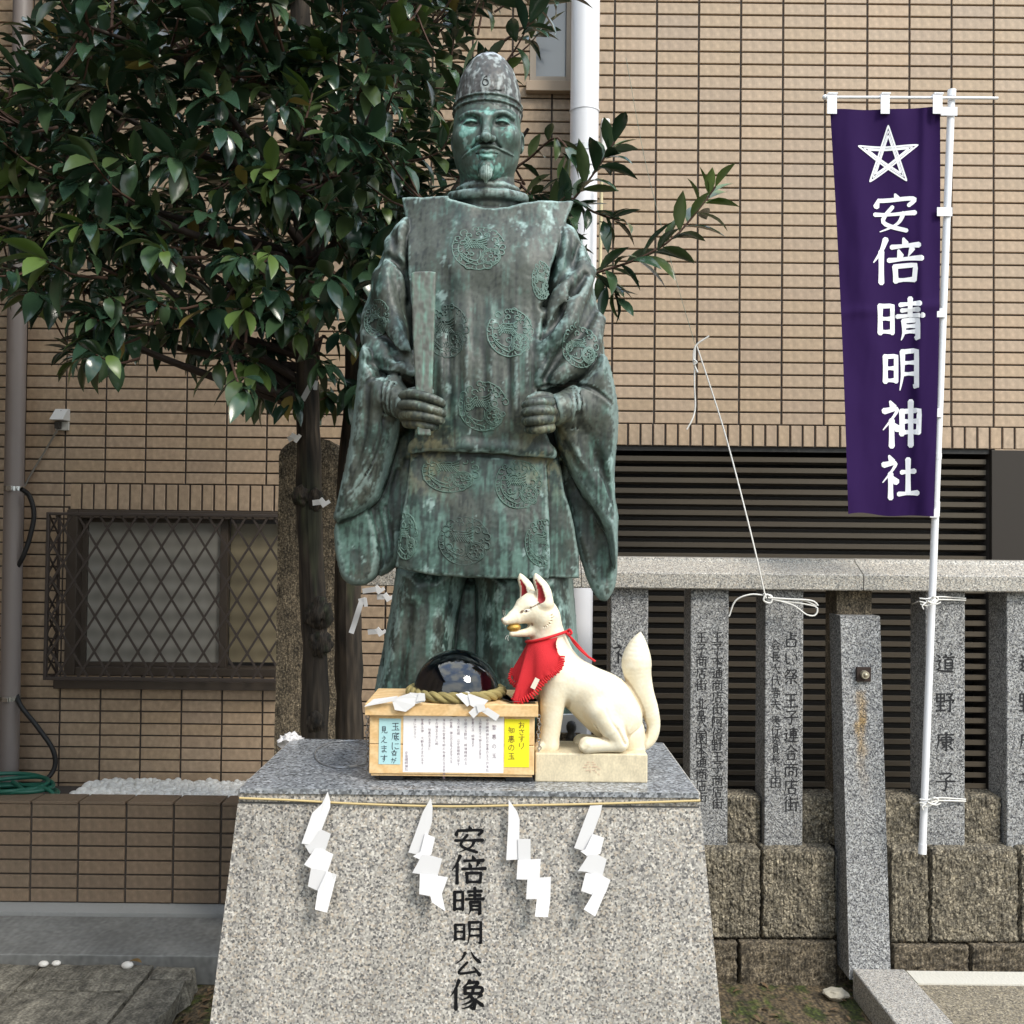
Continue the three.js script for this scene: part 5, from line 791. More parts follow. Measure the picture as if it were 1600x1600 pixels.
  const cream = (x, y, z, nx, ny, nz, cv) => {
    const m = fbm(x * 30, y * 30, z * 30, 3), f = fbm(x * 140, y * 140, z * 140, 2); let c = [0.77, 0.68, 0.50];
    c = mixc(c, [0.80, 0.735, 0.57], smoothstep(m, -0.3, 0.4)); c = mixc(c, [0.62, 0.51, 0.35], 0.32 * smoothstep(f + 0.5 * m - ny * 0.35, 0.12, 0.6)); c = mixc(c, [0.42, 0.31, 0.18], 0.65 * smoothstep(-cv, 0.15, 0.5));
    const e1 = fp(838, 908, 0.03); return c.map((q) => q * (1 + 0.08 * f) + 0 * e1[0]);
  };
  const redEar = (x, y, z, nx, ny, nz, cv) => {          // the painted hollows of the ears and the mouth
    const c = cream(x, y, z, nx, ny, nz, cv); let hit = 0;
    for (const [bx, by, tx, ty, ze] of [[823, 932, 813, 898, -0.012], [850, 936, 837, 898, 0.034]]) { const d = chainD(x, y, z, [fp(bx - 7, by - 1, ze + 0.021), fp((bx + tx) / 2 - 3, (by + ty) / 2 + 2, ze + 0.02), fp(tx - 0.5, ty + 9, ze + 0.012)], [0.0125, 0.0105, 0.003]); if (d < 0.0009) hit = 1; }
    if (hit) return mixc([0.36, 0.02, 0.025], [0.28, 0.015, 0.02], fbm(x * 60, y * 60, z * 60, 2) + 0.5);
    const m = chainD(x, y, z, [fp(830, 977, 0.036), fp(812, 980, 0.04), fp(792, 982, 0.05)], [0.0045, 0.0065, 0.008]); if (m < 0.0006 && z > 0.02) return [0.16, 0.03, 0.03];
    const l = chainD(x, y, z, [fp(814, 957, 0.046), fp(822, 951, 0.050), fp(833, 948, 0.051), fp(846, 941, 0.047)], [0.0016, 0.0016, 0.0016, 0.0014]); if (l < 0.0011) return [0.16, 0.1, 0.06];
    const n = fp(786.5, 968.5, 0.0465); if (Math.hypot(x - n[0], y - n[1], z - n[2]) < 0.0062) return mixc(c, [0.4, 0.2, 0.16], 0.7);
    return c;
  };
  const chainD = (x, y, z, pts, r) => { let d = 9; for (let i = 0; i < pts.length - 1; i++) d = Math.min(d, segDist(x, y, z, pts[i], pts[i + 1], r[i], r[i + 1])); return d; };
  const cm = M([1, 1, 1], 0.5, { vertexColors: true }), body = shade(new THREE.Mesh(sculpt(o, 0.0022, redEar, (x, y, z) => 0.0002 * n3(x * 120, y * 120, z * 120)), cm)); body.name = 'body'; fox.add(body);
  const add = (name, g, m) => { const q = shade(new THREE.Mesh(g, m)); q.name = name; fox.add(q); return q; };
  const at = (g, p) => { g.translate(...p); return g; };
  add('eye', at(new THREE.SphereGeometry(0.006, 20, 12).scale(1.5, 0.72, 0.6).rotateZ(0.2).rotateY(-0.25), fp(823, 954.3, 0.0445)), M([0.72, 0.68, 0.6], 0.25));
  add('pupil', at(new THREE.SphereGeometry(0.0026, 12, 8), fp(822.6, 954.4, 0.0472)), M([0.06, 0.015, 0.012], 0.2));
  add('golden_jewel', at(new THREE.SphereGeometry(0.0135, 24, 16).scale(1.2, 0.72, 0.9).rotateZ(0.12), fp(803, 980.5, 0.038)), M([0.55, 0.34, 0.08], 0.32, { metalness: 0.75, bumpMap: fineTex, bumpScale: 0.0006 }));
  add('fang', at(new THREE.ConeGeometry(0.0024, 0.009, 8).rotateX(Math.PI), fp(789.5, 977, 0.047)), M([0.75, 0.7, 0.58], 0.4));
  const wh = []; for (const [a, b, c, d] of [[789, 964, 786, 953], [791, 963, 789, 954], [795, 992, 794, 1001], [793, 992, 790, 999]]) wh.push(tube([V(...fp(a, b, 0.045)), V(...fp((a + c) / 2 - 1, (b + d) / 2, 0.05)), V(...fp(c, d, 0.055))], 0.00035, 6, 4)); add('whiskers', join(wh), M([0.7, 0.68, 0.62], 0.5));
  // plinth
  const x0 = P(836, 1200, 2.33).x - FO.x, x1 = P(1012, 1200, 2.33).x - FO.x, y1 = P(925, 1178, 2.33).y - FO.y;
  const pg = new RoundedBoxGeometry(x1 - x0, y1 + 0.001, 0.145, 2, 0.004); pg.translate((x0 + x1) / 2, y1 / 2, 0.07 - 0.0725);
  const stampTex = texture(512, (u, v) => { const f = tnoise(u, v, 40, 3), k = 0.93 + 0.06 * tnoise(u, v, 8, 2) + 0.05 * f; const dx = (u - 0.5) * 3.0, dy = (v - 0.45) * 1.0; return [0.91 * k, 0.85 * k, 0.72 * k]; });
  add('plinth', metricUV(pg, 4), M([0.92, 0.92, 0.92], 0.55, { map: stampTex }));
  // worn printed mark on the plinth
  const wp = (u, v, l) => { const p = P(u, v, 2.3295 - l); return p.sub(FO); }, pos = [];
  for (const s of [[[917, 1191], [928, 1191]], [[913, 1195], [931, 1194]], [[911, 1199], [920, 1199], [934, 1198]], [[922, 1196], [922, 1207]], [[915, 1204], [931, 1203]], [[926, 1197], [938, 1202]], [[930, 1205], [937, 1211]]]) strokeMesh(pos, bend(s, false), 1.3, (t) => 0.5 + 0.5 * Math.sin(t * 9), wp, 0.0008);
  const sg = new THREE.BufferGeometry(); sg.setAttribute('position', new THREE.Float32BufferAttribute(pos, 3)); sg.computeVertexNormals(); add('printed_mark', sg, M([0.6, 0.42, 0.3], 0.7, { side: THREE.DoubleSide }));

  // ---------- red bib tied round the fox's neck ----------
  const w = (px, py, z) => V(...fp(px, py, z)).add(FO);
  const bib = thing('red_bib', 'red cloth bib with a frilled hem tied round the neck of the fox statue', 'bib', w(840, 1080, 0.05));
  const clothTex = texture(256, (u, v, i, j) => { const k = 0.5 + 0.25 * ((i % 4) < 2 ? 1 : -1) * ((j % 4) < 2 ? 1 : -1) + 0.2 * tnoise(u, v, 20); return [k, k, k]; }, false);
  const red = M([0.56, 0.014, 0.02], 0.85, { side: THREE.DoubleSide, bumpMap: clothTex, bumpScale: 0.0004, sheen: 0.5, sheenColor: lin(0.6, 0.1, 0.1), sheenRoughness: 0.6 });
  // cloth from the neck line (t) down to the hem (s)
  const neck = new THREE.CatmullRomCurve3([w(884, 990, 0.03), w(868, 996, 0.05), w(850, 1000, 0.056), w(832, 1004, 0.048), w(824, 1005, 0.02), w(826, 1001, -0.02)]), hem = new THREE.CatmullRomCurve3([w(868, 1001, 0.062), w(874, 1014, 0.07), w(876, 1031, 0.076), w(871, 1044, 0.080), w(859, 1053, 0.084), w(845, 1066, 0.088), w(832, 1083, 0.09), w(813, 1093, 0.088), w(802, 1092, 0.08), w(812, 1080, 0.06), w(808, 1072, 0.04), w(797, 1060, 0.02), w(801, 1045, -0.005)]);
  const cols = 60, rows = 14, pp = [], ii = [];
  for (let i = 0; i <= cols; i++) for (let j = 0; j <= rows; j++) { const t = i / cols, s = j / rows, a = neck.getPoint(0.16 + t * 0.84), b = hem.getPoint(t), p = a.lerp(b, s); p.z += 0.018 * Math.sin(s * 3.1) * (1 - t * 0.4) + 0.007 * Math.sin(t * 19 + 1) * s; p.x -= 0.006 * Math.sin(t * 19) * s; if (s > 0.86) { const k = (s - 0.86) / 0.14; p.z += 0.0035 * k * Math.sin(t * 150); p.x += 0.002 * k * Math.sin(t * 150 + 1); } pp.push(p.x, p.y, p.z); if (i < cols && j < rows) { const q = i * (rows + 1) + j; ii.push(q, q + 1, q + rows + 1, q + 1, q + rows + 2, q + rows + 1); } }
  const cg = new THREE.BufferGeometry(); cg.setAttribute('position', new THREE.Float32BufferAttribute(pp, 3)); cg.setIndex(ii); cg.computeVertexNormals();
  const uvb = new Float32Array(pp.length / 3 * 2); for (let k = 0; k < uvb.length / 2; k++) { uvb[k * 2] = Math.floor(k / (rows + 1)) / cols * 3; uvb[k * 2 + 1] = (k % (rows + 1)) / rows * 2; } cg.setAttribute('uv', new THREE.BufferAttribute(uvb, 2));
  part(bib, 'cloth', cg, red);
  const fr = []; for (let i = 9; i <= 64; i++) { const t = i / 64, b = hem.getPoint(t), b2 = hem.getPoint(Math.min(1, t + 0.01)), d = b2.clone().sub(hem.getPoint(Math.max(0, t - 0.01))).normalize(), out = V(d.y, -d.x, 0).multiplyScalar(-1); const L = 0.0075 + 0.0015 * Math.sin(i * 3.1); const g = tube([b.clone().addScaledVector(out, -0.004).add(V(0, 0, 0.002)), b.clone().addScaledVector(out, L * 0.4).add(V(0, 0, 0.004)), b.clone().addScaledVector(out, L).add(V(0.001, -0.001, 0.001))], 0.0024, 5, 5); fr.push(g); }
  part(bib, 'frill', join(fr), red);
  part(bib, 'tie_band', join([tube([w(826, 1001, -0.02), w(823, 1003, 0.02), w(832, 1002, 0.05), w(850, 998, 0.06), w(870, 992, 0.05), w(885, 987, 0.028), w(888, 987, 0.0), w(878, 992, -0.04), w(850, 998, -0.04)], 0.0035, 48, 6, true)]), red);
  part(bib, 'bow', join([tube([w(885, 988, 0.028), w(890, 984, 0.034), w(893, 990, 0.036), w(886, 991, 0.034)], 0.0032, 14, 6), tube([w(884, 987, 0.03), w(889, 992, 0.036), w(898, 1006, 0.03), w(914, 1022, 0.02), w(930, 1033, 0.008)], 0.0026, 20, 5), tube([w(885, 989, 0.03), w(895, 999, 0.034), w(909, 1015, 0.02), w(921, 1028, 0.015)], 0.0026, 20, 5)]), red);
  const tg = new THREE.BoxGeometry(0.011, 0.025, 0.001); tg.rotateZ(-0.45); tg.translate(...w(836, 1068, 0.098).toArray()); part(bib, 'care_tag', tg, M([0.75, 0.68, 0.55], 0.8));
}

// ---------- wooden box with notices, crystal ball, straw rope ----------
const woodTex = texture(512, (u, v) => { const g = tnoise(u, v * 0.5, 5, 2), k = 0.5 + 0.5 * Math.sin((v * 9 + g * 1.1 + 0.12 * tnoise(u, v, 18, 1)) * 6.283), f = 0.04 * tnoise(u * 0.5, v, 90, 3); const c = mixc([0.94, 0.81, 0.61], [0.87, 0.70, 0.47], 0.55 * k); return c.map((q) => q + f); });
{
  const BD = 2.315, fx = (px) => P(px, 1160, BD).x, fy = (py) => P(705, py, BD).y, zf = -BD, zb = -2.51;
  const wood = M([0.9, 0.88, 0.86], 0.5, { map: woodTex }), black = M([0.015, 0.015, 0.016], 0.6);
  const bx = thing('offering_box', 'pale wooden box on black feet with handwritten paper notices on its front', 'box', V(fx(705), PT, (zf + zb) / 2));
  const y0 = fy(1210), y1 = fy(1118), cham = (g, s = 2) => metricUV(g, s, 0.1, 0.2);
  const half = (y0 + y1) / 2;
  part(bx, 'front_board', cham(box(fx(577) + 0.0, fx(835), half + 0.0006, y1, zf - 0.012, zf, 0.002)), wood); part(bx, 'front_board', cham(box(fx(577), fx(835), y0, half - 0.0006, zf - 0.012, zf + 0.0002, 0.002), 2.2), wood);
  part(bx, 'side_board', cham(box(fx(577), fx(577) + 0.012, y0, y1, zb, zf - 0.0125)), wood); part(bx, 'side_board', cham(box(fx(835) - 0.012, fx(835), y0, y1, zb, zf - 0.0125)), wood);
  part(bx, 'back_board', cham(box(fx(577) + 0.0125, fx(835) - 0.0125, y0, y1, zb, zb + 0.012)), wood);
  part(bx, 'base_board', cham(box(fx(580), fx(832), y0 - 0.005, y0 - 0.001, zb + 0.005, zf - 0.004)), wood);
  const ly = P(705, 1117, 2.3).y, lt = P(705, 1100, 2.3).y; {
    const a = P(570.5, 1108, 2.3).x, b = P(841, 1108, 2.3).x, c = P(713, 1082, 2.41), s = new THREE.Shape([[a + 0.002, 2.302], [b - 0.002, 2.302], [b - 0.002, -zb + 0.01], [a + 0.002, -zb + 0.01]].map(([x, y]) => new THREE.Vector2(x, y)));
    s.holes.push(new THREE.Path().absarc(c.x, 2.41, 66.5 / 1600 * 2.41 + 0.0015, 0, Math.PI * 2));
    const g = new THREE.ExtrudeGeometry(s, { depth: lt - y1 - 0.0046, bevelEnabled: true, bevelThickness: 0.002, bevelSize: 0.002, bevelSegments: 2, curveSegments: 48 }); g.rotateX(-Math.PI / 2); g.translate(0, y1 + 0.0026, 0); part(bx, 'lid', cham(g), wood);
  }
  for (const px of [[592, 630], [790, 834]]) for (const z of [zf - 0.035, zb + 0.03]) part(bx, 'foot', box(fx(px[0]), fx(px[1]), PT + 0.001, y0 - 0.0055, z - 0.014, z + 0.02, 0.003), black);
  part(bx, 'under_frame', box(fx(612), fx(810), PT + 0.01, y0 - 0.006, zf - 0.06, zf - 0.045), black);
  // notices
  const place = (u, v, l) => { const p = P(u, v, BD - l); return p; };
  const sheet = (name, a, b, c, d, col, label, lift) => { const n = part(bx, name, box(fx(a), fx(b), fy(d), fy(c), zf + 0.0003, zf + lift), M(col, 0.7)); n.userData.label = label; return n; };
  const blue = sheet('notice', 592, 626, 1123.5, 1195, [0.42, 0.66, 0.68], 'pale blue handwritten notice', 0.0012), white = sheet('notice', 630, 787, 1114, 1207, [0.84, 0.82, 0.82], 'large white printed notice with columns of text', 0.001), yellow = sheet('notice', 788, 827, 1122.5, 1197.5, [0.86, 0.77, 0.015], 'yellow handwritten notice', 0.0013);
  const pen = M([0.03, 0.03, 0.05], 0.7, { side: THREE.DoubleSide }), brown = M([0.16, 0.09, 0.02], 0.7, { side: THREE.DoubleSide }), ink = M([0.22, 0.15, 0.19], 0.8, { side: THREE.DoubleSide });
  part(blue, 'handwriting', writing([['玉底に', 618, 1129, 12.5, 15.2], ['☆', 616, 1171.5, 10, 10], ['が', 615, 1184, 9, 10], ['見えます', 600, 1135, 11, 14.8]], place, { weight: 9, lift: 0.0018 }), pen);
  part(yellow, 'handwriting', writing([['おさすり', 815, 1128, 10, 10.8], ['知恵の玉', 799, 1136, 10.5, 13.4]], place, { weight: 9.5, lift: 0.0018 }), brown);
  const bodyText = ['智恵の玉', '安倍晴明神社の智恵の玉大伏本社', '玉知恵ます大神王子合祭行', '智恵の玉 明神ます', '安倍の玉野社 明神晴明の玉', '玉の本社明 公安倍晴明大祭す', 'の智恵 神公の玉見えます大玉', '本社玉の智恵大明の知恵の玉合祭神社', 'すの神玉えまに明', 'さする知恵の玉合まに', '智恵玉神 大野見えまの玉す', 'まにおさすり'];
  part(white, 'printed_text', writing([[bodyText[0].split('').join(' '), 772, 1133, 7.2, 7.4], ...bodyText.slice(1).map((t, i) => [t, 761.5 - i * 11.3, 1123, 4.4, 5.6 - 0.3 * (i % 3)]), ['安倍晴明神社', 635, 1174, 4.8, 5.2]], place, { weight: 9, lift: 0.0014 }), ink);
  // crystal ball
  { const cup = new THREE.SphereGeometry(66.5 / 1600 * 2.41 + 0.004, 48, 24, 0, 6.2832, Math.PI / 2 + 0.14, Math.PI / 2 - 0.14); cup.translate(P(713, 1082, 2.41).x, P(713, 1082, 2.41).y, -2.41); part(bx, 'ball_seat', cup, M([0.012, 0.014, 0.024], 0.5, { side: THREE.DoubleSide })); }
  const bc = P(713, 1082, 2.41), br = 66.5 / 1600 * 2.41, lidY = lt;
  const ball = new THREE.SphereGeometry(br, 96, 64); ball.translate(bc.x, bc.y, bc.z);
  const dark = M([1, 1, 1], 0.0, { transmission: 1, thickness: 0.2, ior: 1.75, attenuationColor: lin(0.30, 0.38, 0.52), attenuationDistance: 0.09 });
  solo('crystal_ball', ball, dark, 'large glossy dark crystal ball set into the lid of the wooden box', 'crystal ball');
  // twisted straw rope round the ball
  const rope = thing('straw_rope', 'thick twisted straw rope ring circling the crystal ball on the box lid', 'rope', V(bc.x, lt + 0.001, bc.z));
  const rr = P(783, 1094, 2.37).x - bc.x, straw = texture(256, (u, v) => { const k = 0.75 + 0.2 * tnoise(u * 0.3, v, 60, 2); return [0.80 * k, 0.72 * k, 0.46 * k]; }), strawM = M([0.8, 0.8, 0.78], 0.85, { map: straw, bumpMap: straw, bumpScale: 0.001 });
  for (let s = 0; s < 3; s++) { const p = []; for (let i = 0; i < 160; i++) { const a = i / 160 * Math.PI * 2, q = a * 9 + s * 2.094, r = rr + 0.0062 * Math.cos(q); p.push(V(bc.x + r * Math.cos(a), lt + 0.0125 + 0.0062 * Math.sin(q), bc.z + r * Math.sin(a))); } part(rope, 'strand', tube(p, 0.0072, 320, 9, true), strawM); }
  // folded white paper streamers on the rope
  const poly3 = (pts, th = 0.0006) => { const g = new THREE.BufferGeometry(), pos = []; for (let i = 1; i < pts.length - 1; i++) for (const k of [0, i, i + 1]) pos.push(pts[k].x, pts[k].y, pts[k].z); g.setAttribute('position', new THREE.Float32BufferAttribute(pos, 3)); g.computeVertexNormals(); const b = g.clone(); b.translate(0, 0, -th); return join([g, b]); };
  const on = (px, py, h = 0.03) => { if (py > 1097) return P(px, py, 2.291); const g = G(px, py, lt + h); return -g.z < 2.293 ? P(px, py, 2.293) : g; };
  const pg = (list, h) => join(list.map((l, i) => poly3(l.map(([a, b]) => { const p = on(a, b, h); p.z += 0.0015 * i; return p; }))));
  solo('paper_streamer', pg([[[640, 1082], [662, 1084], [664, 1096], [648, 1100]], [[612, 1092], [640, 1083], [652, 1090], [648, 1102], [634, 1112], [617, 1109]], [[569, 1104], [584, 1092], [622, 1087], [616, 1095]], [[655, 1082], [664, 1083], [665, 1094], [650, 1096]]], 0.026), paperM, 'folded white paper streamer on the box lid beside the ball, over the blue notice', 'paper streamer');
  solo('paper_streamer', pg([[[712, 1085], [731, 1080], [747, 1092], [730, 1104]], [[731, 1083], [763, 1094], [750, 1110], [735, 1102]], [[732, 1113], [743, 1103], [754, 1108], [740, 1122]], [[752, 1111], [762, 1105], [781, 1117], [775, 1126]], [[744, 1100], [756, 1099], [760, 1109], [747, 1113]]], 0.026), paperM, 'white zigzag paper streamer hanging from the straw rope over the box front', 'paper streamer');
  solo('paper_streamer', pg([[[776, 1077], [787, 1081], [806, 1096], [796, 1096]], [[796, 1094], [838, 1091], [841, 1096], [808, 1096]], [[780, 1085], [792, 1087], [800, 1094], [786, 1092]]], 0.006), paperM, 'crumpled white paper lying on the box lid under the red bib', 'paper');
  solo('twig', join([tube([P(784, 1101, 2.32), P(800, 1102, 2.318), P(812, 1104, 2.316), P(824, 1105, 2.318)], 0.0018, 12, 5)]), M([0.08, 0.05, 0.03], 0.8), 'thin dark twig lying on the box lid beneath the red bib', 'twig');
  // beaded chains hanging at both ends of the box
  for (const [px, n, lab] of [[574.5, 15, 'beaded chain hanging at the end of the box by the blue notice'], [842, 15, 'beaded chain hanging at the end of the box by the fox']]) { const l = []; for (let i = 0; i < n; i++) { const g = new THREE.TorusGeometry(0.0042, 0.0012, 5, 10); g.rotateY(i % 2 ? 1.3 : 0.3); const q = P(px, 1120 + i * 6.1, 2.345); g.translate(q.x + 0.0015 * Math.sin(i), q.y, q.z); l.push(g); } solo('chain', join(l), M([0.3, 0.29, 0.28], 0.35, { metalness: 0.8 }), lab, 'chain'); }
}
// thin steel cable with a crimp, looped on the pedestal
{
  const q = (px, py) => { const p = G(px, py, PT + 0.004); return p; };
  const c = thing('steel_cable', 'thin steel cable looped on the pedestal beside the wooden box', 'cable', q(520, 1180));
  part(c, 'wire', tube([q(583, 1168), q(556, 1158), q(523, 1159), q(499, 1168), q(492, 1181), q(503, 1193), q(528, 1199), q(556, 1197), q(580, 1191)], 0.0016, 60, 6), M([0.42, 0.43, 0.45], 0.35, { metalness: 0.7 }));
  part(c, 'crimp', tube([q(545, 1199), q(557, 1197)], 0.0042, 3, 8), M([0.55, 0.55, 0.55], 0.4, { metalness: 0.6 }));
}
// small dark figurine on a stand and the cut-cornered white board behind the fox
{
  const d = 2.5, f = (a, b, z = 0) => P(a, b, d - z);
  const bd = new THREE.Shape([[877, 1176], [877, 1120], [904, 1119.5], [918, 1131.5], [918, 1176]].map(([a, b]) => { const p = f(a, b); return new THREE.Vector2(p.x, p.y); })), g = new THREE.ExtrudeGeometry(bd, { depth: 0.012, bevelEnabled: false }); g.translate(0, 0, -d - 0.04);
  solo('white_board', g, M([0.6, 0.61, 0.64], 0.6), 'white board with cut corners standing behind the fox statue', 'board');
  const c = f(892.5, 1160), fig = thing('figurine', 'tiny dark round-headed figurine on a stand behind the fox', 'figurine', V(c.x, PT, c.z)), blk = M([0.012, 0.012, 0.013], 0.5);
  const prof = [[0.001, 0.042], [0.009, 0.039], [0.0125, 0.03], [0.012, 0.021], [0.0085, 0.014], [0.013, 0.006], [0.014, 0]].map(([a, b]) => new THREE.Vector2(a, b)); const L = new THREE.LatheGeometry(prof.reverse(), 24); L.translate(c.x, f(892, 1152).y - 0.002, c.z); part(fig, 'body', L, blk);
  const y = f(892, 1152).y; part(fig, 'stand', box(c.x - 0.013, c.x + 0.013, PT + 0.005, y - 0.0025, c.z - 0.012, c.z + 0.012, 0.002), blk); part(fig, 'base', box(c.x - 0.022, c.x + 0.022, PT + 0.001, PT + 0.0045, c.z - 0.014, c.z + 0.014), blk);
  solo('stone_block', metricUV(box(f(860, 1150).x, f(908, 1150).x, PT + 0.001, f(892, 1147).y, -d - 0.022, -d - 0.016, 0.002), 2), darkStone, 'low dark stone strip standing between figurine and white board', 'stone');
}
// straw cord round the pedestal with four zigzag papers
{
  const z = (py) => PF - 0.006 - 0.0;
  const q = (px, py, o = 0.004) => P(px, py, PF - 0.003 - o);
  const y0 = PT - 0.034;
  solo('golden_cord', join([tube([q(374, 1247), q(450, 1250), q(560, 1256), q(700, 1260), q(800, 1258.5), q(930, 1256), q(1094, 1251)], 0.0026, 60, 6), tube([q(374, 1247), P(380, 1240, 2.5), P(420, 1200, 2.8)], 0.0026, 8, 6), tube([q(1094, 1251), P(1075, 1235, 2.5), P(1050, 1200, 2.8)], 0.0026, 8, 6)]), M([0.55, 0.42, 0.2], 0.8, { bumpMap: fineTex, bumpScale: 0.001 }), 'thin golden straw cord tied round the pedestal below its top slab', 'cord');
  const zig = [
    [[[512, 1237], [516, 1251], [516, 1262], [502, 1298], [484, 1320], [471, 1318], [488, 1270], [503, 1256]], [[486, 1316], [501, 1296], [517, 1303], [508, 1330], [484, 1334], [474, 1317]], [[492, 1326], [505, 1327], [521, 1335], [511, 1365], [488, 1358], [475, 1351]], [[486, 1356], [507, 1360], [526, 1367], [514, 1387], [497, 1392], [481, 1385]], [[497, 1390], [510, 1362], [526, 1367], [511, 1426], [492, 1421]]],
    [[[673, 1247], [676, 1262], [675, 1285], [664, 1318], [656, 1336], [638, 1332], [655, 1285], [661, 1268]], [[656, 1334], [664, 1302], [680, 1309], [674, 1335], [658, 1344], [645, 1338]], [[660, 1335], [674, 1337], [691, 1342], [683, 1372], [658, 1366], [644, 1364]], [[656, 1365], [682, 1368], [700, 1371], [690, 1398], [671, 1400], [655, 1397]], [[672, 1399], [690, 1396], [696, 1424], [675, 1410]]],
    [[[795, 1250], [808, 1268], [812, 1281], [811, 1343], [791, 1344], [794, 1290]], [[809, 1311], [829, 1311], [829, 1345], [810, 1344]], [[809, 1344], [845, 1342], [843, 1375], [807, 1374]], [[824, 1373], [861, 1370], [860, 1405], [822, 1405]], [[839, 1404], [860, 1404], [856, 1433], [836, 1432]]],
    [[[922, 1259], [941, 1258], [938, 1272], [926, 1304], [914, 1330], [897, 1325], [912, 1285]], [[914, 1328], [926, 1303], [944, 1309], [938, 1334], [920, 1340], [907, 1330]], [[920, 1335], [935, 1336], [948, 1343], [941, 1370], [915, 1362], [903, 1361]], [[915, 1364], [939, 1367], [954, 1375], [946, 1396], [925, 1398], [908, 1392]], [[928, 1394], [946, 1394], [930, 1432], [912, 1421]]],
  ];
  const labels = ['zigzag white paper on the pedestal nearest the planter end', 'zigzag white paper just beside the carved lettering, its tail tip folded', 'zigzag white paper with square upright steps beside the carved lettering', 'zigzag white paper on the pedestal below the fox statue'];
  zig.forEach((parts, n) => {
    const top = parts[0][0], t = thing('zigzag_paper', labels[n], 'paper streamer', P(top[0], top[1], PF - 0.02), 'zigzag papers hanging on the pedestal');
    parts.forEach((poly, k) => {
      const d = (py) => { const h = Math.max(0, (py - 1250) / 711); return PF - 0.016 - 0.09 * h - 0.004 * k; };
      const mx = poly.reduce((q, p) => q + p[0], 0) / poly.length, tw = [0.00012, -0.0002, 0.00016, -0.00014, 0.0002][k] * (n % 2 ? -1 : 1), s = poly.map(([a, b]) => P(a, b, d(b) - 0.004 + tw * (a - mx) - 0.0004 * Math.max(0, b - 1395)));
      const pos = [], c = s.reduce((m, p) => m.add(p), V(0, 0, 0)).multiplyScalar(1 / s.length); 
      for (let i = 0; i < s.length; i++) { const a = s[i], b = s[(i + 1) % s.length]; for (const p of [c, b, a]) pos.push(p.x, p.y, p.z); for (const p of [c, a, b]) pos.push(p.x, p.y, p.z - 0.0007); for (const [p, o] of [[a, 0], [b, 0], [b, 1], [a, 0], [b, 1], [a, 1]]) pos.push(p.x, p.y, p.z - o * 0.0007); }
      const g = new THREE.BufferGeometry(); g.setAttribute('position', new THREE.Float32BufferAttribute(pos, 3)); g.computeVertexNormals(); part(t, 'fold', g, paperM);
    });
  });
}
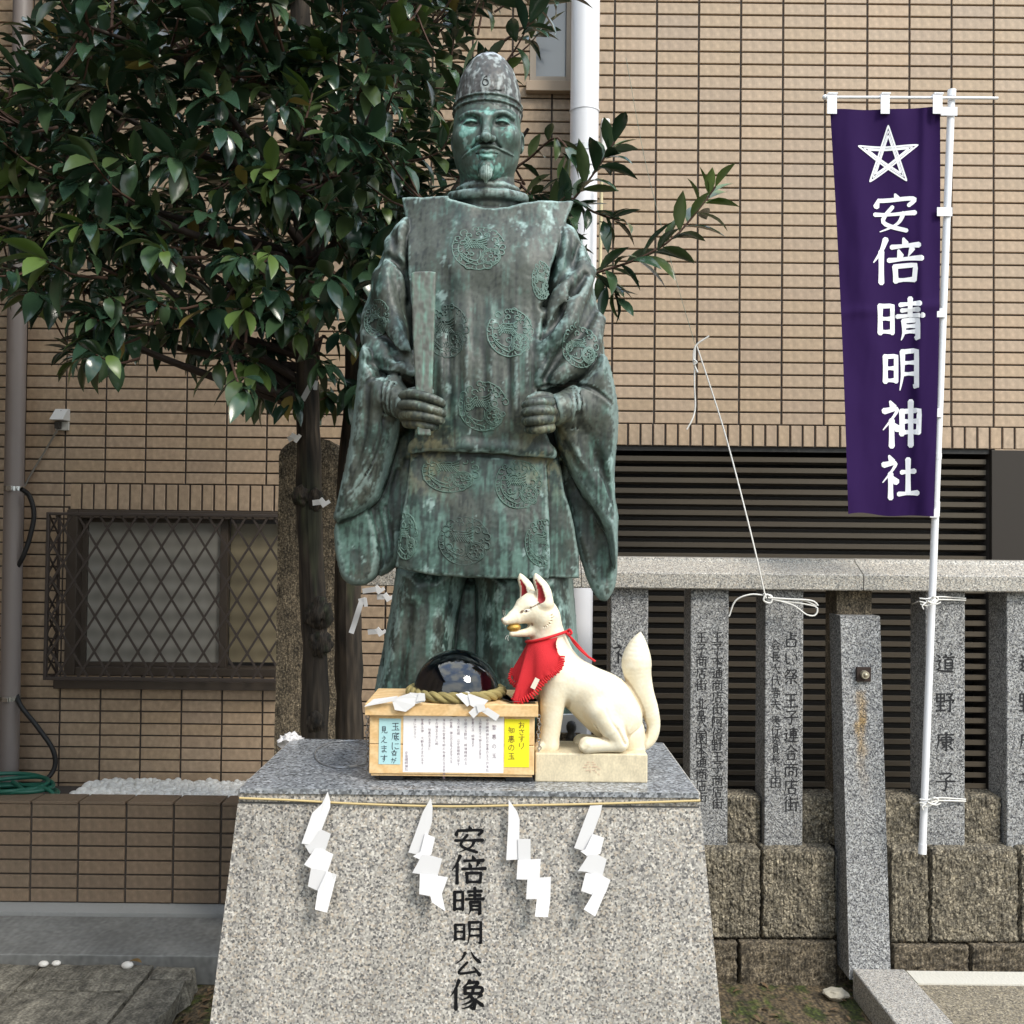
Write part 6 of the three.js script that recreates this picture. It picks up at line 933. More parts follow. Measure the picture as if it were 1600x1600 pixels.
// ---------- purple banner on its pole ----------
{
  const D = 4.15, white = M([0.80, 0.80, 0.82], 0.35), whiteCloth = M([0.82, 0.82, 0.84], 0.8, { side: THREE.DoubleSide });
  const b = thing('shrine_banner', 'purple vertical banner with white star and lettering on a leaning white pole', 'banner', P(1441, 1330, D));
  const top = P(1487, 144, D), bot = P(1441, 1331, D);
  const on = (py) => { const t = (py - 144) / (1331 - 144); return top.clone().lerp(bot, t); };
  part(b, 'pole', tube([bot, on(800), top], 0.0145, 4, 16), white);
  for (const [py, h, w] of [[1326, 0.02, 0.0165], [800, 0.03, 0.0165], [146, 0.014, 0.017], [718, 0.012, 0.016]]) { const c = on(py); const g = new THREE.CylinderGeometry(w, w, h * 2, 16); g.rotateZ(-0.04); g.translate(c.x, c.y, c.z); part(b, 'pole_joint', g, white); }
  part(b, 'crossbar', tube([P(1288, 152, D - 0.02), P(1420, 152.5, D - 0.02), P(1559, 153.5, D - 0.02)], 0.006, 3, 10), white);
  const ball = new THREE.SphereGeometry(0.011, 12, 8); ball.translate(...P(1289, 152, D - 0.02).toArray()); part(b, 'bar_end', ball, white);
  // cloth: u across, v down
  const cloth = (u, v) => {
    const L = [1297 + 28 * v + 3 * Math.sin(v * 3), 172 + 631 * v - 3 * Math.sin(u * 9.4)], Rr = [1469 - 10 * v + 4 * Math.sin(v * 3.1), 166 + 641 * v], px = lerp(L[0], Rr[0], u), py = lerp(L[1], Rr[1], u) + (v < 0.03 ? 2.5 * Math.sin(u * 6.28) ** 2 * (1 - v / 0.03) : 0);
    const z = 0.018 * Math.sin(u * 5.5 + v * 2.2) * (0.5 + v) + 0.010 * Math.sin(u * 13 - v * 5) * (1 - 0.5 * v) + 0.006 * n3(u * 3, v * 4, 2) + 0.0012 * n3(u * 9 + v * 4, v * 12, 5) + 0.02 * Math.exp(-(((u - 0.86 + 0.1 * v) / 0.05) ** 2)) * (1 - v) + 0.006 * Math.exp(-(((v - 0.505 + 0.02 * u) / 0.012) ** 2));
    return P(px, py, D - 0.015 - z);
  };
  const NU = 48, NV = 140, pos = [], idx = [], uv = [];
  for (let j = 0; j <= NV; j++) for (let i = 0; i <= NU; i++) { const p = cloth(i / NU, j / NV); pos.push(p.x, p.y, p.z); uv.push(i / NU * 1.5, j / NV * 6); if (i < NU && j < NV) { const q = j * (NU + 1) + i; idx.push(q, q + NU + 1, q + 1, q + 1, q + NU + 1, q + NU + 2); } }
  const g = new THREE.BufferGeometry(); g.setAttribute('position', new THREE.Float32BufferAttribute(pos, 3)); g.setAttribute('uv', new THREE.Float32BufferAttribute(uv, 2)); g.setIndex(idx); g.computeVertexNormals();
  const weave = texture(128, (u, v, i, j) => { const k = 0.5 + 0.3 * ((i % 2) ? 1 : -1) * ((j % 2) ? 1 : -1); return [k, k, k]; }, false);
  const cl = part(b, 'cloth', g, M([0.0215, 0.0062, 0.054], 0.9, { side: THREE.DoubleSide, bumpMap: weave, bumpScale: 0.0002, specularIntensity: 0.35 }));
  // writing follows the cloth: pixel-plane design coordinates are turned into cloth u, v
  const place = (x, y, l) => { const v = (y - 169) / 636, L = 1297 + 28 * v + 3 * Math.sin(v * 3), Rr = 1469 - 10 * v + 4 * Math.sin(v * 3.1), p = cloth(clamp((x - L) / (Rr - L), 0, 1), clamp(v, 0, 1)); p.z += l; return p; };
  const cols = [['安', 1398, 303, 59, 0, 1.26], ['倍', 1402, 373, 68, 0, 1.12], ['晴', 1407, 467, 64, 0, 1.1], ['明', 1408, 546, 63, 0, 0.88], ['神', 1409, 626, 70, 0, 0.84], ['社', 1406, 711, 66, 0, 0.82]];
  characters(cl, cols, place, { weight: 13, lift: 0.0025 }, whiteCloth);
  // interlaced five-point star, each band three fine lines
  const sp5 = []; for (const [rad, wd] of [[49, 2.6], [40.5, 1.5], [33.5, 2.4]]) for (let k = 0; k < 5; k++) { const q = (i) => { const a = -Math.PI / 2 + (i % 5) * Math.PI * 2 / 5; return [1387.5 + rad * Math.cos(a), 244 + rad * Math.sin(a)]; }; strokeMesh(sp5, Array.from({ length: 33 }, (_, i) => [lerp(q(k * 2)[0], q(k * 2 + 2)[0], i / 32), lerp(q(k * 2)[1], q(k * 2 + 2)[1], i / 32)]), wd, (t) => (t < 0.02 || t > 0.98 ? 0.6 : 1), place, 0.0024); }
  const sg = new THREE.BufferGeometry(); sg.setAttribute('position', new THREE.Float32BufferAttribute(sp5, 3)); sg.computeVertexNormals(); part(cl, 'star_emblem', sg, whiteCloth);
  // loops over the bar and ties to the pole
  for (const [px, w] of [[1300, 15], [1383, 14], [1465, 15]]) { const q = (a, y, d) => P(a, y, d), y1 = 178; const s = join([boxBetween(q(px - w / 2, 148, D - 0.032), q(px + w / 2, y1, D - 0.032), 0.003), boxBetween(q(px - w / 2, 148, D - 0.004), q(px + w / 2, y1, D - 0.004), 0.003), boxBetween(q(px - w / 2, 146.5, D - 0.018), q(px + w / 2, 149, D - 0.018), 0.03)]); part(b, 'loop', s, whiteCloth); }
  for (const [py, w, x0] of [[174, 26, -6], [331, 24, -8], [489, 14, -6], [645, 14, -4], [802, 14, -4]]) { const c = on(py), q = toPix(c.x, c.y, c.z); part(b, 'tie_loop', boxBetween(P(q[0] - w / 2 + x0 / 2, py - 7, D - 0.019), P(q[0] + w / 2 + x0 / 2, py + 7, D - 0.019), 0.004), whiteCloth); }
}
function boxBetween(a, c, th) { return box(Math.min(a.x, c.x), Math.max(a.x, c.x), Math.min(a.y, c.y), Math.max(a.y, c.y), a.z - th / 2, a.z + th / 2, Math.min(th * 0.3, 0.001)); }
const cordM = M([0.74, 0.72, 0.68], 0.8);
{
  // white cords lashing the banner pole to the fence post
  const d = 4.12, lash = (y, label) => {
    const t = thing('lashing_cord', label, 'cord', P(1447, y, d)), q = (a, b, e = d) => P(a, b, e);
    part(t, 'wrap', join([tube([q(1437, y + 2), q(1446, y + 4, d - 0.012), q(1456, y + 1), q(1480, y - 1, 4.37), q(1509, y, 4.385)], 0.0032, 20, 6), tube([q(1437, y - 3), q(1447, y - 2, d - 0.012), q(1457, y - 4), q(1482, y - 5, 4.375), q(1509, y - 3, 4.385)], 0.003, 20, 6), tube([q(1438, y + 6), q(1446, y + 8, d - 0.012), q(1455, y + 6), q(1447, y + 1, d + 0.02)], 0.003, 14, 6), tube([q(1437, y + 1), q(1432, y + 3, 4.3), q(1425, y + 6, 4.5)], 0.003, 8, 6)]), cordM);
    part(t, 'knot', join([tube([q(1452, y + 4), q(1459, y - 6, d - 0.02), q(1466, y - 2, d - 0.015), q(1458, y + 5, d - 0.02), q(1449, y + 1, d - 0.02)], 0.0034, 20, 6), tube([q(1455, y + 2, d - 0.015), q(1462, y + 6, d - 0.02), q(1470, y + 3, d - 0.02)], 0.0028, 10, 6), tube([q(1449, y + 2, d - 0.015), q(1441, y + 9, d - 0.02), q(1443, y + 14, d - 0.02)], 0.0028, 10, 6)]), cordM);
  };
  lash(938, 'white cord lashing the banner pole to the post just under the rail'); lash(1252, 'white cord lashing the banner pole near its lower end');
  // string from the wire down to the fence
  const s = thing('guy_string', 'white string tied to a thin wire above and knotted on the fence post below', 'string', P(1196, 935, 4.36)), q = P;
  part(s, 'string', tube([q(1088, 538, 4.62), q(1130, 668, 4.55), q(1165, 800, 4.38), q(1182, 870, 4.325), q(1193, 920, 4.32), q(1197, 935, 4.32)], 0.0034, 40, 6), cordM);
  part(s, 'upper_knot', join([tube([q(1108, 525, 4.6), q(1087, 541, 4.61), q(1084, 566, 4.61), q(1090, 582, 4.6)], 0.0044, 20, 6), tube([q(1086, 540, 4.61), q(1085, 600, 4.61), q(1086, 640, 4.61), q(1081, 657, 4.6), q(1073, 671, 4.6)], 0.0038, 24, 6), tube([q(1084, 562, 4.6), q(1089, 566, 4.595), q(1084, 570, 4.6)], 0.0042, 8, 6)]), cordM);
  part(s, 'lower_knot', join([tube([q(1192, 928, 4.33), q(1206, 932, 4.32), q(1204, 942, 4.32), q(1193, 938, 4.32), q(1198, 929, 4.32), q(1209, 936, 4.32)], 0.0042, 30, 6), tube([q(1194, 930, 4.33), q(1172, 929, 4.33), q(1150, 938, 4.34), q(1139, 963, 4.35)], 0.0038, 24, 6), tube([q(1200, 934, 4.32), q(1232, 936, 4.31), q(1272, 940, 4.3), q(1278, 947, 4.3), q(1255, 938, 4.31), q(1208, 936, 4.32)], 0.0036, 36, 6), tube([q(1206, 936, 4.32), q(1240, 946, 4.31), q(1262, 961, 4.3), q(1274, 961, 4.3), q(1277, 950, 4.3), q(1258, 944, 4.31), q(1210, 938, 4.32)], 0.0036, 36, 6)]), cordM);
  solo('thin_wire', tube([q(978, 90, 5.0), q(1010, 260, 4.85), q(1060, 450, 4.7), q(1086, 538, 4.63)], 0.0012, 30, 5), M([0.12, 0.17, 0.13], 0.5), 'thin green wire crossing the tiled wall above the white string', 'wire');
}
// ---------- pipes and service things on the wall ----------
{
  const D = 5.0, white = M([0.80, 0.80, 0.83], 0.28), pp = thing('white_pipe', 'white plastic drainpipe on the wall behind the statue, collar with metal band', 'pipe', P(905, 1150, D));
  const a = P(916, -60, D), b = P(902, 1180, D), on = (t) => a.clone().lerp(b, t), r = 22.5 / 1600 * D;
  part(pp, 'upper_tube', tube([a, on(0.1), on(0.19)], r, 4, 28), white);
  part(pp, 'lower_tube', tube([on(0.25), on(0.6), b], r * 0.955, 4, 28), white);
  part(pp, 'collar', tube([on(0.192), on(0.22), on(0.262)], r * 1.0, 4, 28), M([0.72, 0.72, 0.75], 0.3));
  for (const t of [0.191, 0.262]) part(pp, 'collar_ring', tube([on(t - 0.001), on(t + 0.002)], r * 1.045, 1, 28), white);
  part(pp, 'metal_band', tube([on(0.238), on(0.2455)], r * 1.05, 1, 28), M([0.5, 0.5, 0.5], 0.25, { metalness: 0.9 }));
  solo('junction_box', box(P(938, 215, 5.2).x, P(952, 215, 5.2).x, P(945, 242, 5.2).y, P(945, 190, 5.2).y, -5.26, -5.15, 0.012), M([0.78, 0.77, 0.75], 0.4), 'small white box on the wall beside the white drainpipe collar', 'wall box');
  solo('bamboo_stake', tube([P(940, 280, 4.9), P(938, 400, 4.9), P(935, 640, 4.9)], 0.0085, 8, 8), M([0.62, 0.53, 0.32], 0.6, { bumpMap: fineTex, bumpScale: 0.001 }), 'thin pale yellow stake beside the white drainpipe', 'stake');
  // brown downpipe at the left with two steel bands
  const D2 = 5.45, dp = thing('brown_downpipe', 'brown-grey downpipe running down the tiled wall at the picture edge', 'pipe', P(14, 1230, D2)), c = P(37, -60, D2), e = P(13, 1245, D2), at = (py) => c.clone().lerp(e, (py + 60) / 1305);
  part(dp, 'tube', tube([c, at(600), e], 14.5 / 1600 * D2, 4, 24), M([0.235, 0.20, 0.185], 0.42));
  for (const py of [769, 1093]) { part(dp, 'steel_band', tube([at(py - 3.5), at(py + 3.5)], 15.6 / 1600 * D2, 1, 24), M([0.6, 0.6, 0.58], 0.22, { metalness: 0.9 })); const q = at(py); part(dp, 'band_bolt', box(q.x - 0.012, q.x + 0.02, q.y - 0.014, q.y + 0.014, q.z + 0.05, q.z + 0.066, 0.003), M([0.6, 0.6, 0.58], 0.25, { metalness: 0.9 })); }
  // outlet box with its flex
  const o = thing('outlet_box', 'small white covered power outlet on the tiled wall above the barred window', 'outlet', P(95, 672, 5.6)), ox0 = P(84, 655, 5.6).x, ox1 = P(106, 655, 5.6).x, oy = (py) => P(95, py, 5.6).y;
  const wg = new THREE.BufferGeometry(), T = [[ox0 + 0.008, oy(639), -5.60], [ox1, oy(639), -5.60], [ox0, oy(657), -5.545], [ox1 - 0.006, oy(657), -5.545], [ox0, oy(657), -5.628], [ox1, oy(657), -5.628], [ox0 + 0.008, oy(639), -5.628], [ox1, oy(639), -5.628]].map((p) => p);
  const tri = []; for (const f of [[0, 2, 3], [0, 3, 1], [2, 4, 5], [2, 5, 3], [6, 4, 2], [6, 2, 0], [1, 3, 5], [1, 5, 7], [6, 0, 1], [6, 1, 7]]) for (const k of f) tri.push(...T[k]); wg.setAttribute('position', new THREE.Float32BufferAttribute(tri, 3)); wg.computeVertexNormals();
  part(o, 'cover', wg, M([0.66, 0.66, 0.64], 0.4)); part(o, 'back_plate', box(ox0 + 0.003, ox1 - 0.001, oy(672), oy(658), -5.628, -5.612, 0.002), M([0.55, 0.54, 0.5], 0.5)); part(o, 'plug', box(ox0 + 0.014, ox0 + 0.04, oy(670), oy(659), -5.611, -5.575, 0.003), M([0.05, 0.045, 0.04], 0.6)); part(o, 'screw', new THREE.SphereGeometry(0.003, 8, 6).translate((ox0 + ox1) / 2 + 0.004, oy(642), -5.592), M([0.1, 0.1, 0.1], 0.5));
  solo('flex_cable', tube([P(90, 671, 5.58), P(70, 705, 5.6), P(50, 738, 5.6), P(38, 760, 5.58)], 0.0055, 16, 7), M([0.22, 0.2, 0.17], 0.7), 'thin grey cable running from the outlet to the downpipe', 'cable');
  solo('black_cable', tube([P(33, 764, 5.36), P(44, 772, 5.4), P(53, 800, 5.42), P(47, 838, 5.42), P(36, 870, 5.42), P(26, 890, 5.44), P(22, 960, 5.5), P(24, 1060, 5.5), P(30, 1098, 5.42), P(58, 1135, 5.42), P(84, 1175, 5.42), P(85, 1200, 5.42), P(66, 1224, 5.38), P(34, 1236, 5.3)], 0.0125, 90, 8), M([0.012, 0.012, 0.013], 0.55), 'thick black cable looping beside the downpipe down to the planter', 'cable');
  const hose = thing('garden_hose', 'coiled green garden hose lying in the planter by the downpipe', 'hose', P(20, 1245, 5.0)), hm = M([0.012, 0.11, 0.075], 0.4), hr = rng(9);
  for (let i = 0; i < 7; i++) { const pts = [], cx = P(8 + 6 * hr(), 1240, 5.05), r = 0.17 + 0.07 * hr(), h = 0.006 + 0.013 * i; for (let k = 0; k < 20; k++) { const a = k / 20 * 6.283; pts.push(V(cx.x + (r + 0.02 * Math.sin(a * 2 + i)) * Math.cos(a), P(10, 1250, 5.05).y - 0.0 + h + 0.016 * Math.sin(a + i * 1.7), cx.z + (r * 0.55 + 0.015 * Math.sin(a * 3 + i)) * Math.sin(a))); } part(hose, 'coil', tube(pts, 0.0105, 70, 8, true), hm); }
  part(hose, 'coil', tube([P(20, 1222, 5.1), P(45, 1236, 4.98), P(70, 1232, 4.98), P(84, 1242, 4.96), P(80, 1249, 4.94)], 0.0105, 24, 8), hm);
}
// ---------- evergreen tree behind the statue ----------
{
  const T = rng(21), r = (a, b) => a + (b - a) * T(), TD = 3.45;
  const barkTex = texture(256, (u, v) => { const k = 0.42 + 0.16 * tnoise(u, v, 9, 3) + 0.14 * tnoise(u, v * 0.4, 40, 5) + 0.08 * tnoise(u, v, 90, 2), m = smoothstep(tnoise(u, v, 6, 8), 0.1, 0.5) * 0.25; return [k * (1 - m * 0.5), k * (0.92), k * (0.84 - m * 0.4)]; });
  const bark = M([0.22, 0.2, 0.175], 0.95, { map: barkTex, bumpMap: barkTex, bumpScale: 0.006 }), twigM = M([0.07, 0.035, 0.022], 0.8);
  const knobby = (g, amp) => { const p = g.attributes.position, n = g.attributes.normal; for (let i = 0; i < p.count; i++) { const a = amp * (fbm(p.getX(i) * 16, p.getY(i) * 11, p.getZ(i) * 16, 3)); p.setXYZ(i, p.getX(i) + n.getX(i) * a, p.getY(i) + n.getY(i) * a, p.getZ(i) + n.getZ(i) * a); } g.computeVertexNormals(); return g; };
  const base = G(488, 1460, -0.12), tree = thing('evergreen_tree', 'dark glossy-leaved evergreen tree with slim trunks behind the bronze statue', 'tree', V(P(488, 1150, TD).x, -0.12, -TD));
  const trunkPts = [V(P(492, 1150, TD).x + 0.01, -0.15, -TD), P(492, 1180, TD), P(492, 1000, TD), P(486, 850, TD), P(482, 700, TD), P(480, 600, TD), P(478, 450, TD), P(474, 250, TD + 0.05), P(470, 60, TD + 0.1), P(468, -300, TD + 0.1), P(466, -900, TD + 0.1)];
  part(tree, 'trunk', knobby(taperTube(trunkPts, 0.05, 0.024, 70, 18), 0.012), bark);
  for (const [px, py, s] of [[498, 960, 0.045], [500, 1005, 0.038], [472, 775, 0.03], [492, 780, 0.028], [492, 1128, 0.03]]) { const g = new THREE.IcosahedronGeometry(s, 4), p = g.attributes.position; for (let i = 0; i < p.count; i++) { const k = 1 + 0.5 * fbm(p.getX(i) * 40 + px, p.getY(i) * 40, p.getZ(i) * 40, 3); p.setXYZ(i, p.getX(i) * k, p.getY(i) * k * 1.2, p.getZ(i) * k); } const m = mergeVertices(plain(g)); m.computeVertexNormals(); m.translate(...P(px, py, TD - 0.03).toArray()); { const q = m.attributes.position, uv = new Float32Array(q.count * 2); for (let i = 0; i < q.count; i++) { uv[i * 2] = q.getX(i) * 5; uv[i * 2 + 1] = q.getY(i) * 3; } m.setAttribute('uv', new THREE.BufferAttribute(uv, 2)); } part(tree, 'burl', m, bark); }
  const t2 = [V(P(548, 1150, 3.75).x, -0.15, -3.75), P(546, 1100, 3.75), P(543, 950, 3.75), P(548, 760, 3.75), P(556, 600, 3.75), P(562, 400, 3.75), P(575, 150, 3.75), P(590, -200, 3.75), P(600, -700, 3.75)];
  part(tree, 'trunk', knobby(taperTube(t2, 0.058, 0.024, 60, 16), 0.012), bark);
  // crown outline in the photograph and its depth
  const crown = [[110, -160], [70, 30], [-40, 90], [-160, 120], [-160, 440], [-10, 440], [60, 478], [110, 560], [215, 560], [270, 540], [330, 590], [395, 625], [470, 640], [560, 640], [600, 610], [660, 500], [760, 420], [905, 430], [905, 60], [880, -160]];
  const side = (x, y) => { let c = false; for (let i = 0, j = crown.length - 1; i < crown.length; j = i++) { const [ax, ay] = crown[i], [bx, by] = crown[j]; if (ay > y !== by > y && x < (bx - ax) * (y - ay) / (by - ay) + ax) c = !c; } return c; };
  const leafMats = [[0.030, 0.062, 0.033], [0.042, 0.078, 0.036], [0.024, 0.052, 0.032], [0.060, 0.092, 0.032], [0.095, 0.15, 0.034], [0.20, 0.15, 0.03]].map((c, i) => M(c, [0.2, 0.22, 0.18, 0.28, 0.36, 0.6][i], { side: THREE.DoubleSide, transmission: i > 2 ? 0.15 : 0.0, specularIntensity: 1 }));
  const leafGeos = [[0.132, 0.047, 0.25], [0.118, 0.042, 0.4], [0.136, 0.044, 0.55], [0.095, 0.040, 0.15], [0.125, 0.050, 0.32], [0.112, 0.046, 0.8], [0.128, 0.042, 0.05]].map(([a, b, c]) => leafShape(a, b, c, 5));
  const leaves = [];                                         // { m: matrix, g, mat, key }
  const Y = V(0, 1, 0), addLeaf = (pos, dir, size, mat, roll = 0) => {
    const y = dir.clone().normalize(), x = y.clone().cross(V(0, 1, 0)); if (x.lengthSq() < 0.01) x.set(1, 0, 0); x.normalize(); const z = x.clone().cross(y).normalize();   // +z of the leaf looks up
    const m = new THREE.Matrix4().makeBasis(x, y, z); m.multiply(new THREE.Matrix4().makeRotationY(roll)); m.scale(V(size, size, size)); m.setPosition(pos); leaves.push({ m, g: Math.floor(T() * leafGeos.length), mat, p: pos });
  };
  const twigs = [], whorl = (tip, dir, n, size, young) => {
    const d = dir.clone().normalize(), a = Math.abs(d.y) < 0.9 ? V(0, 1, 0) : V(1, 0, 0), u = d.clone().cross(a).normalize(), w = d.clone().cross(u);
    for (let i = 0; i < n; i++) {
      const ph = i * 2.4 + r(-0.3, 0.3), back = (i / n), th = lerp(0.45, 1.35, back) + r(-0.15, 0.15), q = tip.clone().addScaledVector(d, -0.10 * back);
      const l = d.clone().multiplyScalar(Math.cos(th)).addScaledVector(u, Math.sin(th) * Math.cos(ph)).addScaledVector(w, Math.sin(th) * Math.sin(ph)); l.y -= 0.1 + 0.26 * back; l.z += 0.06;
      const t = T(), mat = young && i < 4 ? 4 : t < 0.34 ? 0 : t < 0.58 ? 1 : t < 0.83 ? 2 : t < 0.965 ? 3 : t < 0.99 ? 4 : 5;
      addLeaf(q, l, size * r(0.78, 1.15), mat, r(-0.5, 0.5));
    }
  };
  // limbs: from the trunks out into the crown
  const limbEnds = []; for (let i = 0; i < 34; i++) { let px, py; do { px = r(-120, 890); py = r(-140, 600); } while (!side(px, py)); const d = r(2.85, 4.1), from = (px > 560 ? P(560, Math.min(620, py + 260), 3.75) : P(480, Math.min(640, py + r(120, 330)), TD)), to = P(px, py, d), mid = from.clone().lerp(to, 0.5).add(V(r(-0.08, 0.08), r(-0.12, 0.02), r(-0.05, 0.05))); limbEnds.push([from, mid, to]); }
  for (const l of limbEnds) l.samples = new THREE.CatmullRomCurve3(l).getPoints(14).slice(4);
  const limbM = M([0.036, 0.025, 0.02], 0.85); for (const l of limbEnds) part(tree, 'limb', taperTube(l, 0.017, 0.005, 14, 7), limbM);
  let count = 0;
  for (let k = 0; k < 880; k++) {
    let px, py, ok = 0; do { px = r(-160, 905); py = r(-160, 640); } while (!side(px, py) && ++ok < 60); if (!side(px, py)) continue;
    const open = (px > 780 && py < 330 ? 0.35 : 1) * (px > 820 ? 0.6 : 1) * (py < 300 && px > 640 && px < 780 && T() < 0.35 ? 0 : 1) * (n3(px / 95, py / 80, 4) > 0.52 ? 0.25 : 1); if (T() > open) continue;
    const d = px > 640 ? r(3.15, 4.2) : r(2.75, 4.15), p = P(px, py, d);
    let best = null, bd = 9; for (const l of limbEnds) for (const q of l.samples) { const e = q.distanceTo(p); if (e < bd) { bd = e; best = q; } }
    const c = P(420, 330, 3.5), dir = p.clone().sub(c).normalize().multiplyScalar(0.8).add(V(r(-0.4, 0.4), r(-0.25, 0.5), r(0, 0.55))).normalize();
    const st = bd < 0.32 ? best.clone().add(V(r(-0.01, 0.01), r(-0.01, 0.01), r(-0.01, 0.01))) : p.clone().addScaledVector(dir, -0.22); twigs.push([st, st.clone().lerp(p, 0.55).add(V(0, -0.02, 0)), p]);
    whorl(p, dir, Math.floor(r(7, 12)), r(0.7, 1.15), T() < 0.13); count++;
  }
  // the crown goes on above the frame and out to the left
  for (let k = 0; k < 380; k++) {
    const px = r(-620, 860), py = px < -160 ? r(-1000, 420) : r(-1000, -150), e = Math.hypot((px - 180) / 760, (py + 250) / 780); if (e > 1) continue;
    const p = P(px, py, r(3.3, 4.5)), dir = p.clone().sub(P(420, 200, 3.5)).normalize().add(V(r(-0.5, 0.5), r(-0.3, 0.5), r(-0.3, 0.5))).normalize(); twigs.push([p.clone().addScaledVector(dir, -0.45), p.clone().addScaledVector(dir, -0.2), p]); whorl(p, dir, 9, r(0.9, 1.15), false);
  }
  for (let i = 0; i < 16; i++) { const py = r(-900, -250), to = P(r(-500, 800), py + r(-200, 0), r(2.7, 4.2)), from = P(468, py + 260, TD + 0.1); part(tree, 'limb', taperTube([from, from.clone().lerp(to, 0.5).add(V(0, -0.06, 0)), to], 0.02, 0.005, 10, 6), limbM); }
  // leaf sprays standing clear of the crown to the right of the statue
  const spray = (pts, n0, n1, size, tipYoung) => {
    const c = new THREE.CatmullRomCurve3(pts.map((q) => P(...q))), L = c.getLength(); twigs.push(null); part(tree, 'twig', taperTube(c.getPoints(6), 0.006, 0.003, 14, 6), twigM);
    for (let i = 0; i < n1; i++) { const t = lerp(n0, 0.985, i / n1), p = c.getPointAt(t), tan = c.getTangentAt(t), ph = i * 2.4 + 0.4, u = tan.clone().cross(V(0, 0, 1)).normalize(), w = tan.clone().cross(u); const l = tan.clone().multiplyScalar(0.75 + 0.3 * t).addScaledVector(u, Math.cos(ph)).addScaledVector(w, Math.sin(ph) * 0.7); l.y -= 0.35 - 0.2 * t; addLeaf(p, l, size * r(0.75, 1.1), t > 0.85 && tipYoung ? 4 : T() < 0.3 ? 3 : T() < 0.5 ? 1 : 0, r(-0.6, 0.6)); }
    whorl(c.getPointAt(1), c.getTangentAt(1).add(V(0, 0.3, 0)), 5, size * 0.85, tipYoung);
  };
  spray([[800, 480, 3.6], [880, 445, 3.45], [955, 418, 3.35], [1030, 390, 3.3], [1085, 335, 3.28], [1118, 292, 3.27]], 0.42, 26, 1.12, true);
  spray([[820, 400, 3.6], [880, 330, 3.45], [925, 275, 3.4], [960, 222, 3.38]], 0.35, 18, 1.1, false);
  spray([[840, 330, 3.6], [890, 310, 3.5], [925, 330, 3.45], [968, 345, 3.4]], 0.3, 10, 1.0, false);
  spray([[860, 470, 3.6], [915, 425, 3.45], [950, 440, 3.4], [965, 465, 3.38]], 0.35, 9, 1.05, false);
  spray([[765, 290, 3.75], [830, 245, 3.7], [870, 215, 3.6], [900, 255, 3.55]], 0.3, 9, 0.95, true);
  spray([[600, 260, 3.4], [690, 235, 3.3], [702, 205, 3.28]], 0.5, 7, 1.0, true);
  spray([[395, 320, 3.1], [430, 270, 2.95], [470, 210, 2.9], [488, 145, 2.88]], 0.25, 14, 1.0, true);
  spray([[470, 260, 3.05], [510, 235, 2.98], [530, 215, 2.95]], 0.3, 8, 0.9, true);
  part(tree, 'twig', join(twigs.filter(Boolean).map((q) => taperTube(q, 0.005, 0.0022, 5, 5))), twigM).userData.kind = 'stuff';
  // the three hundred leaves that show largest are parts, the rest one mass
  for (const l of leaves) { const q = toPix(l.p.x, l.p.y, l.p.z); l.key = q[0] > -20 && q[0] < 1300 && q[1] > -20 && q[1] < 700 ? -l.p.z : 99; if (q[0] > 905) l.key -= 1.2; }
  leaves.sort((a, b) => a.key - b.key);
  leaves.slice(0, 300).forEach((l) => { const m = shade(new THREE.Mesh(leafGeos[l.g], leafMats[l.mat])); m.name = 'leaf'; const pos = V(0, 0, 0), q = new THREE.Quaternion(), s = V(1, 1, 1); l.m.decompose(pos, q, s); m.position.copy(pos.sub(tree.position)); m.quaternion.copy(q); m.scale.copy(s); tree.add(m); });
  const rest = leaves.slice(300), crownG = new THREE.Group(); crownG.name = 'crown'; tree.add(crownG);
  leafGeos.forEach((g, gi) => leafMats.forEach((mat, mi) => { const set = rest.filter((l) => l.g === gi && l.mat === mi); if (!set.length) return; const im = shade(new THREE.InstancedMesh(g, mat, set.length)); const off = new THREE.Matrix4().makeTranslation(-tree.position.x, -tree.position.y, -tree.position.z); set.forEach((l, i) => im.setMatrixAt(i, off.clone().multiply(l.m))); im.name = 'leaves'; im.userData.kind = 'stuff'; crownG.add(im); }));
  console.log('leaves', leaves.length, 'twigs', count);
  // fortune papers tied to twigs and trunk
  const pf = paperM, knot = (px, py, d, rot, label, L = 0.085) => {
    const t = thing('fortune_paper', label, 'paper strip', P(px, py, d), 'white fortune papers tied to the tree'), g = new THREE.BoxGeometry(0.018, L, 0.0012, 1, 6, 1), p = g.attributes.position; for (let i = 0; i < p.count; i++) p.setZ(i, p.getZ(i) + 0.008 * Math.sin(p.getY(i) * 40)); g.computeVertexNormals(); g.translate(0, -L / 2 - 0.004, 0); g.rotateZ(rot); g.translate(...P(px, py, d).toArray()); part(t, 'strip', g, pf);
    const k = new THREE.BoxGeometry(0.024, 0.016, 0.01, 2, 2, 2); k.rotateZ(rot + 0.6); k.translate(...P(px, py, d).toArray()); part(t, 'knot', k, pf); const k2 = new THREE.BoxGeometry(0.03, 0.012, 0.004); k2.rotateZ(rot - 1.1); k2.translate(...P(px + 5, py + 3, d - 0.006).toArray()); part(t, 'fold', k2, pf);
  };
  knot(488, 599, 3.36, -0.55, 'fortune paper tied high on the tree trunk among the lowest leaves', 0.06);
  knot(460, 682, 3.4, -1.1, 'small fortune paper stuck on top of the brown stone pillar', 0.02);
  knot(504, 784, 3.36, -1.45, 'fortune paper knotted round the bare trunk at mid height', 0.03);
  knot(566, 938, 3.5, -0.32, 'long fortune paper hanging beneath the bronze sleeve', 0.115);
  knot(590, 920, 3.55, -1.4, 'short fortune paper tied beside the bronze sleeve tip, uppermost of its row', 0.05);
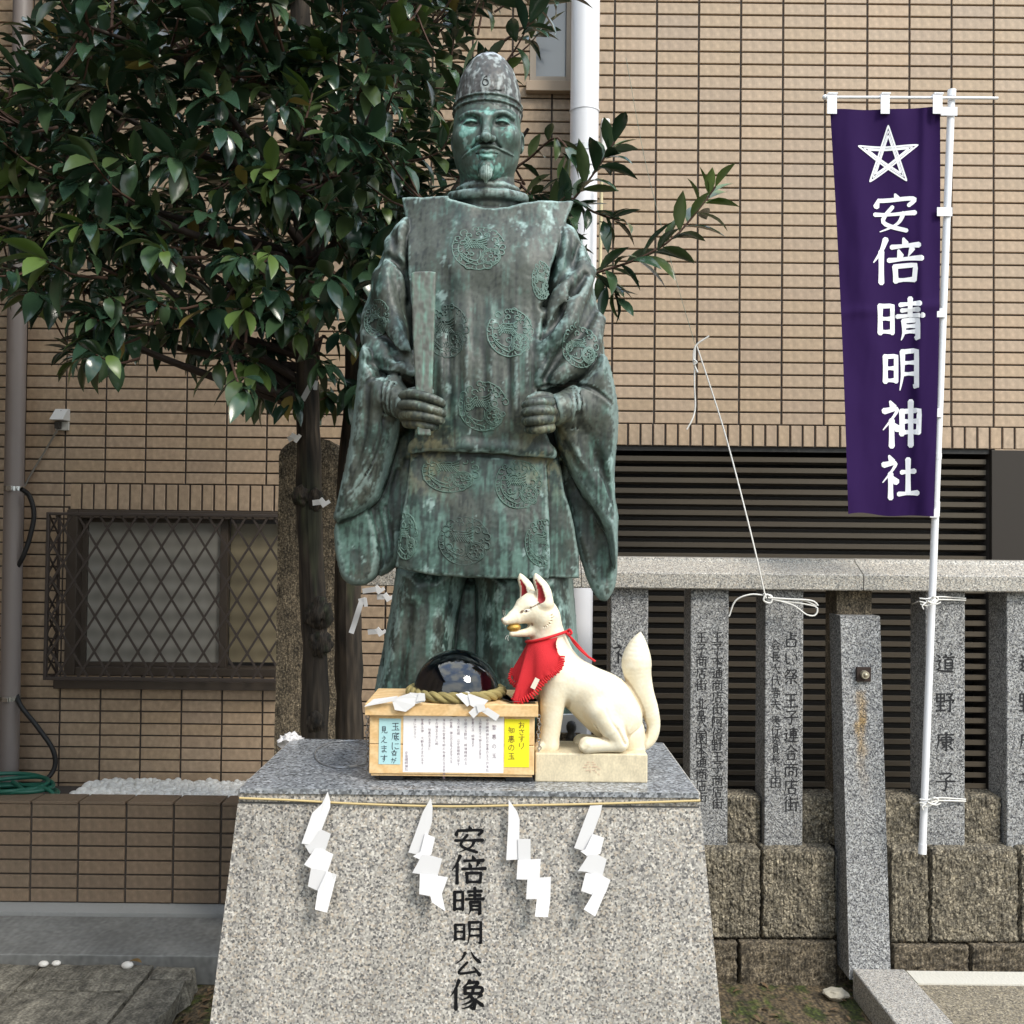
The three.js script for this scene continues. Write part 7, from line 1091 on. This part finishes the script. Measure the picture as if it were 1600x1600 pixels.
  knot(604, 932, 3.55, -1.5, 'fortune paper half behind the bronze robe, just below the uppermost', 0.03);
  knot(592, 986, 3.55, -1.45, 'lowest fortune paper beside the edge of the bronze trousers', 0.035);
  // crumpled clear wrap at the pedestal's back corner
  const cr = new THREE.IcosahedronGeometry(0.03, 4), cp = cr.attributes.position; for (let i = 0; i < cp.count; i++) { const k = 1 + 0.7 * fbm(cp.getX(i) * 50, cp.getY(i) * 50, cp.getZ(i) * 50, 2); cp.setXYZ(i, cp.getX(i) * k, cp.getY(i) * k * 0.8, cp.getZ(i) * k); } cr.computeVertexNormals(); cr.translate(...P(455, 1160, 2.79).toArray()); solo('paper_wrap', cr, M([0.62, 0.6, 0.6], 0.35), 'crumpled whitish wrapping left at the back corner of the pedestal', 'litter');
}
// leaf litter on the mossy soil beside the pedestal and in the gap at the left
{
  const L = rng(33), cols = [[0.13, 0.08, 0.04], [0.26, 0.17, 0.07], [0.13, 0.08, 0.045], [0.17, 0.1, 0.06]].map((c) => M(c, 0.85, { side: THREE.DoubleSide })), g = leafShape(0.07, 0.026, 0.5, 4), ms = cols.map(() => []);
  for (let i = 0; i < 70; i++) { const right = L() < 0.45, px = right ? lerp(1120, 1345, L()) : lerp(225, 345, L()), py = right ? lerp(1512, 1600, L()) : lerp(1540, 1600, L()), p = G(px, py, -0.108), m = new THREE.Matrix4().makeRotationFromEuler(new THREE.Euler(-1.5 + 0.5 * (L() - 0.5), L() * 6.28, 0.4 * (L() - 0.5), 'YXZ')), s = 0.25 + 0.5 * L(); m.scale(V(s, s, s)); m.setPosition(p); ms[Math.floor(L() * 4)].push(m); }
  const all = ms.flatMap((list, k) => list.map((m) => g.clone().applyMatrix4(m))), mesh = shade(new THREE.Mesh(mergeGeometries(all), cols[0])); mesh.name = 'leaf_litter'; mesh.userData = { kind: 'stuff', label: 'dry brown leaf litter on the soil round the pedestal', category: 'leaf litter' }; scene.add(mesh);
  const rg = new THREE.IcosahedronGeometry(0.05, 3), p = rg.attributes.position; for (let i = 0; i < p.count; i++) { const k = 1 + 0.35 * fbm(p.getX(i) * 16, p.getY(i) * 16, p.getZ(i) * 16 + 3, 3); p.setXYZ(i, p.getX(i) * k * 1.05, p.getY(i) * k * 0.42, p.getZ(i) * k * 0.8); } rg.computeVertexNormals(); rg.translate(...G(1306, 1553, -0.1).toArray()); solo('small_stone', rg, M([0.42, 0.38, 0.3], 0.9, { bumpMap: fineTex, bumpScale: 0.002 }), 'pale flat stone lying on the mossy soil by the kerb', 'stone');
}
// ---------- shrine hall across the yard, mirrored in the crystal ball ----------
{
  const h = thing('shrine_hall', 'cream shrine hall with dark tiled roof, mirrored small in the crystal ball', 'building', V(0.4, -0.12, 10.5)), w = M([0.62, 0.56, 0.44], 0.8), dk = M([0.05, 0.04, 0.035], 0.6), rf = M([0.06, 0.065, 0.07], 0.5);
  part(h, 'wall', box(-1.6, 2.4, -0.12, 2.6, 10, 13), w);
  const rp = [[9.0, 2.45], [9.0, 2.62], [11.5, 4.1], [14, 2.62], [14, 2.45], [11.5, 3.9]]; part(h, 'roof', extrudeX(rp, -2.5, 3.3), rf);
  for (const x of [-0.6, 0.9]) { const f = part(h, 'window', box(x - 0.35, x + 0.35, 1.1, 1.9, 9.96, 9.995), dk); f.name = 'window'; }
  for (const x of [-1.5, 0.15, 2.3]) part(h, 'pillar', box(x - 0.08, x + 0.08, -0.12, 2.6, 9.85, 9.985), dk);
}
// hall with deep eaves, added outside the frame to block skylight from the left
{
  const h = thing('added_side_hall', 'brown timber hall with deep eaves added out of view at the left to shade the wall, mirrored in the crystal ball', 'building', V(-5, -0.12, -1.5)), w = M([0.16, 0.11, 0.07], 0.8), b = M([0.07, 0.045, 0.03], 0.7);
  part(h, 'wall', box(-6.2, -3.45, -0.12, 4.9, -5.5, 2), w);
  part(h, 'roof', box(-6.8, -2.98, 5.0, 5.2, -5.55, 2.5), M([0.06, 0.065, 0.07], 0.5));
  for (let z = -5.3; z < 2.2; z += 0.6) part(h, 'rafter', box(-3.44, -3.02, 4.88, 4.995, z, z + 0.09), b);
  for (let z = -5.3; z < 1.8; z += 1.4) part(h, 'post', box(-3.445, -3.33, -0.12, 4.87, z, z + 0.12), b);
}
renderer.render(scene, camera);
